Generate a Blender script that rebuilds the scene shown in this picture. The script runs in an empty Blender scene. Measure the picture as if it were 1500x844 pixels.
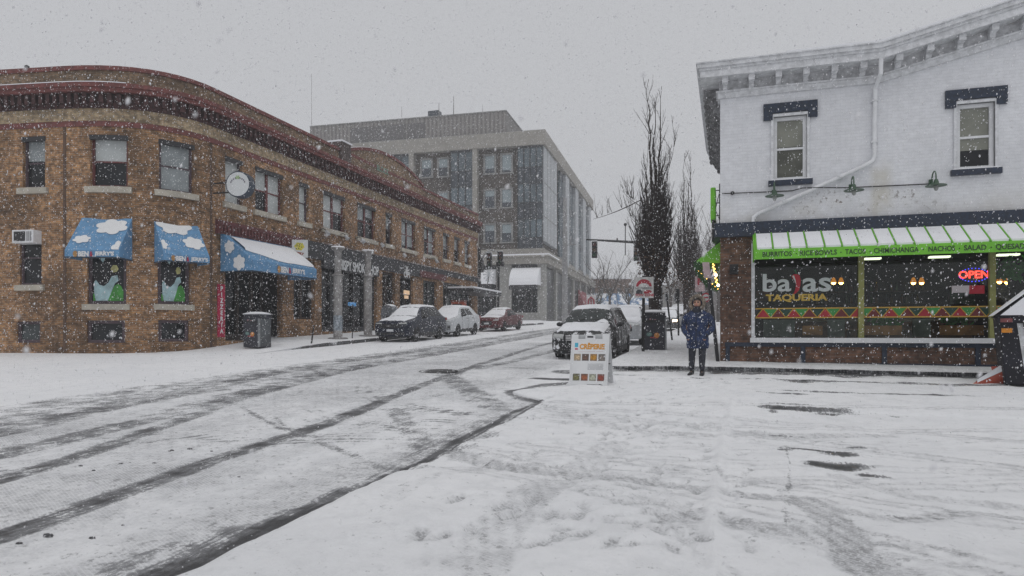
import bpy, bmesh, math, random
import numpy as np
from mathutils import Vector, Matrix
random.seed(7); RNG = np.random.default_rng(11)
R = math.radians
scene = bpy.context.scene
COL = scene.collection
TH = math.atan(.316); S_, C_ = math.sin(TH), math.cos(TH)
EYE = 1.6
# ---------------------------------------------------------------- measuring: where a sight line meets a real surface
def ray(x, y):
    u = (x-750)/1000; v = (488-y)/1000
    return u*C_-S_, u*S_+C_, v
def at_X(x, y, X):
    cx, cy, v = ray(x, y); d = X/cx
    return Vector((X, cy*d, EYE+v*d))
def at_Y(x, y, Y):
    cx, cy, v = ray(x, y); d = Y/cy
    return Vector((cx*d, Y, EYE+v*d))
def at_d(x, y, d):
    cx, cy, v = ray(x, y)
    return Vector((cx*d, cy*d, EYE+v*d))
def px_of(X, Y):
    return 750+1000*(C_*X+S_*Y)/(-S_*X+C_*Y)
def dep(X, Y):
    return -S_*X+C_*Y
def base(X, Y):
    z = .04*min(Y, 50)+.03*max(0, min(Y, 80)-50)+.004*max(0, Y-80)-.01*max(X, -40)
    return z
def ss(a, b, x):
    t = min(1, max(0, (x-a)/(b-a))); return t*t*(3-2*t)
def lift(X, Y):            # pavements
    if X < -14.9: return (.14+.03*min(3.2, -14.9-X))*ss(18.5, 24, Y)
    if X > -2.9 and Y > kerb_y(X): return .13
    return 0
def kerb_y(X): return 16.45-.30*max(0, min(1, (-X-.6)/2.3))**1.5*2
def gz(X, Y): return base(X, Y)+lift(X, Y)
# ---------------------------------------------------------------- objects
def tag(o, label=None, cat=None, group=None, kind=None):
    if label: o['label'] = label
    if cat: o['category'] = cat
    if group: o['group'] = group
    if kind: o['kind'] = kind
    return o
def thing(name, label, cat, loc=(0, 0, 0), rz=0, group=None):
    o = bpy.data.objects.new(name, None); COL.objects.link(o)
    o.location = loc; o.rotation_euler = (0, 0, rz); o.empty_display_size = .3
    return tag(o, label, cat, group)
def copy_tree(o, parent=None):
    c = o.copy(); COL.objects.link(c)
    if parent is not None: c.parent = parent
    for ch in list(o.children): copy_tree(ch, c)
    return c
class MB:
    def __init__(s): s.v = []; s.f = []; s.uv = []; s.m = []; s.mat = 0; s.T = None
    def add(s, pts, faces, uvs=None):
        n = len(s.v)
        for p in pts:
            p = Vector(p)
            if s.T is not None: p = s.T @ p
            s.v.append((p.x, p.y, p.z))
        for i, f in enumerate(faces):
            s.f.append([n+k for k in f]); s.m.append(s.mat)
            s.uv.append(uvs[i] if uvs else None)
    def quad(s, a, b, c, d, uv=None): s.add([a, b, c, d], [(0, 1, 2, 3)], [uv] if uv else None)
    def box(s, x0, x1, y0, y1, z0, z1):
        p = [(x0, y0, z0), (x1, y0, z0), (x1, y1, z0), (x0, y1, z0), (x0, y0, z1), (x1, y0, z1), (x1, y1, z1), (x0, y1, z1)]
        s.add(p, [(0, 3, 2, 1), (4, 5, 6, 7), (0, 1, 5, 4), (1, 2, 6, 5), (2, 3, 7, 6), (3, 0, 4, 7)])
    def hexa(s, p, uvs=None):
        s.add(p, [(0, 3, 2, 1), (4, 5, 6, 7), (0, 1, 5, 4), (1, 2, 6, 5), (2, 3, 7, 6), (3, 0, 4, 7)], uvs)
    def prism(s, poly, a, b):   # poly: list of 3D points; a,b offsets vectors
        n = len(poly); a = Vector(a); b = Vector(b)
        pts = [Vector(p)+a for p in poly]+[Vector(p)+b for p in poly]
        fs = [tuple(range(n-1, -1, -1)), tuple(range(n, 2*n))]+[(i, (i+1) % n, n+(i+1) % n, n+i) for i in range(n)]
        s.add(pts, fs)
    def tube(s, pts, rad, n=8, caps=True):
        pts = [Vector(p) for p in pts]
        if not hasattr(rad, '__len__'): rad = [rad]*len(pts)
        ring = []; up = None
        for i, p in enumerate(pts):
            d = (pts[min(i+1, len(pts)-1)]-pts[max(i-1, 0)]).normalized()
            if up is None:
                up = Vector((0, 0, 1)) if abs(d.z) < .9 else Vector((1, 0, 0))
            a = d.cross(up).normalized(); b = a.cross(d).normalized(); up = b
            ring += [p+(a*math.cos(t)+b*math.sin(t))*rad[i] for t in (2*math.pi*k/n for k in range(n))]
        fs = []
        for i in range(len(pts)-1):
            for k in range(n):
                fs.append((i*n+k, i*n+(k+1) % n, (i+1)*n+(k+1) % n, (i+1)*n+k))
        if caps: fs += [tuple(range(n-1, -1, -1)), tuple((len(pts)-1)*n+k for k in range(n))]
        s.add(ring, fs)
    def lathe(s, prof, c=(0, 0, 0), axis='z', n=20):
        pts = []
        for r, h in prof:
            for k in range(n):
                t = 2*math.pi*k/n; a, b = r*math.cos(t), r*math.sin(t)
                q = {'z': (a, b, h), 'x': (h, a, b), 'y': (b, h, a)}[axis]
                pts.append((c[0]+q[0], c[1]+q[1], c[2]+q[2]))
        fs = []
        for i in range(len(prof)-1):
            for k in range(n): fs.append((i*n+k, i*n+(k+1) % n, (i+1)*n+(k+1) % n, (i+1)*n+k))
        fs += [tuple(range(n-1, -1, -1)), tuple((len(prof)-1)*n+k for k in range(n))]
        s.add(pts, fs)
    def ball(s, c, r, sc=(1, 1, 1), n=12, m=8):
        prof = [(math.sin(math.pi*i/m)*1, -math.cos(math.pi*i/m)) for i in range(m+1)]
        prof = [(max(a, .02), b) for a, b in prof]
        T = s.T; M = Matrix.Translation(c) @ Matrix.Diagonal((r*sc[0], r*sc[1], r*sc[2], 1))
        s.T = M if T is None else T @ M
        s.lathe(prof, n=n); s.T = T
    def build(s, name, mats, parent=None, smooth=False, fix=True):
        me = bpy.data.meshes.new(name)
        me.from_pydata(s.v, [], s.f)
        if not isinstance(mats, (list, tuple)): mats = [mats]
        for m in mats: me.materials.append(m)
        if any(s.m): me.polygons.foreach_set('material_index', s.m)
        if any(u is not None for u in s.uv):
            L = me.uv_layers.new(name='UVMap'); k = 0; d = []
            for f, u in zip(s.f, s.uv):
                for j in range(len(f)): d += list(u[j]) if u is not None else [0, 0]
            L.data.foreach_set('uv', d)
        if fix:
            b = bmesh.new(); b.from_mesh(me); bmesh.ops.recalc_face_normals(b, faces=b.faces); b.to_mesh(me); b.free()
        if smooth:
            me.polygons.foreach_set('use_smooth', [True]*len(me.polygons))
            try: me.set_sharp_from_angle(angle=R(35))
            except Exception: pass
        me.update()
        o = bpy.data.objects.new(name, me); COL.objects.link(o)
        if parent is not None: o.parent = parent
        return o
def bevel(o, w=.01, seg=2):
    m = o.modifiers.new('bevel', 'BEVEL'); m.width = w; m.segments = seg; m.limit_method = 'ANGLE'; m.angle_limit = R(40)
    return o
# ---------------------------------------------------------------- materials
def srgb(*c): return tuple(((x/255+.055)/1.055)**2.4 if x > 10 else x/255/12.92 for x in c)
MATS = {}
class N:
    def __init__(s, name):
        s.m = bpy.data.materials.new(name); s.m.use_nodes = True; s.t = s.m.node_tree
        s.b = s.t.nodes['Principled BSDF']
    def n(s, typ, **k):
        nd = s.t.nodes.new('ShaderNode'+typ)
        for a, b in k.items():
            if a in nd.inputs.keys() if isinstance(a, str) and a[0].isupper() else False: nd.inputs[a].default_value = b
            else: setattr(nd, a, b)
        return nd
    def l(s, a, b): s.t.links.new(a, b)
    def noise(s, vec, scale, detail=4, rough=.55):
        nd = s.n('TexNoise'); nd.inputs['Scale'].default_value = scale; nd.inputs['Detail'].default_value = detail
        nd.inputs['Roughness'].default_value = rough
        if vec is not None: s.l(vec, nd.inputs['Vector'])
        return nd.outputs['Fac']
    def mr(s, val, a, b, c=0, d=1, smooth=True):
        nd = s.n('MapRange')
        if smooth: nd.interpolation_type = 'SMOOTHSTEP'
        s.l(val, nd.inputs[0])
        for i, x in enumerate((a, b, c, d)): nd.inputs[i+1].default_value = x
        return nd.outputs[0]
    def math(s, op, a, b=None, c=None):
        nd = s.n('Math'); nd.operation = op
        for i, x in enumerate((a, b, c)):
            if x is None: continue
            if isinstance(x, (int, float)): nd.inputs[i].default_value = x
            else: s.l(x, nd.inputs[i])
        return nd.outputs[0]
    def mix(s, f, a, b):
        nd = s.n('Mix'); nd.data_type = 'RGBA'
        for i, x in ((0, f), (6, a), (7, b)):
            if isinstance(x, (int, float)): nd.inputs[i].default_value = x
            elif isinstance(x, tuple): nd.inputs[i].default_value = tuple(x)+(1,)*(4-len(x))
            else: s.l(x, nd.inputs[i])
        return nd.outputs[2]
    def coord(s, w='Object'):
        return s.n('TexCoord').outputs[w]
    def geo(s): return s.n('NewGeometry').outputs
    def bump(s, h, strength=.3, dist=.01):
        nd = s.n('Bump'); nd.inputs['Strength'].default_value = strength; nd.inputs['Distance'].default_value = dist
        s.l(h, nd.inputs['Height']); s.l(nd.outputs[0], s.b.inputs['Normal'])
    def col(s, c):
        if isinstance(c, tuple): s.b.inputs['Base Color'].default_value = tuple(c[:3])+(1,)
        else: s.l(c, s.b.inputs['Base Color'])
    def rough(s, r):
        if isinstance(r, (int, float)): s.b.inputs['Roughness'].default_value = r
        else: s.l(r, s.b.inputs['Roughness'])
SNOWC = (.80, .81, .84)
def mat(name, c, rough=.6, metal=0, var=.25, scale=3, snow=0, snow_scale=9, dirt=0, emit=0, coat=0, bump=0, up=0, spec=None):
    """plain surface with worn, uneven colour; snow = share of it that has snow stuck to it; up = snow lying on faces that look up"""
    key = name
    if key in MATS: return MATS[key]
    k = N(name); pos = k.geo()['Position']
    n1 = k.noise(pos, scale, 5, .6)
    f = k.mr(n1, .3, .7)
    a = tuple(x*(1-var) for x in c[:3]); b = tuple(min(1, x*(1+var)) for x in c[:3])
    colr = k.mix(f, a, b); r = rough
    if snow or up:
        n2 = k.noise(pos, snow_scale, 6, .75)
        th = .5+.22*(.5-snow)*1.6
        mk = k.mr(n2, th, th+.035)
        if up:
            z = k.n('SeparateXYZ'); k.l(k.geo()['Normal'], z.inputs[0])
            mk2 = k.mr(k.math('ADD', z.outputs[2], k.math('MULTIPLY', k.math('SUBTRACT', n2, .5), .7)), .55, .75)
            mk = k.math('MAXIMUM', mk, mk2) if snow else mk2
        colr = k.mix(mk, colr, SNOWC)
        nd = k.math('MULTIPLY', mk, .8-rough) ; r = k.math('ADD', nd, rough)
        mm = k.math('MULTIPLY', k.math('SUBTRACT', 1.0, mk), metal); k.l(mm, k.b.inputs['Metallic'])
    else: k.b.inputs['Metallic'].default_value = metal
    k.col(colr); k.rough(r)
    if spec is not None: k.b.inputs['Specular IOR Level'].default_value = spec
    if coat: k.b.inputs['Coat Weight'].default_value = coat; k.b.inputs['Coat Roughness'].default_value = .12
    if emit:
        k.b.inputs['Emission Color'].default_value = tuple(c[:3])+(1,); k.b.inputs['Emission Strength'].default_value = emit
    if bump: k.bump(k.noise(pos, scale*8, 4), bump, .01)
    MATS[key] = k.m; return k.m
def brick(name, c1, c2, mortar, w=.22, h=.075, var=.35, painted=False, soot=0):
    if name in MATS: return MATS[name]
    k = N(name); uv = k.coord('UV'); pos = k.geo()['Position']
    bt = k.n('TexBrick'); k.l(uv, bt.inputs['Vector'])
    bt.inputs['Scale'].default_value = 1; bt.inputs['Brick Width'].default_value = w; bt.inputs['Row Height'].default_value = h
    bt.inputs['Mortar Size'].default_value = .008 if not painted else .006; bt.inputs['Mortar Smooth'].default_value = .3
    bt.inputs['Bias'].default_value = 0
    bt.inputs['Color1'].default_value = c1+(1,); bt.inputs['Color2'].default_value = c2+(1,); bt.inputs['Mortar'].default_value = mortar+(1,)
    n1 = k.noise(pos, .6, 6, .65); n2 = k.noise(uv, 7, 3, .6)
    n3 = k.noise(pos, 3.5, 5, .7); lo, hi = (.95, 1.03) if painted else (.62, 1.35)
    g = k.math('MULTIPLY', k.mr(n1, .35, .65, 1-var, 1+var*.4), k.mr(n2, .35, .65, lo, hi))
    g = k.math('MULTIPLY', g, k.mr(n3, .35, .65, 1-var*.5, 1+var*.4))
    cc = k.n('VectorMath'); cc.operation = 'SCALE'; k.l(bt.outputs['Color'], cc.inputs[0]); k.l(g, cc.inputs['Scale'])
    colr = cc.outputs[0]
    if soot:
        st = k.mr(k.noise(pos, 1.7, 7, .8), .62, .74)
        colr = k.mix(k.math('MULTIPLY', st, soot), colr, (.16, .13, .1))
    k.col(colr); k.rough(.85)
    k.bump(k.math('SUBTRACT', 1.0, bt.outputs['Fac']), .5 if not painted else .35, .012)
    MATS[name] = k.m; return k.m
def emis(name, c, s):
    if name in MATS: return MATS[name]
    k = N(name); k.col(tuple(x*.3 for x in c)); k.b.inputs['Emission Color'].default_value = tuple(c)+(1,)
    k.b.inputs['Emission Strength'].default_value = s
    MATS[name] = k.m; return k.m
def glass(name, tint=(.75, .8, .8), refl=1.0):
    if name in MATS: return MATS[name]
    k = N(name); t = k.n('BsdfTransparent'); t.inputs[0].default_value = tint+(1,)
    g = k.n('BsdfGlossy'); g.inputs['Roughness'].default_value = .03; g.inputs[0].default_value = (refl, refl, refl, 1)
    fr = k.n('Fresnel'); fr.inputs[0].default_value = 1.5
    mx = k.n('MixShader'); k.l(fr.outputs[0], mx.inputs[0]); k.l(t.outputs[0], mx.inputs[1]); k.l(g.outputs[0], mx.inputs[2])
    out = k.t.nodes['Material Output']; k.l(mx.outputs[0], out.inputs['Surface'])
    MATS[name] = k.m; return k.m
def text(name, s, size, m, org, right, up, parent=None, align='CENTER', extrude=.004, bold=0.0, xs=1.0, ls=1.0):
    """lettering as a thin solid lying in the plane right/up"""
    cu = bpy.data.curves.new(name, 'FONT'); cu.body = s; cu.size = size; cu.align_x = align; cu.align_y = 'CENTER'
    cu.extrude = extrude; cu.offset = bold; cu.space_character = ls; cu.resolution_u = 3
    tmp = bpy.data.objects.new('tmp', cu); COL.objects.link(tmp)
    dg = bpy.context.evaluated_depsgraph_get(); dg.update()
    me = bpy.data.meshes.new_from_object(tmp.evaluated_get(dg)); bpy.data.objects.remove(tmp); bpy.data.curves.remove(cu)
    me.name = name
    right = Vector(right).normalized(); up = Vector(up).normalized(); nn = right.cross(up)
    M = Matrix((right*xs, up, nn)).transposed().to_4x4(); M.translation = Vector(org)
    if parent is not None: M = parent_inv(parent) @ M
    me.transform(M); me.materials.clear(); me.materials.append(m)
    o = bpy.data.objects.new(name, me); COL.objects.link(o)
    if parent is not None: o.parent = parent
    return o
def fit(name, s, m, org, right, up, w, h, parent=None, bold=.0, extrude=.002):
    """lettering scaled to a given width and cap height, centred on org"""
    o = text(name, s, 1.0, m, (0, 0, 0), (1, 0, 0), (0, 1, 0), None, bold=bold, extrude=extrude); me = o.data
    co = np.empty(len(me.vertices)*3, np.float32); me.vertices.foreach_get('co', co); co = co.reshape(-1, 3)
    mn, mx_ = co.min(0), co.max(0); c = (mn+mx_)/2
    me.transform(Matrix.Diagonal((w/(mx_[0]-mn[0]), h/(mx_[1]-mn[1]), 1, 1)) @ Matrix.Translation((-c[0], -c[1], 0)))
    r_ = Vector(right).normalized(); u_ = Vector(up).normalized(); M = Matrix((r_, u_, r_.cross(u_))).transposed().to_4x4(); M.translation = Vector(org)
    if parent is not None: M = parent_inv(parent) @ M; o.parent = parent
    me.transform(M); return o
def parent_inv(p):
    M = Matrix.Identity(4); q = p
    while q is not None:
        L = Matrix.Translation(q.location) @ q.rotation_euler.to_matrix().to_4x4()
        M = L @ M; q = q.parent
    return M.inverted()
# ---------------------------------------------------------------- facades: a path on the ground, s along it, z up, o outwards
class Facade:
    def __init__(s, pts, dense=None):
        s.p = [Vector((a, b)) for a, b in pts]; s.L = [0]
        for a, b in zip(s.p, s.p[1:]): s.L.append(s.L[-1]+(b-a).length)
    def pos(s, t):
        t = max(0, min(s.L[-1]-1e-6, t))
        for i in range(len(s.p)-1):
            if t <= s.L[i+1]: break
        f = (t-s.L[i])/(s.L[i+1]-s.L[i]); return s.p[i].lerp(s.p[i+1], f), i
    def nrm(s, t, corner=True):
        _, i = s.pos(t)
        d = (s.p[i+1]-s.p[i]).normalized()
        for j in range(1, len(s.p)-1):
            if corner and abs(t-s.L[j]) < 1e-4:
                a = (s.p[j]-s.p[j-1]).normalized(); b = (s.p[j+1]-s.p[j]).normalized()
                m = (a+b).normalized(); k = 1/max(.5, m.dot(a)); return Vector((m.y, -m.x))*k
        return Vector((d.y, -d.x))
    def P(s, t, z, o=0):
        p, _ = s.pos(t); n = s.nrm(t); return Vector((p.x+n.x*o, p.y+n.y*o, z))
    def s_px(s, x, lo=None, hi=None):
        lo = s.lo if lo is None else lo; hi = s.L[-1] if hi is None else hi
        for _ in range(50):
            m = (lo+hi)/2; p, _i = s.pos(m)
            if px_of(p.x, p.y) < x: lo = m
            else: hi = m
        return (lo+hi)/2
    def z_px(s, t, y):
        p, _ = s.pos(t); return EYE+(488-y)/1000*dep(p.x, p.y)
    def brk(s, a, b): return [a]+[x for x in s.L if a+1e-3 < x < b-1e-3]+[b]
    def box(s, mb, a, b, z0, z1, o0, o1, zf=None):
        for t0, t1 in zip(s.brk(a, b), s.brk(a, b)[1:]):
            za, zb = (z0, z0), (z1, z1)
            if zf: za, zb = (zf(t0)[0], zf(t1)[0]), (zf(t0)[1], zf(t1)[1])
            p = [s.P(t0, za[0], o1), s.P(t1, za[1], o1), s.P(t1, za[1], o0), s.P(t0, za[0], o0),
                 s.P(t0, zb[0], o1), s.P(t1, zb[1], o1), s.P(t1, zb[1], o0), s.P(t0, zb[0], o0)]
            U = [[(t0, o1), (t0, o0), (t1, o0), (t1, o1)], [(t0, o1), (t1, o1), (t1, o0), (t0, o0)],
                 [(t0, za[0]), (t1, za[1]), (t1, zb[1]), (t0, zb[0])], [(o1, za[1]), (o0, za[1]), (o0, zb[1]), (o1, zb[1])],
                 [(t1, za[1]), (t0, za[0]), (t0, zb[0]), (t1, zb[1])], [(o0, za[0]), (o1, za[0]), (o1, zb[0]), (o0, zb[0])]]
            mb.hexa(p, U)
    def wall(s, mb, a, b, z0, z1, holes, rev=.16, o=0):
        ts = sorted(set([round(x, 4) for x in s.brk(a, b)]+[round(h[i], 4) for h in holes for i in (0, 1) if a < h[i] < b]))
        zs = sorted(set([z0, z1]+[round(h[i], 4) for h in holes for i in (2, 3) if z0 < h[i] < z1]))
        for t0, t1 in zip(ts, ts[1:]):
            tm = (t0+t1)/2
            for c0, c1 in zip(zs, zs[1:]):
                cm = (c0+c1)/2
                if any(h[0] < tm < h[1] and h[2] < cm < h[3] for h in holes): continue
                mb.quad(s.P(t0, c0, o), s.P(t1, c0, o), s.P(t1, c1, o), s.P(t0, c1, o), [(t0, c0), (t1, c0), (t1, c1), (t0, c1)])
        for h in holes:
            t0, t1, c0, c1 = h[:4]
            for t in (t0, t1):
                mb.quad(s.P(t, c0, o), s.P(t, c0, o-rev), s.P(t, c1, o-rev), s.P(t, c1, o), [(0, c0), (rev, c0), (rev, c1), (0, c1)])
            for c in (c0, c1):
                for u0, u1 in zip(s.brk(t0, t1), s.brk(t0, t1)[1:]):
                    mb.quad(s.P(u0, c, o), s.P(u1, c, o), s.P(u1, c, o-rev), s.P(u0, c, o-rev), [(u0, 0), (u1, 0), (u1, rev), (u0, rev)])
def sash_window(F, t0, t1, z0, z1, par, fm, pm, bm=None, blind=.5, rev=.14, fw=.06, double=False, label=None, rail=True, name='window'):
    """part: window frame mesh; sub-parts: pane, blind"""
    mb = MB()
    F.box(mb, t0, t1, z1-fw, z1, -rev-.05, -rev+.045); F.box(mb, t0, t1, z0, z0+fw, -rev-.05, -rev+.045)
    F.box(mb, t0, t0+fw, z0+fw, z1-fw, -rev-.05, -rev+.045); F.box(mb, t1-fw, t1, z0+fw, z1-fw, -rev-.05, -rev+.045)
    if double:
        tm = (t0+t1)/2; F.box(mb, tm-fw*.8, tm+fw*.8, z0+fw, z1-fw, -rev-.05, -rev+.05)
    zm = (z0+z1)/2
    spans = [(t0+fw, t1-fw)] if not double else [(t0+fw, (t0+t1)/2-fw*.8), ((t0+t1)/2+fw*.8, t1-fw)]
    if rail:
        for a, b in spans: F.box(mb, a, b, zm-.025, zm+.025, -rev-.05, -rev+.025)
    w = mb.build(name, fm, par)
    if label: w['label'] = label
    for i, (a, b) in enumerate(spans):
        g = MB(); F.box(g, a-.01, b+.01, z0+fw-.01, z1-fw+.01, -rev-.04, -rev-.02); g.build('pane', pm, w)
        bl = blind[i] if isinstance(blind, (list, tuple)) else blind
        if bm and bl > 0:
            g = MB(); F.box(g, a+.005, b-.005, z1-fw-(z1-z0-2*fw)*bl, z1-fw-.005, -rev-.019, -rev-.012); g.build('blind', bm, w)
    return w
NFLAKES = 140000; HAZE = .0017; SKYC = (5.25, 5.33, 5.56); SKYS = .10; EXPO = 0
# ================================================================ GROUND
def npbase(X, Y):
    return .04*np.minimum(Y, 50)+.03*np.clip(Y-50, 0, 30)+.004*np.maximum(0, Y-80)-.01*np.maximum(X, -40)
def nss(a, b, x):
    t = np.clip((x-a)/(b-a), 0, 1); return t*t*(3-2*t)
def vnoise(X, Y, sc, seed=0):
    x = X*sc+seed*17.3; y = Y*sc+seed*9.1
    xi = np.floor(x).astype(int); yi = np.floor(y).astype(int); fx = x-xi; fy = y-yi
    def h(a, b):
        v = np.sin(a*127.1+b*311.7+seed*74.7)*43758.5453; return v-np.floor(v)
    fx = fx*fx*(3-2*fx); fy = fy*fy*(3-2*fy)
    return (h(xi, yi)*(1-fx)+h(xi+1, yi)*fx)*(1-fy)+(h(xi, yi+1)*(1-fx)+h(xi+1, yi+1)*fx)*fy
def fbm(X, Y, sc, n=4, seed=0):
    r = 0; a = .5; t = 0
    for i in range(n): r = r+a*vnoise(X, Y, sc*2**i, seed+i*3); t += a; a *= .55
    return r/t
def dist(X, Y, pts):
    D = np.full(X.shape, 1e9)
    for (x0, y0), (x1, y1) in zip(pts, pts[1:]):
        dx, dy = x1-x0, y1-y0; t = np.clip(((X-x0)*dx+(Y-y0)*dy)/(dx*dx+dy*dy+1e-9), 0, 1)
        D = np.minimum(D, np.hypot(X-x0-t*dx, Y-y0-t*dy))
    return D
def smooth_path(pts, n=6):
    P = [np.array(p, float) for p in pts]; P = [2*P[0]-P[1]]+P+[2*P[-1]-P[-2]]; out = []
    for i in range(1, len(P)-2):
        for k in range(n):
            t = k/n; a, b, c, d = P[i-1], P[i], P[i+1], P[i+2]
            out.append(.5*((2*b)+(-a+c)*t+(2*a-5*b+4*c-d)*t*t+(-a+3*b-3*c+d)*t**3))
    out.append(P[-2]); return [tuple(o) for o in out]
def pxpath(*px):      # a mark seen in the photo, laid on the sloping ground
    o = []
    for x, y in px:
        cx, cy, v = ray(x, y); d = EYE/(-v+.04*cy-.01*cx); o.append((cx*d, cy*d))
    return smooth_path(o)
def snow_material():
    k = N('snow_ground'); pos = k.geo()['Position']
    def attr(n):
        a = k.n('Attribute'); a.attribute_name = n; return a.outputs['Fac']
    bare, dirt = attr('bare'), attr('dirt')
    mp = k.n('Mapping'); k.l(pos, mp.inputs[0]); mp.inputs['Scale'].default_value = (14.0, .7, 1)
    streak = k.noise(mp.outputs[0], 2.2, 7, .75); fine = k.noise(pos, 30, 6, .8); mid = k.noise(pos, 3.2, 6, .65); big = k.noise(pos, .45, 5, .6)
    S = lambda x: k.mr(x, .3, .7, -1, 1, False)
    n = k.math('ADD', k.math('MULTIPLY', S(streak), .28), k.math('ADD', k.math('MULTIPLY', S(fine), .52), k.math('MULTIPLY', S(mid), .34)))
    b = k.math('ADD', bare, k.math('MULTIPLY', n, k.mr(bare, .02, .5, .10, .95)))
    slush = k.mr(b, .20, .42); dark = k.mr(b, .50, .85)
    chop = k.noise(pos, 7, 6, .8)
    d = k.math('ADD', dirt, k.math('MULTIPLY', k.math('ADD', n, k.math('MULTIPLY', S(chop), .6)), k.mr(dirt, 0, .6, .06, .32)))
    dd = k.mr(d, .16, 1.0)
    sn = k.mix(k.mr(big, .3, .7), (.85, .86, .88), (.91, .915, .93))
    sn = k.mix(k.mr(mid, .46, .68, 0, .5), sn, (.74, .75, .77))
    sn = k.mix(k.mr(chop, .48, .68, 0, .4), sn, (.73, .74, .76))
    tb = k.n('TexBrick'); tb.inputs['Scale'].default_value = 1; tb.inputs['Brick Width'].default_value = .07; tb.inputs['Row Height'].default_value = .028; tb.inputs['Mortar Size'].default_value = .006; tb.inputs['Mortar Smooth'].default_value = .6
    mt2 = k.n('Mapping'); k.l(pos, mt2.inputs[0]); mt2.inputs['Rotation'].default_value = (0, 0, .5); k.l(mt2.outputs[0], tb.inputs['Vector'])
    tread = k.math('MULTIPLY', tb.outputs['Fac'], k.mr(dirt, .3, .6))
    sn = k.mix(k.math('MULTIPLY', dd, k.math('SUBTRACT', .85, k.math('MULTIPLY', tread, .45))), sn, (.37, .375, .39))
    speck = k.mr(k.math('ADD', k.noise(pos, 13, 5, .8), k.math('MULTIPLY', dirt, .14)), .63, .69); sn = k.mix(k.math('MULTIPLY', speck, .6), sn, (.25, .25, .26))
    sl = k.mix(k.mr(fine, .35, .65), (.12, .122, .128), (.36, .365, .38))
    c = k.mix(slush, sn, sl); c = k.mix(dark, c, k.mix(k.mr(fine, .4, .7), (.035, .036, .039), (.08, .081, .085)))
    k.col(c); k.rough(k.mr(dark, 0, 1, .75, .38))
    h = k.math('SUBTRACT', k.math('MULTIPLY', n, .5), k.math('MULTIPLY', slush, .5))
    h = k.math('ADD', h, k.math('ADD', k.math('MULTIPLY', mid, .9), k.math('MULTIPLY', chop, .6)))
    k.bump(h, .6, .032)
    k.b.inputs['Subsurface Weight'].default_value = 0
    return k.m
SNOW = snow_material()
def sheet(name, xs, ys, zf, bf=None, df=None, warp=None, skirt=None, m=None):
    X, Y = np.meshgrid(np.array(xs, float), np.array(ys, float))
    if warp is not None: X = warp(X, Y)
    Z = zf(X, Y); ny, nx = X.shape
    co = np.stack([X, Y, Z], -1).reshape(-1, 3)
    i = np.arange(ny*nx).reshape(ny, nx)
    q = np.stack([i[:-1, :-1], i[:-1, 1:], i[1:, 1:], i[1:, :-1]], -1).reshape(-1, 4)
    bare = (bf(X, Y) if bf else np.zeros(X.shape)).reshape(-1); dirt = (df(X, Y) if df else np.zeros(X.shape)).reshape(-1)
    if skirt:   # drop the rim so that the sheet has a solid edge
        rims = {'l': i[:, 0], 'r': i[:, -1], 'b': i[0, :], 't': i[-1, :]}
        for s in skirt:
            r = rims[s]; n0 = len(co); low = co[r].copy(); low[:, 2] -= .3; co = np.vstack([co, low])
            bare = np.concatenate([bare, np.full(len(r), skirt[s])]); dirt = np.concatenate([dirt, np.full(len(r), .6)])
            k = np.arange(len(r)-1); q = np.vstack([q, np.stack([r[k], r[k+1], n0+k+1, n0+k], -1)])
    me = bpy.data.meshes.new(name)
    me.vertices.add(len(co)); me.vertices.foreach_set('co', co.astype(np.float32).ravel())
    me.loops.add(len(q)*4); me.loops.foreach_set('vertex_index', q.astype(np.int32).ravel())
    me.polygons.add(len(q)); me.polygons.foreach_set('loop_start', np.arange(0, len(q)*4, 4, dtype=np.int32))
    try: me.polygons.foreach_set('loop_total', np.full(len(q), 4, dtype=np.int32))
    except Exception: pass
    me.update(calc_edges=True); me.validate()
    me.polygons.foreach_set('use_smooth', [True]*len(me.polygons))
    for nm, a in (('bare', bare), ('dirt', dirt)):
        at = me.attributes.new(nm, 'FLOAT', 'POINT'); at.data.foreach_set('value', a.astype(np.float32))
    me.materials.append(m or SNOW)
    o = bpy.data.objects.new(name, me); COL.objects.link(o); o['kind'] = 'structure'
    return o
def steps(*seg):
    o = []
    for a, b, h in seg: o += list(np.arange(a, b-1e-6, h))
    return o+[seg[-1][1]]
# ---- wheel tracks on the road
T_ = [  # path, half width, strength, ragged
    (pxpath((-120, 815), (0, 787), (150, 733), (300, 679), (500, 612), (600, 571), (700, 535), (775, 511))+[(-7.3, 34), (-7.6, 60)], .17, .60, .35),
    (pxpath((-60, 715), (0, 702), (150, 656), (350, 586), (500, 545), (620, 523), (740, 501))+[(-9.3, 36), (-9.5, 60)], .20, .58, .5),
    (pxpath((-60, 680), (0, 664), (170, 626), (350, 577), (450, 552), (520, 538))+[(-9.35, 22), (-10.1, 40), (-10.3, 60)], .34, .50, .6),
    (pxpath((-60, 642), (0, 632), (130, 601), (260, 576), (400, 547), (500, 530), (620, 513))+[(-10.9, 32), (-11.4, 60)], .42, .50, .6),
]
TURN = [
    (pxpath((690, 640), (600, 690), (520, 668), (440, 640), (380, 612), (345, 590)), .06, .45, .5),
    (pxpath((640, 690), (560, 690), (490, 655), (430, 632), (400, 610)), .05, .38, .5),
    (pxpath((760, 600), (735, 598), (700, 580), (672, 563), (655, 545)), .35, .42, .4),
    (pxpath((640, 680), (620, 650), (600, 625), (575, 600)), .22, .34, .5),
    (pxpath((700, 540), (760, 527), (830, 510), (870, 503)), .25, .42, .3),
]
_r = random.Random(12); ARCS = []
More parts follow.
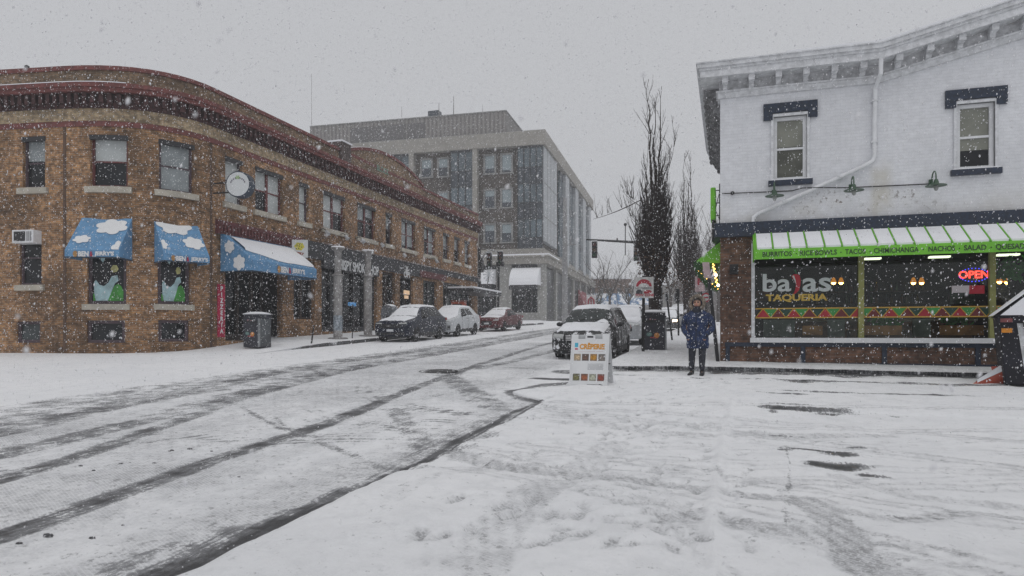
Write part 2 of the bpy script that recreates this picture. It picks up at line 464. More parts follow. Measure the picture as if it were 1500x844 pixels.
for k in range(13):      # faint arcs left by cars turning in and out of the forecourt
    x0 = _r.uniform(-3.1, -2.6); y0 = _r.uniform(6.4, 10.6); sg = _r.choice([-1, 1, 1]); R0 = _r.uniform(4, 8); pts = []
    for i in range(9):
        a = i/8*_r.uniform(.98, 1.02)*1.1; pts.append((x0-R0*math.sin(a)*.85, y0+sg*R0*(1-math.cos(a))))
    ARCS.append((smooth_path(pts), .085, _r.uniform(.16, .34)))
FARC = []
for k in range(16):
    x0 = _r.uniform(-2.9, -2.0); y0 = _r.uniform(5.8, 11); L_ = _r.uniform(5, 11); cv = _r.uniform(-.25, .35); sl = _r.uniform(-.55, .25)
    FARC.append((smooth_path([(x0+L_*i/6, y0+sl*L_*i/6+cv*(i/6)**2*L_) for i in range(7)]), .085, _r.uniform(.25, .6)))
GUT = pxpath((240, 870), (350, 808), (430, 768), (530, 718), (600, 690))
CRK = [(-3.0+.03*math.sin(y*3.1), y) for y in np.arange(5.7, 11.2, .25)]
LOBE = pxpath((800, 590), (770, 586), (752, 579), (765, 571), (800, 565), (850, 560))
def road_bare(X, Y):
    b = np.zeros(X.shape); rag = fbm(X, Y, 1.3, 4, 3); fr = fbm(X*3, Y, 2.2, 4, 8)
    for p, w, s, r in T_+TURN:
        d = dist(X, Y, p)*(1+(fr-.5)*r*1.5)
        b = np.maximum(b, s*(1-nss(w*.45, w*1.35, d))*(1-r*.8*nss(.4, .7, rag)))
        b = np.maximum(b, .13*s*(1-nss(w, w*4, d)))
    for p, w, s in ARCS:
        d = np.abs(dist(X, Y, p)-w)*(1+(fr-.5)*.6); b = np.maximum(b, s*(1-nss(.015, .065, d))*(.35+.9*nss(.35, .65, rag)))
    b = np.maximum(b, .27*(nss(-11.8, -10.8, X)*(1-nss(-9.2, -8.6, X)))*(.5+fr))
    d = dist(X, Y, GUT); side = X < -3.0
    wd = .12+.62*(1-nss(3.0, 6.0, Y))
    b = np.maximum(b, .80*(1-nss(wd*.1, wd, d*(1+(fr-.5)*1.6))))
    b = np.maximum(b, .95*(1-nss(.0, .11, dist(X, Y, CRK)+(rag-.5)*.06)))
    b = np.maximum(b, .30*(1-nss(.05, .75, dist(X, Y, CRK)*(1+(rag-.5)*1.2))))
    b = np.maximum(b, .58*(1-nss(.0, .26, dist(X, Y, LOBE)+(rag-.5)*.6)))
    for (x, y, sx, sy, s) in [(830, 556, .9, .22, .9), (862, 548, .7, .2, .95), (880, 566, .5, .12, .6), (842, 545, .6, .5, .5), (770, 540, .9, .3, .3), (905, 548, .9, .2, .7)]:
        (cx, cy), = pxpath((x, y), (x, y))[:1]
        b = np.maximum(b, s*(1-nss(.5, 1.1, np.hypot((X-cx)/sx, (Y-cy)/sy)+(rag-.5)*.8)))
    # manhole
    return b
def road_dirt(X, Y):
    d = .42*nss(-11.5, -9.5, X)*(1-nss(-4.6, -3.6, X))*fbm(X, Y, .5, 4, 5)*2
    for p, w, s, r in T_+TURN: d = np.maximum(d, .65*s*(1-nss(w, w*2.6, dist(X, Y, p))))
    d = d+.16*nss(-11.6, -9.5, X)*(.4+fbm(X, Y, 1.1, 4, 77)); d = np.maximum(d, .5*(1-nss(.3, 1.3, dist(X, Y, CRK)))); d = np.maximum(d, .6*(1-nss(.5, 1.6, dist(X, Y, GUT))))
    return d
def road_z(X, Y):
    t = np.zeros(X.shape)
    for p, w, s, r in T_+TURN: t = np.maximum(t, (1-nss(w*.7, w*1.5, dist(X, Y, p)))*s)
    z = npbase(X, Y)+.03*(fbm(X, Y, .8, 3, 1)-.5)-.022*t+.016*fbm(X, Y, 5, 3, 4)
    return z
sheet('road', steps((-80, -16, 1.2), (-16, -11, .16), (-11, -2.3, .05)), steps((-6, 2.6, .35), (2.6, 9, .05), (9, 18, .09), (18, 34, .25), (34, 75, 1.2)), road_z, road_bare, road_dirt)
# ---- forecourt with its snowy edge
def edge(Y):
    e = np.full(Y.shape, -2.90)
    e = np.where(Y < 6.2, -2.93-.14*nss(6.2, 3.2, Y), e)
    e = e-.68*np.exp(-((Y-11.75)/.55)**2)-.16*nss(10.8, 12.3, Y)
    return e+.07*(fbm(Y*0, Y, 1.6, 3, 2)-.5)
def fc_warp(X, Y): return X+(edge(Y)+2.90)*np.exp(-((X+2.90)/.9)**2)
FT = [  # grey wheel arcs across the forecourt
    (pxpath((560, 640), (680, 672), (780, 692), (900, 706), (1020, 720), (1200, 740)), .16, .55),
    (pxpath((800, 600), (860, 618), (950, 632), (1100, 640), (1300, 640)), .15, .42),
    (pxpath((700, 860), (730, 800), (790, 740), (850, 690), (900, 650)), .20, .38),
    (pxpath((1020, 770), (1090, 785), (1180, 800), (1260, 830), (1330, 870)), .14, .58),
    (pxpath((1180, 740), (1230, 790), (1260, 850)), .15, .60),
    (pxpath((1240, 760), (1320, 775), (1420, 760), (1520, 770)), .12, .50),
    (pxpath((960, 740), (1000, 790), (1060, 860)), .12, .30),
    (pxpath((1230, 700), (1350, 730), (1500, 745)), .12, .38),
    (pxpath((640, 860), (560, 790), (600, 740), (700, 700)), .10, .20),
]
RIDGE = pxpath((1075, 590), (1062, 640), (1050, 700), (1044, 780), (1046, 860))
feet = []
for k in range(330):
    t = random.random(); y = 560+ (t**1.6)*270; x = 1000-130*t+random.gauss(0, 50+70*t)
    cx, cy, v = ray(x, y); d = EYE/(-v+.04*cy-.01*cx); feet.append((cx*d, cy*d, random.gauss(-.2, .5), random.uniform(.5, 1)))
def foot_field(X, Y):
    f = np.zeros(X.shape)
    for fx, fy, a, s in feet:
        m = (np.abs(X-fx) < .3) & (np.abs(Y-fy) < .3)
        if not m.any(): continue
        dx, dy = X[m]-fx, Y[m]-fy; u = dx*math.cos(a)+dy*math.sin(a); w = -dx*math.sin(a)+dy*math.cos(a)
        f[m] = np.maximum(f[m], s*(1-nss(.5, 1.15, np.hypot(u/.055, w/.14))))
    return f
def fc_z(X, Y):
    e = edge(Y); into = np.maximum(0, X-e)
    bank = .15*(1-nss(5.2, 6.4, Y))+.025+.04*nss(10.6, 11.5, Y)+.0*Y
    z = npbase(X, Y)+.012+bank*(1-np.exp(-into/.16))*np.where(Y > 11, 1, .35+.65*np.exp(-into/2.5))
    z = z+.07*(fbm(X, Y, .9, 3, 6)-.5)+.042*(fbm(X, Y, 3.5, 5, 7)-.5)
    t = np.zeros(X.shape)
    for p, w, s in FT: t = np.maximum(t, (1-nss(w*.8, w*1.5, dist(X, Y, p)))*s)
    z = z-.035*t-.045*foot_field(X, Y)+.035*np.exp(-(dist(X, Y, RIDGE)/.05)**2)
    # tyre tread ribs
    return z+.006*t*np.sin(X*60+Y*25)-.06*nss(15.4, 16.3, Y)*0
PATCH = [(1185, 604, .75, .20, .85), (1225, 609, .8, .12, .7), (1160, 598, .7, .10, .5), (1133, 607, .10, .25, .7), (1215, 684, .36, .20, 1.15), (1240, 668, .26, .16, .85), (1255, 658, .2, .08, .8), (1190, 662, .55, .055, .95), (1150, 662, .10, .08, .8),
         (1275, 698, .16, .06, .85), (1140, 640, .25, .05, .55), (1165, 641, .3, .04, .4), (1130, 582, .7, .10, .6), (1300, 583, 2.2, .10, .7), (1370, 585, 1.2, .08, .5), (1250, 566, 4.5, .12, .75), (1395, 569, 1.5, .10, .8),
         (1150, 554, 2.3, .35, .75), (1330, 553, 3.4, .28, .6), (1450, 552, 1.6, .2, .5), (640, 672, .05, .1, .1), (1175, 565, .8, .2, .5), (1120, 800, .25, .04, .4), (1345, 770, .5, .06, .45), (1480, 660, .8, .03, .5)]
def fc_bare(X, Y):
    rag = fbm(X, Y, 3.2, 4, 9); b = np.zeros(X.shape)
    for (x, y, sx, sy, s) in PATCH:
        (cx, cy), = pxpath((x, y), (x, y))[:1]
        b = np.maximum(b, s*.9*(1-nss(.1, 1.35, np.hypot((X-cx)/sx, (Y-cy)/sy)+(rag-.5)*1.5)))
    b = np.maximum(b, .8*(1-nss(.25, .62, kyn(X)-Y+(rag-.5)*.35))*nss(-3.0, -2.2, X)*np.where(X > -.4, 1, .72))
    b = np.maximum(b, .85*(1-nss(.0, .09, X-edge(Y)+(rag-.5)*.08))*np.where((Y > 6) & (Y < 10.9), 1, 0)); b = np.maximum(b, .30*(1-nss(.0, .7, X-edge(Y)))*np.where((Y > 5.8) & (Y < 10.9), 1, 0)*nss(.35, .6, rag))
    for p, w, s in FT: b = np.maximum(b, s*.14*(1-nss(w*.6, w*1.3, dist(X, Y, p))))
    cr = pxpath((1150, 655), (1157, 690), (1153, 735), (1150, 790)); b = np.maximum(b, .27*(1-nss(.01, .05, dist(X, Y, cr)+.05*(rag-.5))))
    return b
def kyn(X): return 16.45-.60*np.clip((-X-.6)/2.3, 0, 1)**1.5
def fc_dirt(X, Y):
    d = .02+.16*fbm(X, Y, .7, 4, 12)
    for p, w, s in FT: q_ = dist(X, Y, p); d = np.maximum(d, s*1.5*(1-nss(w*.85, w*1.15, q_))*(.8+.2*np.sin(X*50+Y*20))); d = d-.25*s*np.exp(-((q_-w*1.35)/.05)**2)
    d = np.maximum(d, .5*(1-nss(.3, 1.2, kyn(X)-Y)))
    for p, w, s in FARC:
        dd = dist(X, Y, p); d = np.maximum(d, s*(1-nss(.02, .06, np.abs(dd-w)))); d = np.maximum(d, s*.6*(1-nss(w*.8, w*1.2, dd))*(.4+.6*(np.sin(X*42)*np.sin(Y*42) > -.2)))
    d = d+.14*nss(.5, .75, fbm(X, Y, 1.6, 5, 55))
    d = d*(1-.9*np.exp(-(dist(X, Y, RIDGE)/.06)**2)); return np.maximum(d, .85*foot_field(X, Y))
xs = steps((-2.90, -2.3, .03), (-2.3, 4.4, .034), (4.4, 8, .08), (8, 24, .6))
sheet('parking_lot', xs, steps((-6, 1.5, .5), (1.5, 3.4, .1), (3.4, 8, .034), (8, 17.1, .06)), fc_z, fc_bare, fc_dirt, warp=fc_warp, skirt={'l': .45})
# ---- pavement beside the restaurant (raised, with a stone kerb)
def pv_y(X, Y):   # the first row follows the kerb line
    return Y
def pv_z(X, Y):
    return npbase(X, Y)+.13+.03*(1-np.exp(-np.maximum(0, X+2.9)/.1))+.03*(fbm(X, Y, 1.1, 3, 21)-.5)+.035*nss(.0, .5, Y-kyn(X))
ys = steps((0, .6, .06), (.6, 6, .14), (6, 60, .7))
XX = steps((-2.9, 1.2, .08), (1.2, 24, .35))
def pv_sheet():
    X, V = np.meshgrid(np.array(XX), np.array(ys)); Y = kyn(X)+V
    class W: pass
    return X, Y
_X, _Y = pv_sheet()
def _z(X, V): return pv_z(X, kyn(X)+V)
def _b(X, V):
    Y = kyn(X)+V; r = fbm(X, Y, 2, 4, 31); return .40*(1-nss(.0, .1, V))+.22*nss(.5, .8, r)*(1-nss(3, 9, V))
o = sheet('pavement', XX, ys, _z, _b, lambda X, V: .25+.25*fbm(X, V, 1.5, 3, 33), skirt={'b': .95, 'l': .8})
co = np.empty(len(o.data.vertices)*3, np.float32); o.data.vertices.foreach_get('co', co); co = co.reshape(-1, 3); co[:, 1] += kyn(co[:, 0]); o.data.vertices.foreach_set('co', co.ravel()); o.data.update()
# ---- pavement before the brick building
def lp_z(X, Y): return npbase(X, Y)+(.14+.03*np.minimum(3.2, -14.9-X))*nss(18.5, 24, Y)+.02*(fbm(X, Y, 1.5, 3, 40)-.5)+.006
sheet('pavement', steps((-18.6, -15.2, .25), (-15.2, -14.9, .06)), steps((18, 56, .3)), lp_z, lambda X, Y: .95*(1-nss(.0, .12, -14.9-X+.02))*nss(20.5, 22.5, Y)*nss(.3, .5, fbm(X, Y, .7, 2, 5)+.1), lambda X, Y: .12+0*X, skirt={'r': 1.0})
# ---- the land everything stands on, out to the horizon
sheet('ground', steps((-260, 260, 8)), steps((-60, 60, 6), (60, 400, 12)), lambda X, Y: npbase(X, Y)-.05-.25*(1-nss(70, 78, Y)), None, lambda X, Y: .25+0*X)
# ================================================================ MATERIALS
BRK = brick('tan_brick', (.36, .19, .082), (.18, .09, .042), (.28, .23, .17), soot=.6, var=.45)
BRK2 = brick('parapet_brick', (.25, .165, .10), (.19, .12, .07), (.22, .19, .15), soot=.4)
FRZ = brick('frieze_brick', (.34, .26, .16), (.28, .20, .12), (.28, .24, .18))
RED = mat('dark_red_band', (.15, .045, .04), .7, var=.35, scale=6, bump=.2)
DARKB = mat('dark_dentils', (.055, .022, .022), .8, var=.5, scale=9)
STONE = mat('limestone_sill', (.42, .39, .33), .85, var=.15, scale=4, up=1)
PURP = mat('dark_plum_frame', (.075, .05, .062), .6, var=.3)
REDF = mat('dark_red_frame', (.12, .03, .03), .6, var=.3)
BLKF = mat('black_frame', (.02, .021, .025), .5, var=.3)
BLKF2 = mat('black_fascia', (.018, .019, .024), .55, var=.4, snow=.05, snow_scale=20)
PANE = mat('window_glass', (.012, .014, .017), .08, var=.5, scale=1.5, spec=.3)
PANE2 = mat('window_glass_pale', (.05, .062, .065), .12, var=.5, scale=.9, spec=.4)
BLIND = mat('roller_blind', (.42, .45, .45), .6, var=.08, coat=.6)
BLIND2 = mat('grey_blind', (.24, .27, .28), .6, var=.15, coat=.6)
CONC = mat('concrete', (.30, .285, .26), .85, var=.12, scale=1.5, up=1)
CONCG = mat('grey_stone', (.24, .24, .235), .85, var=.2, scale=1.2)
WPAINT = mat('white_paint', (.72, .73, .75), .6, var=.08, scale=3)
WPAINT2 = mat('aged_white_paint', (.62, .63, .65), .7, var=.18, scale=7)
NAVY = mat('navy_paint', (.012, .022, .045), .5, var=.4, scale=14, snow=.05, snow_scale=22)
GREEN = mat('lime_green_awning', (.16, .50, .03), .6, var=.1)
SNOWM = mat('lying_snow', (.79, .80, .83), .8, var=.03, scale=2, bump=.3)
ROOF = mat('roof_membrane', (.2, .2, .2), .9, up=1)
BLACKM = mat('black_metal', (.02, .02, .022), .5, metal=.3, var=.3, snow=.06, snow_scale=24)
# ================================================================ BRICK CORNER BUILDING
def bez(a, c, b, n):
    return [tuple((1-t)**2*a[i]+2*t*(1-t)*c[i]+t*t*b[i] for i in (0, 1)) for t in (k/n for k in range(n+1))]
FB = Facade([(-36, 14.86)]+bez((-21.25, 17.42), (-18, 17.98), (-18, 20.6), 10)+[(-18, 48.3)]); FB.lo = 0
END = FB.L[-1]
def sp(x): return FB.s_px(x)
bb = thing('brick_building', 'long two storey tan brick corner building with rounded corner and dark red cornice', 'building', (-21, 20, base(-21, 20)))
bb.location = (0, 0, 0)
ZT, ZB = 8.25, 6.53
up = [  # px range, double, blind, label
    (33, 66, 0, .45), (132, 187, 0, .5), (233, 284, 0, [1.0]), (330, 355, 0, 1.0), (374, 414, 1, [.5, 1.0]), (438, 452, 0, [1.0]),
    (473.5, 505, 1, [1, .45]), (523.5, 550, 1, [.45, .3]), (565, 574, 0, .5), (588, 608, 1, [.9, .9]), (621, 637.5, 1, [.4, .9]), (649, 657.5, 0, .6), (665.5, 673, 0, .5), (680.5, 687.5, 0, .9)]
holes = []
for a, b, d, bl in up: holes.append((sp(a), sp(b), ZB, ZT))
low = [(29, 61, 3.24, 5.08), (24, 59, 1.27, 2.0), (128, 185, 2.58, 4.9), (127, 183, 1.27, 2.02), (231, 278, 2.60, 4.9), (232, 277, 1.30, 2.05)]
for a, b, z0, z1 in low: holes.append((sp(a), sp(b), z0, z1))
SF = [  # shopfront openings: px a, b, top, height of stall riser above the pavement
    (330, 414, 5.0, .0), (430, 461, 4.9, .75), (471, 552, 5.0, .05), (560, 579, 5.0, .4), (586, 605.5, 4.95, .3), (620, 640, 4.9, .4), (649, 690, 5.0, .3)]
sfh = []
for a, b, zt, r in SF:
    s0, s1 = sp(a), sp(b); p, _ = FB.pos((s0+s1)/2); sfh.append((s0, s1, gz(-18.2, p.y)+r, zt))
w = MB(); FB.wall(w, 0, END, .3, 9.05, holes+sfh, rev=.28)
w.build('wall', BRK, bb, fix=False)
w = MB(); FB.box(w, 0, END, .3, 1.22, .0, .03, zf=None) if False else None
# bands
m = MB(); FB.box(m, 0, END, 8.55, 8.73, .0, .035); m.build('string_course', RED, bb)
m = MB(); FB.box(m, 0, END, 8.73, 9.15, .0, .05); m.build('frieze', FRZ, bb)
m = MB(); FB.box(m, 0, END, 9.15, 9.62, .0, .10)
t = .1
while t < END:
    FB.box(m, t, t+.13, 9.28, 9.60, .10, .26); FB.box(m, t+.02, t+.09, 9.17, 9.28, .10, .18); t += .26
m.build('dentil_band', DARKB, bb)
m = MB(); FB.box(m, 0, END, 9.62, 9.76, .0, .36); FB.box(m, 0, END, 9.76, 9.90, .0, .42); m.build('cornice', RED, bb)
m = MB(); FB.box(m, 0, sp(190), 9.90, 9.925, .12, .43); m.build('snow_line', SNOWM, bb)
m = MB(); FB.box(m, 0, END, 9.90, 10.42, -.30, .06); m.build('parapet', BRK2, bb)
m = MB(); FB.box(m, 0, END, 10.42, 10.56, -.36, .12); m.build('coping', RED, bb)
m = MB(); FB.box(m, 0, END, 10.56, 10.60, -.35, .02); m.build('snow_cap', SNOWM, bb)
# arched pediment
sa, sb = sp(507), sp(617); NN = 26
m = MB(); k = MB(); kk = MB()
def arch(t):
    f = (t-sa)/(sb-sa)*2-1; return 10.58+.76*max(0, 1-f*f)
for i in range(NN):
    t0, t1 = sa+(sb-sa)*i/NN, sa+(sb-sa)*(i+1)/NN; tt = [t0, t1]
    FB.box(m, t0, t1, 0, 0, -.32, .10, zf=lambda t, t0=t0: (9.92, arch(t)))
    FB.box(k, t0, t1, 0, 0, -.38, .17, zf=lambda t: (arch(t), arch(t)+.15))
    FB.box(kk, t0, t1, 0, 0, -.36, .05, zf=lambda t: (arch(t)+.15, arch(t)+.19))
m.build('pediment', BRK2, bb); k.build('pediment_coping', RED, bb); kk.build('pediment_snow', SNOWM, bb)
m = MB(); FB.box(m, sa-.75, sa+.1, 9.9, 10.88, -.5, .22)
m.build('parapet_pier', mat('dark_pier', (.09, .07, .065), .8, var=.5, scale=7), bb)
m = MB(); FB.box(m, sa-.8, sa+.15, 10.88, 10.95, -.55, .27); m.build('pier_cap_snow', SNOWM, bb)
# pediment numerals, green and weathered
n_ = FB.nrm(sp(560)); q = FB.P(sp(558), 10.45, .12)
text('pediment_lettering', 'BLOCK', .42, mat('verdigris', (.18, .30, .24), .7), q, (0, 1, 0), (0, 0, 1), bb, bold=.01)
# pilaster joints
m = MB()
for x in (95, 309):
    s0 = sp(x); FB.box(m, s0-.05, s0+.05, 1.0, 9.1, .0, .022)
m.build('drain_strip', mat('dark_brick_joint', (.10, .06, .04), .8), bb)
# roof and hidden sides
m = MB()
rp = [FB.P(t, 9.9, -.3) for t in FB.L]+[Vector((-36, 48.2, 9.9))]
m.add(rp, [tuple(range(len(rp)))]); m.box(-36.3, -36, 14.9, 48.3, .3, 10); m.box(-36, -18.02, 48.3, 48.5, .3, 10.4)
m.build('roof', ROOF, bb)
m = MB(); c = at_X(39, 100, -23.2)
# windows
for i, (a, b, d, bl) in enumerate(up):
    s0, s1 = sp(a), sp(b)
    w = sash_window(FB, s0, s1, ZB, ZT, bb, REDF if d or i == 1 else PURP, PANE, BLIND if i in (1, 3, 4, 6, 5) else BLIND2, bl, rev=.17, fw=.07 if i < 8 else .06, double=bool(d))
    m = MB(); FB.box(m, s0-.14, s1+.14, ZB-.21, ZB-.005, -.12, .11); m.build('sill', STONE, w)
    m = MB(); FB.box(m, s0-.02, s1+.02, ZT-.14, ZT+.02, -.1, .025); m.build('lintel', BLKF, w)
for i, (a, b, z0, z1) in enumerate(low):
    s0, s1 = sp(a), sp(b)
    w = sash_window(FB, s0, s1, z0, z1, bb, PURP, PANE2 if i == 1 else PANE, None, 0, rev=.12, fw=.10 if i != 0 else .07, rail=(i == 0))
    if i in (0, 2, 4):
        m = MB(); FB.box(m, s0-.12, s1+.12, z0-.2, z0-.005, -.12, .10); m.build('sill', STONE, w)
    if i in (2, 4):   # painted picture inside the glass: green hill under a pale stream
        gm = mat('hill_green', (.05, .28, .04), .6); pm = mat('stream_blue', (.36, .52, .55), .6)
        W_ = s1-s0-.24; H_ = z1-z0-.24
        def sheetpoly(pts, o, m_, nm):
            g = MB(); g.add([FB.P(s0+.12+u*W_, z0+.11+v*H_, -.12+o) for u, v in pts], [tuple(range(len(pts)))]); g.build(nm, m_, w, fix=False)
        sheetpoly([(.45, 0), (1, 0), (1, .16), (.93, .24), (.82, .28), (.7, .24), (.6, .13)], .004, gm, 'painted_hill')
        sheetpoly([(0, 0), (.16, 0), (.12, .09), (0, .12)], .004, gm, 'painted_hill')
        sheetpoly([(.1, 0), (.5, 0), (.6, .13), (.72, .28), (.84, .33), (.80, .42), (.62, .40), (.52, .30), (.38, .24), (.22, .26), (.10, .34), (.03, .30), (.04, .12)], .007, pm, 'painted_stream')
        sheetpoly([(.24, .74), (.36, .78), (.42, .70), (.34, .62), (.26, .66)], .007, pm, 'painted_cloud')
        sheetpoly([(.58, .52), (.66, .58), (.78, .58), (.84, .52), (.78, .47), (.64, .46)], .007, mat('pale_yellow', (.5, .48, .2), .6), 'painted_scoop')
# window air conditioner
s0, s1 = sp(31), sp(61)
ac = thing('air_conditioner', 'white window air conditioner in the top of the leftmost ground floor window', 'air conditioner', FB.P(s0, 4.7, 0)); ac.location = (0, 0, 0)
m = MB(); FB.box(m, s0-.02, s1, 4.62, 5.06, -.1, .35); bevel(m.build('casing', WPAINT, ac), .02)
m = MB(); FB.box(m, s0+.06, s0+(s1-s0)*.62, 4.68, 5.0, .352, .362)
m.build('grille', BLKF, ac)
m = MB()
for k in range(3): FB.box(m, s0+(s1-s0)*(.7+.09*k), s0+(s1-s0)*(.73+.09*k), 4.68, 5.0, .352, .36)
m.build('vent_slats', BLKF, ac)
# ---- shopfronts
def shopfront(i, fm, divs, transom=.75, pane=PANE, kick=.25, rev=.28, door=None):
    s0, s1, z0, z1 = sfh[i]; f = MB()
    FB.box(f, s0, s1, z1-.12, z1, -rev-.05, -rev+.1); FB.box(f, s0, s1, z0, z0+kick, -rev-.05, -rev+.1)
    es = [s0]+[s0+(s1-s0)*d for d in divs]+[s1]
    for e in es: FB.box(f, max(s0, e-.05), min(s1, e+.05), z0+kick, z1-.12, -rev-.05, -rev+.1)
    zt = z1-.12-transom
    FB.box(f, s0+.05, s1-.05, zt-.05, zt+.05, -rev-.05, -rev+.08)
    w = f.build('shopfront', fm, bb)
    g = MB(); FB.box(g, s0+.02, s1-.02, z0+.1, z1-.1, -rev-.04, -rev-.02); g.build('pane', pane, w)
    return w
DKBRK = mat('dark_entrance', (.05, .035, .03), .8, var=.5)
shopfront(0, DKBRK, [.28, .55, .8], rev=1.1); shopfront(1, DKBRK, [.5], kick=.1); shopfront(2, BLKF, [.2, .42, .6, .8], transom=.9)
shopfront(3, DKBRK, [.5]); shopfront(4, BLKF, [.5], transom=.9); shopfront(5, BLKF, [.5], pane=PANE2); shopfront(6, BLKF, [.18, .4, .6, .8], pane=PANE2, transom=.8)
# fascia over the shopfronts
m = MB(); FB.box(m, sp(315), sp(440), 5.28, 5.78, .0, .16); t = sp(316)
while t < sp(439): FB.box(m, t, t+.09, 5.36, 5.62, .16, .24); t += .19
m.build('shop_cornice', mat('shop_cornice_red', (.11, .03, .032), .7, var=.5, scale=10, snow=.1, snow_scale=20), bb)
m = MB(); FB.box(m, sp(430), sp(470), 4.98, 5.76, .0, .12); m.box(0, 0, 0, 0, 0, 0) if False else None
FB.box(m, sp(470), sp(612), 5.02, 5.74, .0, .14); FB.box(m, sp(612), END-.05, 5.42, 5.74, .0, .14); m.build('fascia', BLKF2, bb)
m = MB(); FB.box(m, sp(470), sp(612), 5.74, 5.80, .0, .2); FB.box(m, sp(612), END, 5.74, 5.80, .0, .2); m.build('fascia_snow', mat('fascia_ledge', (.16, .11, .09), .8, snow=.4, snow_scale=5), bb)
m = MB(); FB.box(m, sp(612), sp(650), 5.05, 5.42, .0, .2); m.build('shop_cornice', MATS['shop_cornice_red'], bb)
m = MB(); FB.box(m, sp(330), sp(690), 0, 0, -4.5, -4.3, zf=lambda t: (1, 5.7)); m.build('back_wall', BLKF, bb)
# little spot lamps and cable on the wall
for x, y in ((467, 339), (496, 346), (520, 351), (549, 357), (582, 372), (630, 381)):
    s0 = sp(x); z = FB.z_px(s0, y)
    lm = thing('wall_lamp', 'small grey floodlight on the brick wall %s' % {467: 'left of the first smoke shop column', 496: 'above the first metal column', 520: 'between the two metal columns', 549: 'above and right of the second metal column', 582: 'above the dark doorway', 630: 'above the far narrow shop window'}[x], 'lamp', (0, 0, 0), group='floodlights above the shops')
    m = MB(); m.tube([FB.P(s0, z+.05, 0), FB.P(s0, z+.12, .25), FB.P(s0, z, .42)], .02, 5); m.build('arm', BLACKM, lm)
    m = MB(); m.tube([FB.P(s0, z, .38), FB.P(s0, z-.17, .52)], [.07, .11], 8); m.build('lamp_head', mat('grey_lamp', (.45, .46, .48), .5), lm)
# ---- awnings
BLUE = mat('blue_awning_canvas', (.11, .26, .45), .7, var=.15, scale=5, snow=.03, snow_scale=30)
WHT = mat('white_print', (.72, .73, .74), .7, var=.03)
def cloud(c0, c1, r, sq=.62, n=48, seed=0):
    rr = random.Random(seed); ph = rr.random()*6; out = []
    for i in range(n):
        a = 2*math.pi*i/n; k = .84+.30*abs(math.sin(a*3+ph))
        out.append((c0+r*k*math.cos(a), c1+r*k*sq*math.sin(a)))
    return out
def awning(name, label, s0, s1, zt, zf, zv, proj, mt, clouds, par_off=0, flare=0):
    """top edge on the wall at zt, front edge at zf, valance down to zv"""
    aw = thing(name, label, 'awning', (0, 0, 0))
    A, B = FB.P(s0, zt, .03), FB.P(s1, zt, .03)
    n0 = (FB.nrm(s0, False)+FB.nrm(s1-.01, False)).normalized(); nn = Vector((n0.x, n0.y, 0)); al = (B-A).normalized()
    C, D = A+nn*proj-al*flare, B+nn*proj+al*flare; C.z = D.z = zf
    E_, F_ = C.copy(), D.copy(); E_.z = F_.z = zv
    A2, B2 = A.copy(), B.copy(); A2.z = B2.z = zv
    m = MB(); m.add([A, B, D, C, E_, F_, A2, B2], [(0, 1, 2, 3), (3, 2, 5, 4), (0, 3, 4, 6), (1, 7, 5, 2)])
    o = m.build('canopy', mt, aw); so = o.modifiers.new('cloth', 'SOLIDIFY'); so.thickness = .02
    m = MB(); m.tube([A2+Vector((0, 0, .02)), E_+Vector((0, 0, .02)), F_+Vector((0, 0, .02)), B2+Vector((0, 0, .02))], .018, 6); m.build('frame', BLACKM, aw)
    pn = (B-A).cross(C-A).normalized()
    if pn.z < 0: pn = -pn
    L = (B-A).length; H = (C-A).length
    def pt(u, v, off=.02): return A+(B-A)*u+((C-A).lerp(D-B, u))*v+pn*off
    m = MB()
    for poly in clouds:
        poly = [(min(.985, max(.015, u)), min(.985, max(.015, v))) for u, v in poly]
        cl = []
        for q_ in poly:
            if not cl or (abs(q_[0]-cl[-1][0])+abs(q_[1]-cl[-1][1])) > .002: cl.append(q_)
        m.add([pt(u, v) for u, v in cl], [tuple(range(len(cl)))])
    if clouds: m.build('printed_cloud', WHT, aw, fix=False)
    return aw, A, B, C, D, E_, F_, al, nn, pt
def bj_text(aw, E_, F_, C, al, nn, size, uc=.55, z=None):
    c = (E_.lerp(F_, uc)); c.z = (E_.z+C.z)/2 if z is None else z; c += nn*.025; W_ = (F_-E_).length
    u = Vector((0, 0, 1))
    fit('lettering', 'BEN', WHT, c-al*size*1.45, al, u, size*1.35, size*.72, aw, bold=.045)
    fit('ampersand', '&', mat('print_red', (.35, .02, .05), .6), c-al*size*.45, al, u, size*.42, size*.7, aw, bold=.03)
    fit('lettering', "JERRY'S", WHT, c+al*size*1.2, al, u, size*2.5, size*.72, aw, bold=.045)
    m = MB(); m.add([c-al*size*(2.5-.30*math.cos(k))+u*(.42*size*math.sin(k))+nn*.003 for k in [i*math.pi/5 for i in range(10)]], [tuple(range(10))]); m.build('emblem', mat('print_ochre', (.40, .22, .08), .7), aw, fix=False)
a1 = awning('awning', 'blue awning with clouds over the window nearest the left edge', sp(121), sp(194), 5.47, 4.28, 4.03, .95, BLUE,
    [cloud(.68, .28, .29, .75, seed=1), cloud(.22, .68, .15, .75, seed=2), cloud(.97, .92, .12, 1.6, seed=3)], flare=.03)
bj_text(a1[0], a1[5], a1[6], a1[3], a1[7], a1[8], .24, .56)
a2 = awning('awning', 'blue awning with clouds over the second window, just left of the rounded corner drain', sp(226), sp(289), 5.42, 4.24, 3.99, .95, BLUE,
    [cloud(.42, .08, .36, .75, seed=4), cloud(.74, .60, .22, .8, seed=5), cloud(.03, .72, .10, 1.4, seed=6)], flare=.03)
bj_text(a2[0], a2[5], a2[6], a2[3], a2[7], a2[8], .23, .58)
s0 = sp(322); s1 = FB.L[-2]+(25.0-20.6)
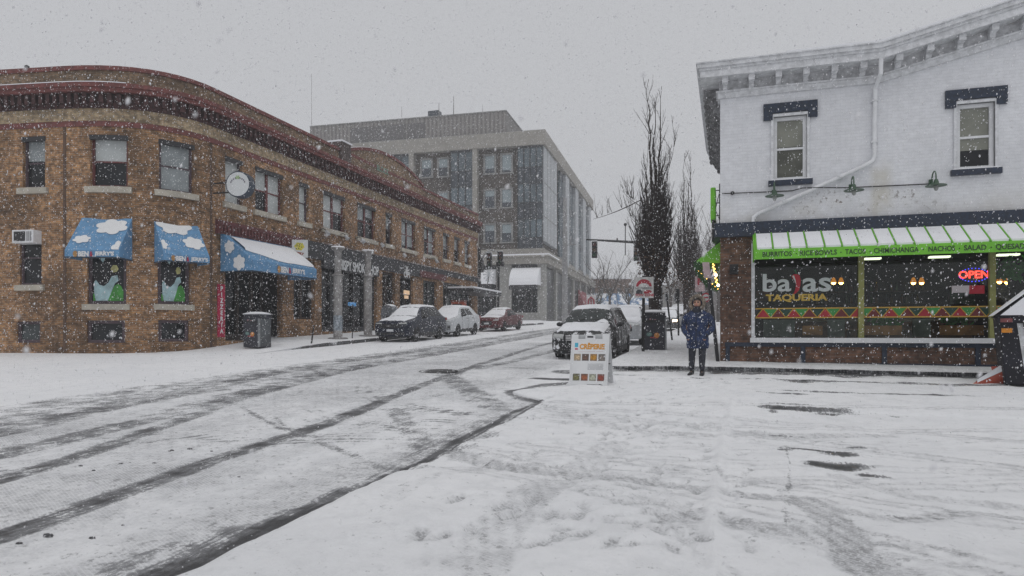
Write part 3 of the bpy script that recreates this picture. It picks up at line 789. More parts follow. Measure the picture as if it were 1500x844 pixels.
a3 = awning('awning', 'large blue shop awning half covered with snow over the ice cream entrance', s0, s1, 5.36, 4.28, 3.86, 1.42, BLUE, [])
bj_text(a3[0], a3[5], a3[6], a3[3], a3[7], a3[8], .34, .58)
pt = a3[9]; m = MB(); n = 30; top = []; 
lo_e = [(.06+.93*i/n, 0) for i in range(n+1)]
def ledge_(u): return .96-.30*max(0, 1-u*2.3)-.06*vn1(u*9)-.05*max(0, .5-u)*2
def vn1(x): return float(vnoise(np.array([x]), np.array([.5]), 1.0)[0])
upper = [(u, .17) for u, _ in lo_e]; lower = [(u, min(.97, ledge_(u))) for u, _ in lo_e]
P1 = [pt(u, v, .05) for u, v in upper]; P2 = [pt(u, (v*.5+.085), .075) for u, v in lower]; P3 = [pt(u, v*.93, .07) for u, v in lower]; P4 = [pt(u, v, .02) for u, v in lower]
P0 = [pt(u, .14, .02) for u, v in upper]
allp = P0+P1+P2+P3+P4; fs = []
for r in range(4):
    for i in range(n): fs.append((r*(n+1)+i, r*(n+1)+i+1, (r+1)*(n+1)+i+1, (r+1)*(n+1)+i))
m.add(allp, fs); sn = m.build('lying_snow', SNOWM, a3[0], smooth=True)
# clouds on the left cheek
A, C, E_ = a3[1], a3[3], a3[5]; cn = -a3[7]
m = MB()
for u, z, r in ((.30, .62, .20), (.60, .22, .24)):
    pl = cloud(u, z, r/1.4, 1.0, seed=int(u*50)); H = A.z-E_.z
    m.add([Vector((A.x+(C.x-A.x)*a, A.y+(C.y-A.y)*a, E_.z+H*b))+cn*.03 for a, b in pl], [tuple(range(len(pl)))])
m.build('printed_cloud', WHT, a3[0], fix=False)
# ---- signs on the brick building
s0 = sp(317.5); s1 = sp(328)
pz = thing('banner', 'tall narrow red banner with white letters at the left side of the entrance', 'banner', (0, 0, 0))
z1 = FB.z_px(s0, 416); z0 = FB.z_px(s0, 494)
m = MB(); FB.box(m, s0, s1, z0, z1, .02, .05); m.build('cloth', mat('banner_red', (.42, .012, .06), .7, snow=.05, snow_scale=22), pz)
for k, ch in enumerate('PIZZERIA'):
    c = FB.P((s0+s1)/2, z1-.17-k*(z1-z0-.25)/7.6, .06); al = (FB.P(s1, 0, 0)-FB.P(s0, 0, 0)).normalized()
    text('letter', ch, .24, WHT, c, al, (0, 0, 1), pz, bold=.008)
rs = thing('round_sign', 'round white illuminated sign with navy rim on a wall bracket', 'sign', (0, 0, 0))
c = at_d(349, 270, 24.6); fd = Vector((.18, -.98, 0)).normalized()    # faces down the street
M = Matrix.Translation(c) @ fd.to_track_quat('Z', 'Y').to_matrix().to_4x4()
m = MB(); m.T = M; m.lathe([(.40, -.36), (.47, -.34), (.47, .02), (.43, .03)], n=36); m.build('rim', mat('sign_navy', (.02, .035, .06), .5, snow=.08, snow_scale=16), rs, smooth=True)
m = MB(); m.T = M; m.lathe([(.43, .0), (.43, .036)], n=36); m.build('face', mat('sign_white', (.62, .64, .65), .4, var=.03), rs)
m = MB(); m.T = M
for k in range(9):
    a = R(215-k*31.5+0)-math.pi/2*0; 
    if k in (4,): continue
    aa = R(165-k*18.7); cx_, cz_ = .27*math.cos(aa), .02+.20*math.sin(aa)
    m.T = M; m.box(cx_-.022, cx_+.022, cz_-.03, cz_+.03, .037, .041)
m.build('small_letters', mat('sign_grey_print', (.15, .14, .18), .6), rs)
m = MB(); m.T = M
for k in range(6):
    a = R(k*60); m.add([(0, .24, .042), (.075*math.cos(a-.3), .24+.06*math.sin(a-.3), .042), (.10*math.cos(a), .24+.08*math.sin(a), .042), (.075*math.cos(a+.3), .24+.06*math.sin(a+.3), .042)], [(0, 1, 2, 3)])
m.build('leaf_mark', mat('sign_green_print', (.22, .38, .06), .6), rs, fix=False)
m = MB()
for dz in (.12, -.24): m.tube([c+Vector((-.35, .12, dz)), FB.P(sp(312), c.z+dz, .02)], .03, 6)
m.build('bracket', BLACKM, rs)
pc = thing('picture_sign', 'white projecting sign with a yellow dotted picture above the blue awning end', 'sign', (0, 0, 0))
c = at_X(439, 364, -17.35); nf = Vector((.3, -.95, 0)).normalized(); M = Matrix.Translation(c) @ nf.to_track_quat('Z', 'Y').to_matrix().to_4x4()
m = MB(); m.T = M; m.box(-.32, .34, -.40, .36, -.04, .04); m.build('board', mat('sign_white', (.6, .6, .6)), pc)
m = MB(); m.T = M; pl = cloud(0, .08, .2, .8, 24); m.add([(a, b, .044) for a, b in pl], [tuple(range(len(pl)))]); m.build('yellow_dish', mat('dish_yellow', (.55, .5, .06), .6), pc, fix=False)
m = MB(); m.T = M
for a, b in ((-.1, .1), (.02, .17), (.1, .05), (-.03, .0), (.0, .09), (-.13, .0)): m.box(a-.02, a+.02, b-.02, b+.02, .046, .05)
m.build('dots', BLKF, pc)
m = MB(); m.T = M; m.add([(-.22, -.12, .045), (.2, -.2, .045), (.12, -.3, .045), (-.1, -.26, .045)], [(0, 1, 2, 3)]); m.build('red_plate', mat('plate_red', (.3, .08, .05)), pc, fix=False)
m = MB(); m.tube([c+Vector((-.3, .1, .2)), Vector((-18, c.y+.2, c.z+.2))], .02, 5); m.build('bracket', BLACKM, pc)
sk = thing('shop_lettering', 'white smoke shop lettering on the black fascia behind the metal columns', 'sign', (0, 0, 0))
c0 = FB.P(sp(484.5), 4.92, .17); c1 = FB.P(sp(550.5), 4.92, .17)
W_ = (c1-c0).length
o = text('letters', 'WHISPY SMOKE SHOP', .66, WHT, c0.lerp(c1, .5)+Vector((0, 0, -.04)), (0, 1, 0), (0, 0, 1), sk, bold=.012, xs=1)
xs_ = [v.co.y for v in o.data.vertices]; k = W_/(max(xs_)-min(xs_)); cy_ = (max(xs_)+min(xs_))/2
for v in o.data.vertices: v.co.y = c0.lerp(c1, .5).y+(v.co.y-cy_)*k
m = MB(); FB.box(m, sp(470.5), sp(552), 4.62, 5.02, .0, .15); m.build('backing', BLKF2, sk)
wn = thing('window_neon', 'small blue and violet neon sign inside the smoke shop window', 'neon sign', (0, 0, 0))
c = at_X(515, 446, -18.15); m = MB(); m.box(c.x, c.x+.02, c.y-.55, c.y+.5, c.z-.12, c.z+.12); m.build('panel', BLKF, wn)
text('letters', 'OPEN', .22, emis('neon_blue', (.05, .25, .55), .6), c+Vector((.03, 0, 0)), (0, 1, 0), (0, 0, 1), wn, bold=.02, xs=1.3)
for y0, y1, lab in ((425, 432, 'upper glowing cream menu poster in the dark window behind the black car'), (432.5, 438, 'lower glowing cream menu poster in the dark window behind the black car')):
    a = at_X(591.5 if y0 < 430 else 592.5, y0, -18.1); b = at_X(599.5 if y0 < 430 else 598, y1, -18.1)
    ps = MB(); ps.box(-18.12, -18.08, a.y, b.y, b.z, a.z); o = ps.build('window_poster', emis('poster_cream', (.9, .62, .38), .55), None); tag(o, lab, 'poster', 'lit posters in the window')
sg = thing('shop_sign', 'white three letter sign over the dark window behind the black car', 'sign', (0, 0, 0))
text('letters', 'OPI', .5, WHT, at_X(596, 403, -17.85), (0, 1, 0), (0, 0, 1), sg, bold=.01)
c = at_X(596, 396, -17.85); m = MB()
for k in range(6):
    a = R(60*k); m.tube([c, c+Vector((0, .28*math.cos(a), .28*math.sin(a)))], .03, 5)
m.build('star_mark', WHT, sg)
# snowy flat canopy at the far end
fc = thing('flat_canopy', 'dark flat shop canopy with snow on top at the far end of the brick building', 'canopy', (0, 0, 0))
m = MB(); FB.box(m, sp(655), END+.1, 4.35, 4.6, .02, 1.9); m.build('frame', BLKF, fc)
m = MB(); FB.box(m, sp(655), END+.1, 4.6, 4.72, .02, 1.92); bevel(m.build('lying_snow', SNOWM, fc), .03)
ch = thing('roof_chimney_pipe', 'small dark pipe standing on the roof at the far left', 'pipe', (0, 0, 0))
c = at_d(39.5, 103, 25); m = MB(); m.tube([c-Vector((0, 0, .9)), c+Vector((0, 0, .05))], .05, 8); m.build('pipe', BLACKM, ch)
m = MB(); m.lathe([(.08, 0), (.08, .1), (.02, .14)], (c.x, c.y, c.z+.05), n=8); m.build('cap', BLACKM, ch)
# ================================================================ OFFICE BUILDING
def camP(r, d): return (r*C_-d*S_, r*S_+d*C_)
fu, fv = (-.9701, .2425), (.2425, .9701)
KX, KD = 3.51, 78.
def off(t): return camP(KX+fu[0]*t, KD+fu[1]*t)
def offr(t): return camP(KX+fv[0]*t, KD+fv[1]*t)
FO = Facade([off(34), off(0), offr(43)]); FO.lo = 0; CL = FO.L[1]
GO = gz(*off(0))-.1
ob = thing('office_building', 'five storey office block with concrete frame and ribbed rooftop storey, hazy in the snow', 'building')
OBR = brick('grey_brown_brick', (.115, .095, .08), (.08, .068, .06), (.11, .10, .09), w=.3, h=.1)
RIB = N('ribbed_cladding'); 
_w = RIB.n('TexWave'); _w.wave_type = 'BANDS'; _w.bands_direction = 'X'; _w.inputs['Scale'].default_value = .62; RIB.l(RIB.coord('UV'), _w.inputs[0])
RIB.col(RIB.mix(_w.outputs['Fac'], (.16, .15, .145), (.27, .255, .245))); RIB.rough(.8); RIB.bump(_w.outputs['Fac'], .6, .15); RIB = RIB.m
GLZ = mat('curtain_glass', (.10, .13, .15), .12, var=.35, scale=.3); SPN = mat('spandrel', (.045, .055, .07), .3, var=.3, scale=.5)
GLP = mat('pale_glass', (.26, .31, .33), .15, var=.1, scale=.3); WP2 = mat('white_panel', (.38, .40, .42), .5, var=.05)
MUL = mat('mullion', (.03, .035, .042), .5)
def so(x): return FO.s_px(x)
m = MB(); FO.wall(m, 0, FO.L[-1], GO, 24.6, [], 0, o=-.5); m.build('wall', OBR, ob)
m = MB(); FO.box(m, 0, FO.L[-1], 23.1, 24.75, -.6, .35); FO.box(m, 0, FO.L[-1], 10.45, 11.3, -.5, .15); FO.box(m, 0, FO.L[-1], 9.5, 10.3, -.5, .7)
FO.box(m, 0, FO.L[-1], 10.3, 10.45, -.5, .9)
piers = [(600, 607), (693, 700), (508, 515)]
for a, b in piers: FO.box(m, so(a), so(b), 11.3, 23.1, -.45, .3)
m.build('concrete_frame', CONC, ob)
m = MB(); FO.box(m, 0, CL+6, 10.45, 10.62, -.2, .88); m.build('ledge_snow', SNOWM, ob)
m = MB(); FO.box(m, 0, FO.L[-1], 24.75, 24.80, -.5, .3); m.build('roof_edge_snow', mat('metal_edge', (.3, .3, .3)), ob)
def glassbay(s0, s1, n, z0=11.3, z1=23.1, pm=GLZ, fl=4.05):
    f = MB(); e = [s0+(s1-s0)*k/n for k in range(n+1)]
    for t in e: FO.box(f, max(s0, t-.06), min(s1, t+.06), z0, z1, -.35, .06)
    zz = z1-.25; rows = []
    while zz > z0+1: rows.append(zz); zz -= fl
    FO.box(f, s0, s1, z1-.25, z1, -.35, .03)
    for zz in rows[1:]: FO.box(f, s0+.06, s1-.06, zz-.08, zz+.08, -.35, .04)
    for zz in rows: FO.box(f, s0+.06, s1-.06, zz-2.2-.05, zz-2.2+.05, -.35, .03) if zz-2.2 > z0 else None
    w = f.build('window_wall', MUL, ob)
    for zz in rows:
        g = MB(); FO.box(g, s0, s1, max(z0, zz-2.2), zz, -.3, -.05); g.build('vision_glass', pm, w)
        if zz-2.2 > z0: h = MB(); FO.box(h, s0, s1, max(z0, zz-fl), zz-2.2, -.3, -.06); h.build('spandrel', SPN, w)
for a, b, n in ((660, 692.5, 3), (565, 599.5, 3), (758, 794.8, 4), (475, 507, 3)): glassbay(so(a), so(b), n)
for a, b in ((708, 724), (733, 749), (615, 631), (640, 655), (523, 538), (546, 560)):
    for r in range(3):
        z1 = 22.4-4.05*r; s0, s1 = so(a), so(b); f = MB()
        for q in ((s0-.12, s0+.1), (s1-.1, s1+.12)): FO.box(f, q[0], q[1], z1-2.15, z1+.1, -.55, -.36)
        FO.box(f, s0-.12, s1+.12, z1-.05, z1+.15, -.55, -.36); FO.box(f, s0-.2, s1+.2, z1-2.25, z1-2.1, -.55, -.3)
        w = f.build('window', CONCG, ob)
        g = MB(); FO.box(g, s0+.1, s1-.1, z1-2.1, z1-.05, -.55, -.46); g.build('pane', SPN, w)
        g = MB(); k = random.choice([.35, .75, .9, .5]); FO.box(g, s0+.12, s1-.12, z1-.07-1.95*k, z1-.07, -.459, -.45); g.build('blind', GLP, w)
# receding right side: white fins, brick strips, dark window strips
m = MB(); FO.box(m, CL+.15, so(814.5), 12.2, 23.0, -.45, .12); w = m.build('white_panel', WP2, ob)
f = MB(); s0, s1 = CL+.15, so(814.5)
for k in range(1, 4): FO.box(f, s0+(s1-s0)*k/4-.04, s0+(s1-s0)*k/4+.04, 12.2, 23.0, .12, .14)
for zz in (18.9, 15.0): FO.box(f, s0, s1, zz-.05, zz+.05, .121, .145)
f.build('panel_joint', CONCG, w)
X0 = 822
for a, b, c_ in ((822, 826.5, 832), (836.5, 841, 845.5), (849, 852.5, 856.5), (858.5, 861.5, 864)):
    g = MB(); FO.box(g, so(a), so(b), 10.7, 23.0, -.45, -.2); w = g.build('window_strip', GLZ, ob)
    for zz in (19.0, 14.95, 22.45, 11.3): f = MB(); FO.box(f, so(a), so(b), zz-.5, zz+.5, -.2, -.15); f.build('spandrel', SPN, w)
    f = MB(); FO.box(f, so(b), so(c_), 10.6, 23.0, -.45, .2); f.build('white_fin', WP2, ob)
# rooftop storey
FPh = Facade([off(29.6), off(4.35), camP(KX+fu[0]*4.35+fv[0]*30, KD+fu[1]*4.35+fv[1]*30)]); FPh.lo = 0
m = MB(); FPh.box(m, 0, FPh.L[-1], 24.3, 27.3, -.4, 0); m.build('rooftop_storey', RIB, ob)
m = MB(); FPh.box(m, 0, FPh.L[-1], 27.3, 27.42, -.5, .08); m.build('rooftop_edge', CONCG, ob)
for a, b in ((514, 540), (541.5, 568), (569.5, 595), (596.5, 623)):
    m = MB(); FPh.box(m, FPh.s_px(a), FPh.s_px(b), 24.75, 26.75, .0, .03); m.build('louvre_panel', mat('louvre', (.13, .125, .125), .7, var=.15), ob)
m = MB(); FPh.box(m, FPh.L[1]+5.5, FPh.L[1]+7.5, 24.8, 26.6, .0, .05); m.build('roof_door', SPN, ob)
m = MB(); P4 = [FO.P(0, 24.2, -.5), FO.P(CL, 24.2, -.5), FO.P(FO.L[-1], 24.2, -.5), Vector((*camP(KX+fu[0]*34+fv[0]*43, KD+fu[1]*34+fv[1]*43), 24.2))]
m.add(P4, [(0, 1, 2, 3)]); P5 = [FPh.P(0, 27.25, -.3), FPh.P(FPh.L[1], 27.25, -.3), FPh.P(FPh.L[2], 27.25, -.3), Vector((*camP(KX+fu[0]*29.6+fv[0]*30, KD+fu[1]*29.6+fv[1]*30), 27.25))]
m.add(P5, [(0, 1, 2, 3)]); m.quad(P5[0], P5[3], P5[3]-Vector((0, 0, 3)), P5[0]-Vector((0, 0, 3))); m.quad(P4[0], P4[3], P4[3]-Vector((0, 0, 22)), P4[0]-Vector((0, 0, 22)))
m.build('roof', ROOF, ob)
# ground floor
LST = mat('light_stone', (.33, .325, .31), .85, var=.15)
for a, b, o_ in [(so(p_), so(q_), .25) for p_, q_ in ((728, 750), (788, 798), (640, 655))]+[(so(a_), so(a_)+1.1, .2) for a_ in (812, 826, 838, 848, 857)]:
    m = MB(); FO.box(m, a, b, GO, 9.5, -.4, o_); m.build('stone_pier', LST, ob)
m = MB(); FO.box(m, so(750)+.01, so(788)-.01, GO, GO+.85, -.3, .15); m.build('stone_plinth', LST, ob)
for a, b, n in ((700, 728, 3), (750, 788, 4), (655, 700, 3)):
    f = MB(); s0, s1 = so(a), so(b)
    for k in range(n+1): t = s0+(s1-s0)*k/n; FO.box(f, t-.08, t+.08, GO, 9.5, -.3, -.02)
    FO.box(f, s0, s1, 6.3, 6.5, -.3, -.03); w = f.build('shopfront', BLKF, ob)
    g = MB(); FO.box(g, s0, s1, GO, 9.4, -.2, -.15); g.build('pane', PANE, w)
g = MB(); FO.box(g, so(798)+.2, FO.L[-1], GO, 9.4, -.3, -.1); g.build('dark_glazing', mat('shop_dark', (.04, .042, .046), .3, var=.5, scale=1), ob)
def far_awning(lab, a, b, zt, zf, proj, mt, snowed=True):
    aw = thing('awning', lab, 'awning'); m = MB(); s0, s1 = so(a), so(b)
    n = 8; pts = []
    for k in range(n+1):
        t = k/n; o = .2+proj*math.sin(t*math.pi/2)**1.3; z = zt-(zt-zf)*(1-math.cos(t*math.pi/2)); 
        pts.append((o, z))
    for (o0, z0), (o1, z1) in zip(pts, pts[1:]): m.quad(FO.P(s0, z0, o0), FO.P(s1, z0, o0), FO.P(s1, z1, o1), FO.P(s0, z1, o1))
    for s_ in (s0, s1): m.add([FO.P(s_, z, o) for o, z in pts]+[FO.P(s_, zf, .2)], [tuple(range(n+2))])
    m.build('canopy', mt, aw)
    m = MB(); FO.box(m, s0, s1, zf-.5, zf, .2+proj-.03, .2+proj); m.build('valance', BLKF, aw)
    return aw
SNAW = mat('snowy_awning', (.06, .06, .065), .7, snow=1.35, snow_scale=1.4)
far_awning('snow covered dark awning on the far building corner, right of its stone pier', 752, 806 if False else 793, 9.1, 7.0, 1.9, SNAW)
far_awning('snow covered dark awning on the far building, left of its stone pier', 700, 727, 9.0, 7.2, 1.6, SNAW)
ra = thing('red_awning', 'small dark red awning far down the side of the office building', 'awning')
m = MB(); s0 = so(846); s1 = so(857); m.add([FO.P(s0, 8.2, .1), FO.P(s1, 8.2, .1), FO.P(s1, 4.6, 1.6), FO.P(s0, 4.6, 1.6), FO.P(s0, 4.6, .1)], [(0, 1, 2, 3), (0, 3, 4)])
m.build('canopy', mat('faded_red', (.25, .04, .05)), ra)
# masts and boxes on the roofs
def mast(x, y0, y1, d, r, lab):
    a = at_d(x, y0, d); b = at_d(x, y1, d); o = MB(); o.tube([a, b], [r, r*.5], 6); q = o.build('roof_mast', CONCG, None); tag(q, lab, 'mast', 'thin masts on the office roof')
mast(456.5, 240, 108, 86, .035, 'tallest thin mast, left of the office block'); mast(664.5, 168, 140, 80, .06, 'thick dotted mast in the middle of the office roof')
mast(643, 168, 151, 80, .05, 'short mast beside the roof box'); mast(588.5, 172, 156, 82, .03, 'thinnest mast left of the roof box'); mast(707, 166, 153, 80, .03, 'small mast near the right end of the office roof')
c = at_d(638, 168, 82); m = MB(); m.box(c.x-.8, c.x+.6, c.y-.5, c.y+.5, 26.9, 28.2); o = bevel(m.build('roof_box', SPN, None), .05); tag(o, 'small dark box on top of the office roof', 'roof box')
# ================================================================ FAR HOUSES AND SHOPS DOWN THE STREET
def far_block(lab, x0, x1, y1, d, depth, mt, rows=1, cols=5, name='far_building'):
    a = at_d(x0, 480, d); b = at_d(x1, 480, d); zt = EYE+(488-y1)/1000*d; g = base(a.x, a.y)-.5
    F = Facade([(a.x, a.y), (b.x, b.y)]); t = thing(name, lab, 'building')
    hs = []; W = F.L[-1]
    for r in range(rows):
        for c_ in range(cols):
            cw = W/cols; z0 = g+1.6+(zt-g-1)*r/rows; hs.append((cw*(c_+.3), cw*(c_+.7), z0, z0+1.7))
    m = MB(); F.wall(m, 0, W, g, zt, hs, .2); F.box(m, 0, W, g, zt, -depth, -depth+.1)
    for t_ in (0, W): m.quad(F.P(t_, g, 0), F.P(t_, g, -depth), F.P(t_, zt, -depth), F.P(t_, zt, 0))
    m.build('wall', mt, t)
    for h in hs:
        m = MB(); F.box(m, h[0], h[1], h[2], h[3], -.2, -.12); m.build('window', SPN, t)
    m = MB(); F.box(m, -.2, W+.2, zt, zt+.25, -depth, .25); m.build('roof', SNOWM, t)
    return F, t, zt
FF, ft, fz = far_block('low brown brick building far down the street behind the bare trees', 838, 925, 409, 128, 12, mat('far_brown', (.16, .10, .075), .85, var=.2), 2, 7)
far_block('pale far house at the end of the street behind the second poplar', 930, 1010, 418, 150, 12, mat('far_grey', (.25, .24, .23), .85, var=.2), 2, 6)
far_block('dark far house at the end of the street beside the restaurant', 1012, 1062, 405, 135, 12, mat('far_dark', (.13, .115, .11), .85, var=.2), 2, 4)
far_block('long low building behind the brick corner building, far left', -260, 60, 415, 92, 14, mat('far_buff', (.22, .19, .16), .85, var=.2), 2, 14)
for x0, x1, lab in ((858, 902, 'left blue awning of the far shops'), (903, 948, 'right blue awning of the far shops, streaked with snow')):
    a = at_d(x0, 447, 122); b = at_d(x1, 447, 122); za = EYE+.058*122; zb = EYE+.041*122
    aw = thing('awning', lab, 'awning', group='blue awnings of the far shops'); n_ = Vector((S_, -C_, 0)); m = MB()
    A = Vector((a.x, a.y, za)); B = Vector((b.x, b.y, za)); C2 = B+n_*2; D2 = A+n_*2; C2.z = D2.z = zb
    m.add([A, B, C2, D2, Vector((A.x, A.y, zb)), Vector((B.x, B.y, zb))], [(0, 1, 2, 3), (0, 3, 4), (1, 5, 2)])
    m.build('canopy', mat('far_blue', (.10, .20, .36), .7, snow=.55, snow_scale=.9), aw)
# ================================================================ RESTAURANT
FR = Facade([(-.18, 25.6), (-.18, 17.77), (3.33, 17.77), (10, 17.77), (16.8, 17.77)]); FR.lo = FR.L[1]
RS = FR.L[1]
def sr(x): return FR.s_px(x)
def rise(t):
    X = t-RS-.18; return .234*max(0, min(X, 10)-3.33)-.234*max(0, X-10)
WB = brick('white_painted_brick', (.73, .74, .77), (.70, .71, .74), (.66, .67, .70), painted=True, var=.05)
_k = WB.node_tree; _n = _k.nodes; _b = _n['Principled BSDF']; _old = _b.inputs['Base Color'].links[0].from_socket     # old paint flaking off above the fascia, rust run under the pipe elbow
def _nd(t, **kw):
    x = _n.new('ShaderNode'+t)
    for a_, b_ in kw.items(): setattr(x, a_, b_)
    return x
_g = _nd('NewGeometry'); _sx = _nd('SeparateXYZ'); _k.links.new(_g.outputs['Position'], _sx.inputs[0])
def _mr(s, a, b, c=0., d=1.):
    x = _nd('MapRange', interpolation_type='SMOOTHSTEP'); _k.links.new(s, x.inputs[0]); [setattr(x.inputs[i+1], 'default_value', v) for i, v in enumerate((a, b, c, d))]; return x.outputs[0]
def _mul(a, b):
    x = _nd('Math', operation='MULTIPLY'); _k.links.new(a, x.inputs[0]); _k.links.new(b, x.inputs[1]); return x.outputs[0]
_no = _nd('TexNoise'); _no.inputs['Scale'].default_value = 9; _no.inputs['Detail'].default_value = 7; _no.inputs['Roughness'].default_value = .75; _k.links.new(_g.outputs['Position'], _no.inputs[0])
_nl = _nd('TexNoise'); _nl.inputs['Scale'].default_value = 1.3; _nl.inputs['Detail'].default_value = 4; _k.links.new(_g.outputs['Position'], _nl.inputs[0])
_reg = _mul(_mul(_mr(_sx.outputs[0], .9, 2.2), _mr(_sx.outputs[0], 5.2, 4.2)), _mul(_mr(_sx.outputs[2], 4.3, 4.5), _mr(_sx.outputs[2], 5.15, 4.75)))
_pm = _mul(_mul(_mr(_no.outputs[0], .54, .60), _mr(_nl.outputs[0], .42, .58)), _reg)
_m1 = _nd('Mix', data_type='RGBA'); _m1.inputs[7].default_value = (.17, .15, .14, 1); _k.links.new(_pm, _m1.inputs[0]); _k.links.new(_old, _m1.inputs[6])
_run = _mul(_mul(_mr(_sx.outputs[0], 3.1, 3.3), _mr(_sx.outputs[0], 3.75, 3.45)), _mul(_mr(_sx.outputs[2], 5.8, 5.2), _mr(_nl.outputs[0], .3, .6, .1, .6)))
_lo = _mul(_mr(_sx.outputs[2], 5.1, 4.3, 0, .45), _mr(_nl.outputs[0], .35, .65))
_m2 = _nd('Mix', data_type='RGBA'); _m2.inputs[7].default_value = (.50, .47, .38, 1); _k.links.new(_run, _m2.inputs[0]); _k.links.new(_m1.outputs[2], _m2.inputs[6])
_m3 = _nd('Mix', data_type='RGBA'); _m3.inputs[7].default_value = (.52, .50, .45, 1); _k.links.new(_lo, _m3.inputs[0]); _k.links.new(_m2.outputs[2], _m3.inputs[6]); _k.links.new(_m3.outputs[2], _b.inputs['Base Color'])
PB = brick('brown_brick', (.17, .085, .05), (.11, .055, .036), (.13, .10, .085), soot=.5)
rb = thing('restaurant_building', 'two storey corner restaurant with white painted brick above and brown brick below', 'building')
W1 = (sr(1133), sr(1182), FR.z_px(sr(1157), 264), FR.z_px(sr(1157), 170)); W2 = (sr(1401), sr(1457), FR.z_px(sr(1430), 248), FR.z_px(sr(1430), 151))
m = MB(); FR.wall(m, 0, FR.L[-1], 4.31, 7.5, [W1, W2], .16); ts = [RS]+list(FR.L[2:])
for a, b in zip(FR.L[2:], FR.L[3:]): FR.box(m, a, b, 0, 0, -.2, 0, zf=lambda t: (7.5, 7.5001+rise(t)))
m.build('upper_wall', WB, rb, fix=False)
SH = (sr(1105), RS+8.9, 1.48, 3.95)
m = MB(); FR.wall(m, 0, FR.L[-1], .2, 4.0, [SH], .14); m.build('lower_wall', PB, rb, fix=False)
m = MB(); FR.box(m, 0, FR.L[-1], 3.97, 4.315, .0, .14); m.build('fascia_band', NAVY, rb)
# stall riser framing: navy rails and posts
m = MB(); zb = gz(.5, 17.6)-.02
FR.box(m, sr(1062), RS+8.9, 1.27, 1.37, .0, .05); FR.box(m, sr(1062), RS+8.9, zb-.1, zb+.08, .0, .04)
for x in (1066, 1176, 1295, 1432): FR.box(m, sr(x)-.05, sr(x)+.05, zb-.1, 1.27, .0, .05)
m.build('riser_frame', NAVY, rb)
m = MB(); FR.box(m, SH[0]-.1, SH[1]+.1, 1.37, 1.485, -.14, .12); m.build('window_ledge', mat('snowy_ledge', (.7, .71, .73), .7, var=.05), rb)
f = MB(); FR.box(f, SH[0]-.07, SH[0]+.01, 1.48, 3.8, -.14, .03); w = f.build('shop_window', WPAINT2, rb)
f = MB(); 
for x in (1262, 1455): FR.box(f, sr(x)-.06, sr(x)+.06, 1.485, 3.95, -.14, -.02)
FR.box(f, SH[0], SH[1], 3.86, 3.95, -.14, -.03); f.build('mullion', mat('olive_yellow_paint', (.30, .30, .10), .6, var=.2), w)
g = MB(); FR.box(g, SH[0], SH[1], 1.49, 3.86, -.115, -.105); g.build('glass_pane', glass('shop_glass', (.84, .9, .86), .5), w)
# painted triangle band across the glass
BZ0, BZ1 = FR.z_px(sr(1280), 464.5), FR.z_px(sr(1280), 450.5)
tb = thing('window_border', 'band of red and green triangles with yellow edging across the restaurant window', 'window decal')
Y_ = mat('decal_yellow', (.60, .36, .06), .6, var=.05)
m = MB(); e1 = sr(1453)-.06+0; s0 = SH[0]+.03
for z in (BZ0, BZ1): FR.box(m, s0, SH[1]-.5, z-.014, z+.014, -.10, -.092)
nT = int((SH[1]-.5-s0)/.175); cols = {'r': MB(), 'd': MB(), 'g': MB(), 'k': MB()}
for k in range(nT):
    a = s0+k*.175*1; b = a+.35; c_ = a+.175
    up_ = k % 2 == 0
    P_ = [(a, BZ0), (b, BZ0), (c_, BZ1)] if up_ else [(a, BZ1), (b, BZ1), (c_, BZ0)]
    key = ('r' if k % 4 == 0 else 'd') if up_ else ('g' if k % 4 == 1 else 'k')
    if b < SH[1]-.5: cols[key].add([FR.P(s, z, -.099) for s, z in P_], [(0, 1, 2)])
    q0, q1 = ((a, BZ0), (c_, BZ1)) if up_ else ((a, BZ1), (c_, BZ0))
    m.tube([FR.P(q0[0], q0[1], -.094), FR.P(q1[0], q1[1], -.094)], .011, 4)
m.build('yellow_edging', Y_, tb)
for key, c_ in (('r', (.40, .02, .035)), ('d', (.16, .02, .025)), ('g', (.05, .30, .07)), ('k', (.015, .06, .04))): cols[key].build('triangles', mat('decal_'+key, c_, .6, var=.1), tb, fix=False)
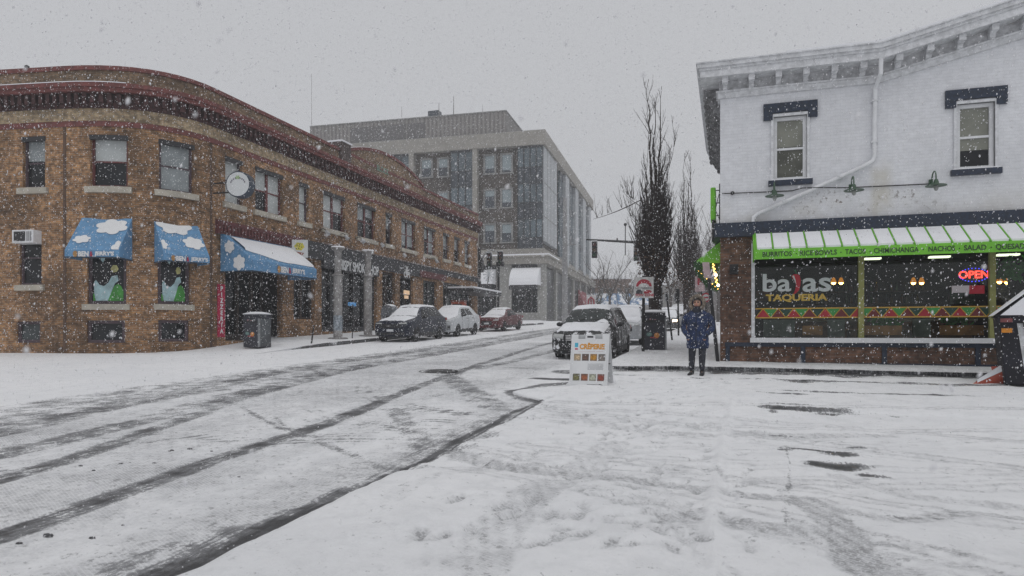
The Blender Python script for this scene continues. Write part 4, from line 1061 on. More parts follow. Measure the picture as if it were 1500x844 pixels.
# logo on the glass
lg = thing('window_logo', 'white restaurant name with a red chilli and yellow second line on the window', 'window lettering')
def gl(x, y, o=-.098): s = sr(x); return FR.P(s, FR.z_px(s, y), o)
gm = mat('logo_white', (.62, .66, .66), .6, var=.03); gh = mat('logo_green', (.02, .16, .08), .6)
for s_, xa, xb in (('ba', 1117.5, 1159.5), ('as', 1176, 1218.5)):
    for mt_, o_, bd in ((gh, -.1015, .05), (gm, -.096, .014)):
        a_ = gl(xa, 430); b_ = gl(xb, 430); W_ = b_.x-a_.x
        o = text('letters', s_, .78, mt_, (0, 0, 0), (1, 0, 0), (0, 0, 1), None, align='LEFT', bold=bd if mt_ is gm else .014, extrude=.002)
        v0 = [v.co.x for v in o.data.vertices]; zz = [v.co.z for v in o.data.vertices]; mn, mx_ = min(v0), max(v0); kk = W_/(mx_-mn)
        z0 = FR.z_px(sr(xa), 427.5); z1 = FR.z_px(sr(xa), 401 if s_ == 'ba' else 407); kz = (z1-z0)/(max(zz)-min(zz)); zl = min(zz)
        ex = .035 if mt_ is gh else 0
        for v in o.data.vertices:
            v.co.x = a_.x+(v.co.x-mn)*kk; v.co.z = z0+(v.co.z-zl)*kz; v.co.y += gl(xa, 430, o_).y
        if mt_ is gh:
            bm_ = bmesh.new(); bm_.from_mesh(o.data); bmesh.ops.recalc_face_normals(bm_, faces=bm_.faces)
            for v in bm_.verts: n_ = v.normal; L_ = math.hypot(n_.x, n_.z); v.co.x += n_.x/(L_+1e-6)*.03; v.co.z += n_.z/(L_+1e-6)*.03
            bm_.to_mesh(o.data); bm_.free(); o.name = 'letter_shadow'
        o.parent = lg
a_ = gl(1122, 436); b_ = gl(1213, 436); o = text('letters', 'TAQUERIA', .3, mat('logo_yellow', (.62, .42, .08), .6, var=.05), (0, 0, 0), (1, 0, 0), (0, 0, 1), None, align='LEFT', bold=.012, extrude=.002)
v0 = [v.co.x for v in o.data.vertices]; mn, mx_ = min(v0), max(v0); zz = [v.co.z for v in o.data.vertices]
z0 = FR.z_px(sr(1165), 442.5); z1 = FR.z_px(sr(1165), 430.5); kz = (z1-z0)/(max(zz)-min(zz)); zl = min(zz)
for v in o.data.vertices: v.co.x = a_.x+(v.co.x-mn)*(b_.x-a_.x)/(mx_-mn); v.co.z = z0+(v.co.z-zl)*kz; v.co.y += gl(1165, 430, -.095).y
o.parent = lg
cp = [(1160, 404), (1163, 401.5), (1168, 401), (1172, 403), (1173.5, 410), (1173, 418), (1171, 425), (1166, 430), (1161, 431.5), (1164, 428), (1166, 422), (1166.5, 416), (1164, 410), (1161, 407)]
m = MB(); m.add([gl(x, y, -.094) for x, y in cp], [tuple(range(len(cp)))]); m.build('chilli', mat('chilli_red', (.45, .015, .03), .5), lg, fix=False)
m = MB(); m.add([gl(x, y, -.093) for x, y in ((1161, 404), (1163.5, 403), (1166, 410), (1167, 417), (1165, 412))], [tuple(range(5))]); m.build('chilli_shine', gm, lg, fix=False)
m = MB(); m.tube([gl(1167, 401, -.094), gl(1166, 397, -.094), gl(1164.5, 394.5, -.094)], .018, 5); m.build('chilli_stalk', gh, lg)
# interior
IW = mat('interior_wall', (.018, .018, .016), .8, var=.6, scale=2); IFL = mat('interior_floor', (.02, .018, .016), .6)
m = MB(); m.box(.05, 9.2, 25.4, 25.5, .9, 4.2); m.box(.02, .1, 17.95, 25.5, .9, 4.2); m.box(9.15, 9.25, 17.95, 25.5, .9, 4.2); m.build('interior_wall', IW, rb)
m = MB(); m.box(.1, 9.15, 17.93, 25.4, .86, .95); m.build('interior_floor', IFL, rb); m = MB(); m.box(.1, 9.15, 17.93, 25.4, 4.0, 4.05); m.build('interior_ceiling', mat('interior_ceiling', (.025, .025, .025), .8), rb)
ORW = mat('bench_orange_wood', (.55, .22, .07), .6, var=.3, scale=5)
for k, (xa, xb, lab) in enumerate(((1178, 1208, 'low orange wooden bench behind the restaurant window under the logo'), (1268, 1327, 'long orange wooden bench just right of the first window post'), (1384, 1450, 'long orange wooden bench behind the window under the neon sign'))):
    X0_, X1_ = sr(xa)-RS-.18, sr(xb)-RS-.18; t = thing('bench', lab, 'bench', group='benches inside the restaurant')
    m = MB(); m.box(X0_, X1_, 18.15, 18.2, 1.55, 1.78); m.build('backrest', ORW, t)
    m = MB(); m.box(X0_, X1_, 18.2, 18.6, 1.38, 1.43); m.build('seat', ORW, t)
    for a in (X0_+.1, X1_-.15):
        m = MB(); m.box(a, a+.05, 18.25, 18.55, .95, 1.38); m.build('leg', IW, t)
def pend(x, y, Y, lab):
    p = at_Y(x, y, Y); t = thing('pendant_lamp', lab, 'lamp', group='orange lamps glowing inside the restaurant')
    m = MB(); m.lathe([(.015, .10), (.035, .09), (.07, -.01), (.08, -.04)], (p.x, p.y, p.z), n=12); m.build('shade', emis('lamp_shade_glow', (.9, .30, .03), .6), t, smooth=True)
    m = MB(); m.ball((p.x, p.y, p.z-.04), .055); m.build('bulb', emis('bulb_glow', (1, .5, .12), 22), t, smooth=True)
    m = MB(); m.tube([p+Vector((0, 0, .13)), Vector((p.x, p.y, 4.0))], .008, 4); m.build('cord', BLKF, t)
for x, y, l in ((1221, 412, 'orange lamp just right of the logo'), (1232, 412, 'second orange lamp right of the logo'), (1338, 412, 'left lamp of the middle pair in the window'), (1350, 412, 'right lamp of the middle pair in the window'), (1464, 410.5, 'left lamp of the pair right of the neon sign'), (1475, 411, 'right lamp of the pair right of the neon sign')): pend(x, y, 20.6, 'glowing '+l)
for x0_, x1_, y, l in ((1266, 1290, 379.5, 'left'), (1361, 1391, 377, 'middle'), (1460, 1492, 374, 'right')):
    a = at_Y(x0_, y, 18.8); b = at_Y(x1_, y, 18.8); m = MB(); m.box(a.x, b.x, 18.7, 18.9, a.z-.02, a.z+.02); o = m.build('tube_light', emis('tube_glow', (.95, .95, .7), 2.2), None); tag(o, l+' fluorescent tube just under the green awning edge', 'lamp', 'fluorescent tubes in the restaurant')
# houseplants
def plant(x, y, Y, r, h, lab):
    p = at_Y(x, y, Y); t = thing('houseplant', lab, 'plant', group='green plants inside the restaurant'); m = MB()
    for k in range(150):
        c = p+Vector((random.gauss(0, r*.45), random.gauss(0, .15), random.gauss(0, h*.4))); a = random.random()*6.28; L = random.uniform(.05, .11)
        d = Vector((math.cos(a), random.uniform(-.4, .4), math.sin(a)))*L; e = Vector((-d.z, .03, d.x))*.4
        m.quad(c-d, c+e, c+d, c-e)
    m.build('leaves', mat('plant_leaf', (.07, .32, .05), .6, var=.5, scale=12), t)
    m = MB(); m.lathe([(.08, 0), (.12, .2)], (p.x, p.y, p.z-h-.1), n=10); m.build('pot', IW, t)
plant(1484, 398, 18.5, .38, .32, 'leafy plant at the right end of the restaurant window'); plant(1300, 470, 18.9, .3, .22, 'low leafy plant near the first window post'); plant(1400, 466, 18.8, .25, .22, 'low leafy plant under the triangle band')
# chairs and people-high clutter as dim furniture
for x, l in ((1130, 'dim grey chair under the logo, left of the bench'), (1152, 'dim grey chair under the logo, beside the bench'), (1225, 'dim grey chair under the pair of lamps right of the logo'), (1350, 'dim grey chair between the two long benches')):
    p = at_Y(x, 478, 19.2); t = thing('cafe_chair', l, 'chair', group='dim chairs inside the restaurant'); cm = mat('chair_grey', (.35, .36, .36), .5)
    m = MB(); m.box(p.x-.2, p.x+.2, 19.2, 19.24, 1.5, 1.95); m.build('backrest', cm, t)
    m = MB(); m.box(p.x-.2, p.x+.2, 19.24, 19.6, 1.38, 1.42); m.build('seat', cm, t)
    for a in (-.18, .18):
        for b in (19.22, 19.58): m = MB(); m.tube([(p.x+a, b, .95), (p.x+a, b, 1.4)], .015, 5); m.build('leg', cm, t)
# back shelves, framed pictures, a counter: what one makes out through the glass
sh = thing('shelf', 'dark shelves with dim bottles on the far wall of the restaurant', 'shelf')
for z in (2.15, 2.55, 2.95):
    m = MB(); m.box(2.2, 6.2, 25.1, 25.38, z, z+.04); m.build('board', mat('shelf_wood', (.10, .06, .035), .7), sh)
    for i in range(26):
        if random.random() < .25: continue
        x = 2.3+i*.15; m = MB(); m.lathe([(.035, 0), (.04, .02), (.04, .18), (.014, .23), (.014, .29)], (x, 25.22, z+.04), n=8); m.build('bottle', mat('bottle_%d' % (i % 5), [(.10, .22, .08), (.3, .12, .04), (.35, .33, .3), (.05, .12, .2), (.30, .2, .05)][i % 5], .3), sh)
ct = thing('counter', 'dim wooden counter at the back of the restaurant', 'counter'); m = MB(); m.box(1.6, 6.8, 23.0, 23.5, .95, 1.95); m.build('front', mat('counter_wood', (.14, .08, .05), .6, var=.4), ct); m = MB(); m.box(1.5, 6.9, 22.9, 23.6, 1.95, 2.02); m.build('top', mat('counter_top', (.3, .28, .25), .4), ct)
for i, (x, z, w_, h_, c_, l) in enumerate(((1.2, 2.9, .6, .45, (.30, .12, .06), 'red brown framed picture at the left of the back wall'), (7.2, 2.8, .8, .6, (.12, .22, .14), 'green framed picture on the back wall, right side'), (8.3, 2.9, .5, .6, (.4, .34, .22), 'cream framed picture at the right end of the back wall'))):
    k_ = thing('framed_picture', l, 'picture', group='pictures in the restaurant'); m = MB(); m.box(x-w_/2, x+w_/2, 25.33, 25.39, z-h_/2, z+h_/2); m.build('frame', IW, k_); m = MB(); m.box(x-w_/2+.05, x+w_/2-.05, 25.31, 25.33, z-h_/2+.05, z+h_/2-.05); m.build('canvas', mat('canvas_%d' % i, c_, .6, var=.6, scale=8), k_)
for px_, l in ((1160, 'cafe table under the logo'), (1243, 'cafe table left of the first window post'), (1335, 'cafe table between the long benches'), (1430, 'cafe table near the second window post')):
    p = at_Y(px_, 486, 20.3); k_ = thing('cafe_table', 'dim square '+l, 'table', group='tables inside the restaurant'); m = MB(); m.box(p.x-.4, p.x+.4, 19.9, 20.7, 1.68, 1.72); m.build('tabletop', mat('table_wood', (.32, .17, .08), .4, var=.3), k_); m = MB(); m.tube([(p.x, 20.3, .95), (p.x, 20.3, 1.68)], .04, 8); m.build('pedestal', IW, k_)
# neon signs
ne = thing('neon_sign', 'red OPEN neon sign ringed by blue lights in the restaurant window', 'neon sign')
c = gl(1430, 402, -.17); m = MB(); pl = [(c.x+.30*math.cos(a), c.y, c.z+.16*math.sin(a)) for a in [i*math.pi/16 for i in range(32)]]; m.prism(pl, (0, 0, 0), (0, .02, 0)); m.build('backing', BLKF, ne)
text('letters', 'OPEN', .235, emis('neon_red', (1, .06, .04), 3.2), c+Vector((0, -.02, 0)), (1, 0, 0), (0, 0, 1), ne, bold=.006, xs=1.0, extrude=.006)
m = MB()
for i in range(26):
    a = 2*math.pi*i/26; m.ball((c.x+.29*math.cos(a), c.y-.01, c.z+.15*math.sin(a)), .013, n=6, m=4)
m.build('blue_lights', emis('neon_blue_dots', (.06, .05, .9), 3), ne)
nb = thing('drink_sign', 'small white and red lit drink sign under the OPEN sign', 'sign')
c = gl(1425, 424, -.17); m = MB(); m.box(c.x-.36, c.x-.02, c.y, c.y+.02, c.z-.06, c.z+.10); m.build('white_panel', emis('sign_pale_glow', (.45, .36, .42), .6), nb)
m = MB(); m.box(c.x-.02, c.x+.28, c.y, c.y+.02, c.z-.09, c.z+.10); m.build('red_panel', emis('sign_red_glow', (.35, .02, .04), .6), nb)
# ---- cornice
m = MB(); zf = lambda a, b: (lambda t: (a+rise(t), b+rise(t)))
def rbox(m, s0, s1, z0, z1, o0, o1):
    FR.box(m, s0, s1, 0, 0, o0, o1, zf=zf(z0, z1))
rbox(m, 0, FR.L[-1], 7.42, 7.56, .0, .06); rbox(m, 0, FR.L[-1], 7.56, 7.60, .0, .10); w = m.build('frieze_board', WPAINT2, rb)
m = MB(); rbox(m, 0, FR.L[-1], 7.60, 7.86, .0, .03); m.build('frieze', mat('grey_frieze', (.50, .505, .52), .8, var=.25, scale=8), rb)
m = MB(); rbox(m, 0, FR.L[-1], 7.84, 7.90, .0, .40); m.build('soffit', WPAINT2, rb)
m = MB(); rbox(m, 0, FR.L[-1], 7.84, 8.00, .40, .46); rbox(m, 0, FR.L[-1], 8.00, 8.06, .34, .49); rbox(m, 0, FR.L[-1], 8.06, 8.16, .30, .53); rbox(m, 0, FR.L[-1], 8.16, 8.19, .20, .56); w = m.build('cornice', WPAINT2, rb)
m = MB(); rbox(m, RS+1.5, FR.L[-1], 8.19, 8.24, -.3, .53); m.build('roof_edge_snow', SNOWM, rb)
def brackets(s0, s1, step, big=False):
    t = s0
    while t < s1:
        m = MB(); h = rise(t); wd = .055 if not big else .07
        FR.box(m, t-wd*1.25, t+wd*1.25, 7.70+h, 7.84+h, .24, .38)
        FR.box(m, t-wd, t+wd, 7.60+h, 7.84+h, .03, .20); FR.box(m, t-wd, t+wd, 7.68+h, 7.84+h, .20, .25)
        m.build('bracket', WPAINT2, rb); t += step
brackets(RS+.12, RS+3.2, .61); brackets(RS+3.9, RS+9, .62)
# ornate scroll brackets along the side eave
for k in range(12):
    t = .5+k*.62; m = MB()
    pr = [(.0, 7.84), (.41, 7.84), (.41, 7.70), (.36, 7.60), (.30, 7.52), (.24, 7.40), (.14, 7.32), (.08, 7.18), (.0, 7.10)]
    m.prism([FR.P(t, z, o) for o, z in pr], (0, -.06, 0), (0, .06, 0)); m.tube([FR.P(t-.09, 7.62, .36), FR.P(t+.09, 7.62, .36)], .07, 8); m.tube([FR.P(t-.08, 7.28, .12), FR.P(t+.08, 7.28, .12)], .06, 8)
    m.build('scroll_bracket', mat('weathered_grey', (.20, .20, .205), .85, var=.5, scale=12), rb)
# roof planes
m = MB(); m.add([(-.66, 17.3, 8.19), (3.33, 17.3, 8.19), (10, 17.3, 9.75), (16.8, 17.3, 8.16), (16.8, 25.6, 8.16), (10, 25.6, 9.75), (3.33, 25.6, 8.19), (-.66, 25.6, 8.19)], [(0, 1, 6, 7), (1, 2, 5, 6), (2, 3, 4, 5)])
m.build('roof', mat('snowy_roof', (.7, .71, .73), .8), rb); m = MB(); m.box(-.18, 16.8, 25.5, 25.6, .2, 8.1); m.box(16.7, 16.8, 17.8, 25.5, .2, 8.1); m.build('rear_wall', WB, rb)
# ---- upper windows
for i, (h, bl) in enumerate(((W1, .46), (W2, .5))):
    s0, s1, z0, z1 = h
    w = sash_window(FR, s0, s1, z0, z1, rb, WPAINT, mat('olive_glass', (.085, .088, .07) if i == 0 else (.085, .088, .07), .12, var=.3, scale=3) if i == 0 else PANE, mat('olive_blind', (.19, .195, .16), .5, var=.15, coat=.6), [bl, ][0] if i == 0 else .72, rev=.10, fw=.085)
    f = MB(); zh = z1+.02
    FR.box(f, s0-.23, s1+.23, zh+.07, zh+.30, .0, .07); FR.box(f, s0-.23, s0-.02, zh-.10, zh+.07, .0, .07); FR.box(f, s1+.02, s1+.23, zh-.10, zh+.07, .0, .07); f.build('hood', NAVY, w)
    f = MB(); FR.box(f, s0-.06, s0+.0, z0, z1+.06, -.1, .05); FR.box(f, s1, s1+.06, z0, z1+.06, -.1, .05); FR.box(f, s0, s1, z1, z1+.06, -.1, .05); f.build('casing', WPAINT2, w)
    f = MB(); FR.box(f, s0-.12, s1+.12, z0-.13, z0-.0, -.08, .10); f.build('sill', NAVY, w)
    f = MB(); FR.box(f, s0-.10, s1+.10, z0, z0+.02, .0, .10); f.build('sill_snow', SNOWM, w)
# ---- green awning with snow panels
ga = thing('green_awning', 'long lime green restaurant awning with snow lying in its panels', 'awning')
A0, A1 = RS+.18+.60, RS+9.1; PJ = .92; ZT_, ZF_, ZV_ = 4.0, 3.52, 3.31
m = MB(); FR.box(m, 0, 0, 0, 0, 0, 0) if False else None
m.quad(FR.P(A0, ZT_, .145), FR.P(A1, ZT_, .145), FR.P(A1, ZF_, PJ), FR.P(A0, ZF_, PJ)); m.quad(FR.P(A0, ZT_, .145), FR.P(A0, ZF_, PJ), FR.P(A0, ZV_, PJ), FR.P(A0, ZV_, .145)); m.quad(FR.P(A1, ZT_, .145), FR.P(A1, ZF_, PJ), FR.P(A1, ZV_, PJ), FR.P(A1, ZV_, .145))
o = m.build('canopy', GREEN, ga); so_ = o.modifiers.new('t', 'SOLIDIFY'); so_.thickness = .02
m = MB(); FR.box(m, A0, A1, ZV_, ZF_+.01, PJ, PJ+.02); m.build('valance', GREEN, ga)
# seam positions
seams = [1105.5, 1129, 1153, 1176, 1201, 1225, 1249, 1275, 1299, 1325, 1351, 1377, 1403, 1430, 1457, 1484]
ss_ = [sr(x) for x in seams]; stp = ss_[-1]-ss_[-2]; ss_ += [ss_[-1]+stp*k for k in range(1, 8) if ss_[-1]+stp*k < A1]
sl = Vector((0, -(PJ-.145), ZF_-ZT_)); nrmv = Vector((0, ZF_-ZT_, PJ-.145)).normalized()
m = MB(); q = MB()
for a in ss_:
    p = FR.P(a, ZT_, .145); m.tube([p+nrmv*.03, p+sl+nrmv*.03], .015, 6)
m.build('rib', GREEN, ga)
for a, b in zip(ss_, ss_[1:]):
    A_ = FR.P(a+.022, ZT_, .145)+sl*.04; B_ = FR.P(b-.022, ZT_, .145)+sl*.04; t1 = sl*.90
    n_ = nrmv*.035; q.add([A_, B_, B_+t1, A_+t1, A_+n_, B_+n_, B_+t1*.97+n_, A_+t1*.97+n_], [(4, 5, 6, 7), (0, 1, 5, 4), (1, 2, 6, 5), (2, 3, 7, 6), (3, 0, 4, 7)])
q.build('lying_snow', SNOWM, ga)
GT = mat('awning_print', (.02, .05, .015), .6)
for s_, xa, xb in (('BURRITOS', 1117, 1160), ('•', 1165, 1168), ('RICE BOWLS', 1172, 1226), ('•', 1230.5, 1233.5), ('TACOS', 1238, 1268), ('•', 1273, 1276), ('CHIMICHANGA', 1280, 1346), ('•', 1351, 1354), ('NACHOS', 1360, 1399), ('•', 1404, 1407), ('SALAD', 1412, 1445), ('•', 1450.5, 1453.5), ('QUESADILLA', 1458.5, 1524)):
    Yv = 17.77-PJ-.025; a_ = at_Y(xa, 372, Yv); b_ = at_Y(xb, 372, Yv); zc = (ZV_+ZF_)/2
    if s_ == '•':
        m = MB(); m.ball(((a_.x+b_.x)/2, Yv, zc), .014, n=8, m=6); m.build('dot', GT, ga); continue
    o = text('lettering', s_, .155, GT, (0, 0, 0), (1, 0, 0), (0, 0, 1), None, align='LEFT', bold=.003, extrude=.002)
    v0 = [v.co.x for v in o.data.vertices]; mn, mx_ = min(v0), max(v0)
    for v in o.data.vertices: v.co.x = a_.x+(v.co.x-mn)*(b_.x-a_.x)/(mx_-mn); v.co.z += zc; v.co.y += Yv
    o.parent = ga
m = MB(); FR.box(m, A0+.1, A1-.1, ZT_-.35, ZT_-.3, .15, PJ-.05); 
m = MB(); 
for a in (A0+.02, A1-.02): m.tube([FR.P(a, ZV_+.02, .1), FR.P(a, ZV_+.02, PJ)], .015, 5)
m.build('frame', BLACKM, ga)
# ---- drain pipe
dp = thing('drain_pipe', 'white drain pipe running down then slanting left across the white wall', 'drain pipe')
def wp(x, y, o): s = sr(x); return FR.P(s, FR.z_px(s, y), o)
m = MB(); m.tube([wp(1284, 98, .5), wp(1284, 118, .45), wp(1281, 132, .10), wp(1280, 180, .09), wp(1280, 230, .09), wp(1277, 237, .10), wp(1264, 245, .10), wp(1180, 283, .09), wp(1110, 314, .09), wp(1103, 320, .09), wp(1103, 327, .09)], .047, 10); m.build('pipe', WPAINT, dp, smooth=True)
for x, y in ((1280, 150), (1280, 210), (1230, 260.5), (1150, 296)):
    m = MB(); q_ = wp(x, y, .045); m.box(q_.x-.07, q_.x+.07, q_.y-.1, q_.y+.04, q_.z-.02, q_.z+.02); m.build('clamp', WPAINT2, dp)
# ---- barn lamps and conduit
cd = thing('conduit', 'thin dark conduit running along the white wall between the green lamps', 'conduit')
m = MB(); m.tube([wp(1058, 284, .03), wp(1075, 283.5, .03), wp(1160, 280, .03), wp(1175, 277, .13), wp(1200, 276.5, .13), wp(1240, 275.5, .03), wp(1361, 270, .03)], .013, 6); m.build('pipe', BLACKM, cd)
m = MB(); q_ = wp(1073, 283.5, .04); m.ball(tuple(q_), .05, n=8, m=6); m.build('junction_box', BLACKM, cd)
LG = mat('lamp_green', (.04, .09, .05), .45, var=.2)
for x, y, l in ((1133, 283, 'leftmost green barn lamp, under the left upper window'), (1246, 275, 'middle green barn lamp on the white wall, right of the slanting pipe'), (1363, 268, 'rightmost green barn lamp on the white wall')):
    t = thing('barn_lamp', l, 'lamp', group='green barn lamps on the white wall'); c = wp(x, y, .0)
    m = MB(); m.box(c.x-.04, c.x+.04, c.y-.05, c.y, c.z-.07, c.z+.07); m.build('wall_plate', LG, t)
    m = MB(); m.tube([c+Vector((0, -.03, 0))]+[c+Vector((0, -.12-.16*(1-math.cos(a)), .16*math.sin(a)+.04)) for a in [math.pi*i/8 for i in range(9)]]+[c+Vector((0, -.44, -.06))], .015, 6); m.build('arm', LG, t, smooth=True)
    e = c+Vector((0, -.44, -.06)); m = MB(); m.lathe([(.03, .05), (.05, .0), (.06, -.05), (.21, -.085), (.215, -.10), (.05, -.095)], tuple(e), n=20); m.build('shade', LG, t, smooth=True)
    m = MB(); m.lathe([(.045, -.10), (.05, -.15), (.03, -.20), (.01, -.21)], tuple(e), n=10); m.build('globe', mat('frosted_glass', (.3, .31, .3), .3), t, smooth=True)
# ---- vertical green sign on the side wall
vs = thing('blade_sign', 'tall narrow lime green sign on iron brackets at the building corner', 'sign')
c = at_d(1045, 300, 17.9); zt = EYE+213*.0179; zm = EYE+163*.0179; zl = EYE+133*.0179
m = MB(); m.box(c.x-.065, c.x+.065, c.y-.35, c.y+.35, zm, zt-.06); m.lathe([(.02, 0), (.065, -.06)], (c.x, c.y, zt), n=8) if False else None
bevel(m.build('panel', GREEN, vs), .03, 3)
m = MB(); m.box(c.x-.03, c.x+.03, c.y-.32, c.y+.32, zl, zm); m.build('lower_panel', BLKF, vs)
m = MB()
for z in (zt-.12, zm+.45, zm+.12, zm-.2): m.tube([(c.x, c.y-.2, z), (-.18, c.y-.2, z)], .014, 5)
m.tube([(-.2, c.y-.2, zt+.05), (-.2, c.y-.2, zl)], .014, 5); m.tube([(c.x, c.y-.2, zm+.05), (-.2, c.y-.2, zt-.15)], .01, 5); m.tube([(-.2, c.y-.2, zm+.02), (c.x, c.y-.2, zm+.4)], .01, 5); m.build('bracket', BLACKM, vs)
# ---- small green awning on the side wall with lights and garland
sa_ = thing('green_awning', 'small lime green awning over the side door by the leaning post', 'awning')
y0_, y1_ = 18.35, 20.2; zt = EYE+132*.0178; zb_ = EYE+104*.0178; xo = -.78
m = MB(); m.add([(-.18, y0_, zt), (-.18, y1_, zt), (xo, y1_, zb_+.02), (xo, y0_, zb_+.02), (xo, y0_, zb_-.03), (xo, y1_, zb_-.03), (-.18, y0_, zb_-.05), (-.18, y1_, zb_-.05)], [(0, 1, 2, 3), (3, 2, 5, 4), (0, 3, 4, 6), (1, 7, 5, 2)])
o = m.build('canopy', GREEN, sa_); o.modifiers.new('t', 'SOLIDIFY').thickness = .015
gd = thing('garland', 'dark green garland with warm string lights below the small side awning', 'garland')
pth = [Vector((xo+.02, y0_, zb_-.05)), Vector((xo+.06, y0_, zb_-.25)), Vector((xo+.16, y0_, zb_-.45)), Vector((xo+.32, y0_, zb_-.6)), Vector((-.24, y0_, zb_-.72))]
m = MB()
for i in range(700):
    t = random.random()*3.99; k = int(t); p = pth[k].lerp(pth[k+1], t-k)+Vector((random.gauss(0, .035), random.gauss(0, .05), random.gauss(0, .035))); a = random.random()*6.3; d = Vector((math.cos(a), .3, math.sin(a)))*.045; e = Vector((-d.z, 0, d.x))*.25
    m.quad(p-d, p+e, p+d, p-e)
for i in range(300):
    p = Vector((-.27+random.gauss(0, .03), y0_+.1, zb_-.05-random.random()*.6)); a = random.random()*6.3; d = Vector((math.cos(a), .3, math.sin(a)))*.04; e = Vector((-d.z, 0, d.x))*.25; m.quad(p-d, p+e, p+d, p-e)
m.build('needles', mat('garland_green', (.03, .09, .03), .7, var=.5, scale=15), gd)
m = MB()
for i in range(18): t = i/17; m.ball((-.36+.10*t+.02*math.sin(i*2), y0_-.05, zb_-.08-.52*t), .016, n=6, m=4)
for i in range(8): t = i/7; p = pth[1].lerp(pth[4], t); m.ball((p.x, p.y-.06, p.z), .011, n=6, m=4)
m.build('lights', emis('warm_bulb', (1, .55, .12), 7), gd)
for x, y, l in ((1049, 403, 'upper'), (1052, 418, 'lower')):
    p = at_Y(x, y, 18.2); m = MB(); m.ball(tuple(p), .035, n=10, m=6); o = m.build('globe_bulb', emis('white_bulb', (1, .85, .6), 9), None, smooth=True); tag(o, l+' bright bulb hanging beside the restaurant corner', 'bulb', 'bright bulbs by the corner')
bx = MB(); p = wp(1075, 395, .0); bx.box(p.x-.10, p.x+.10, p.y-.12, p.y, p.z-.12, p.z+.12); bx.box(p.x-.05, p.x+.05, p.y-.2, p.y-.12, p.z-.02, p.z+.08); o = bevel(bx.build('wall_meter', BLACKM, None), .015); tag(o, 'small dark box fixed to the brown brick pier', 'wall box')
# ================================================================ VEHICLES
def crv(keys, y):
    """smooth interpolation of station keys"""
    if y <= keys[0][0]: return keys[0][1:]
    for i in range(len(keys)-1):
        a, b = keys[i], keys[i+1]
        if y <= b[0]:
            t = (y-a[0])/(b[0]-a[0]); p = keys[max(0, i-1)]; n = keys[min(len(keys)-1, i+2)]; out = []
            for j in range(1, len(a)):
                h = b[0]-a[0]
                ma = (b[j]-p[j])/(b[0]-p[0])*h if i > 0 else (b[j]-a[j]); mb_ = (n[j]-a[j])/(n[0]-a[0])*h if i < len(keys)-2 else (b[j]-a[j])
                d = b[j]-a[j]
                if (b[j]-a[j])*(a[j]-p[j]) <= 0 and i > 0: ma = 0
                if (n[j]-b[j])*d <= 0: mb_ = 0 if i < len(keys)-2 else mb_
                t2, t3 = t*t, t**3
                out.append((2*t3-3*t2+1)*a[j]+(t3-2*t2+t)*ma+(-2*t3+3*t2)*b[j]+(t3-t2)*mb_)
            return tuple(out)
    return keys[-1][1:]
TYRE = mat('tyre_rubber', (.015, .015, .016), .85, var=.3, snow=.12, snow_scale=12)
RIM = mat('alloy_rim', (.34, .35, .36), .35, metal=.7, var=.1, snow=.2, snow_scale=10)
TRIM = mat('black_trim', (.014, .014, .016), .5, var=.3, snow=.15, snow_scale=14)
CGL = mat('car_glass', (.006, .007, .008), .1, var=.2, snow=.12, snow_scale=11, spec=.25)
LAMPG = mat('headlamp', (.42, .43, .43), .15, var=.1)
PLATE = mat('number_plate', (.55, .56, .58), .5)
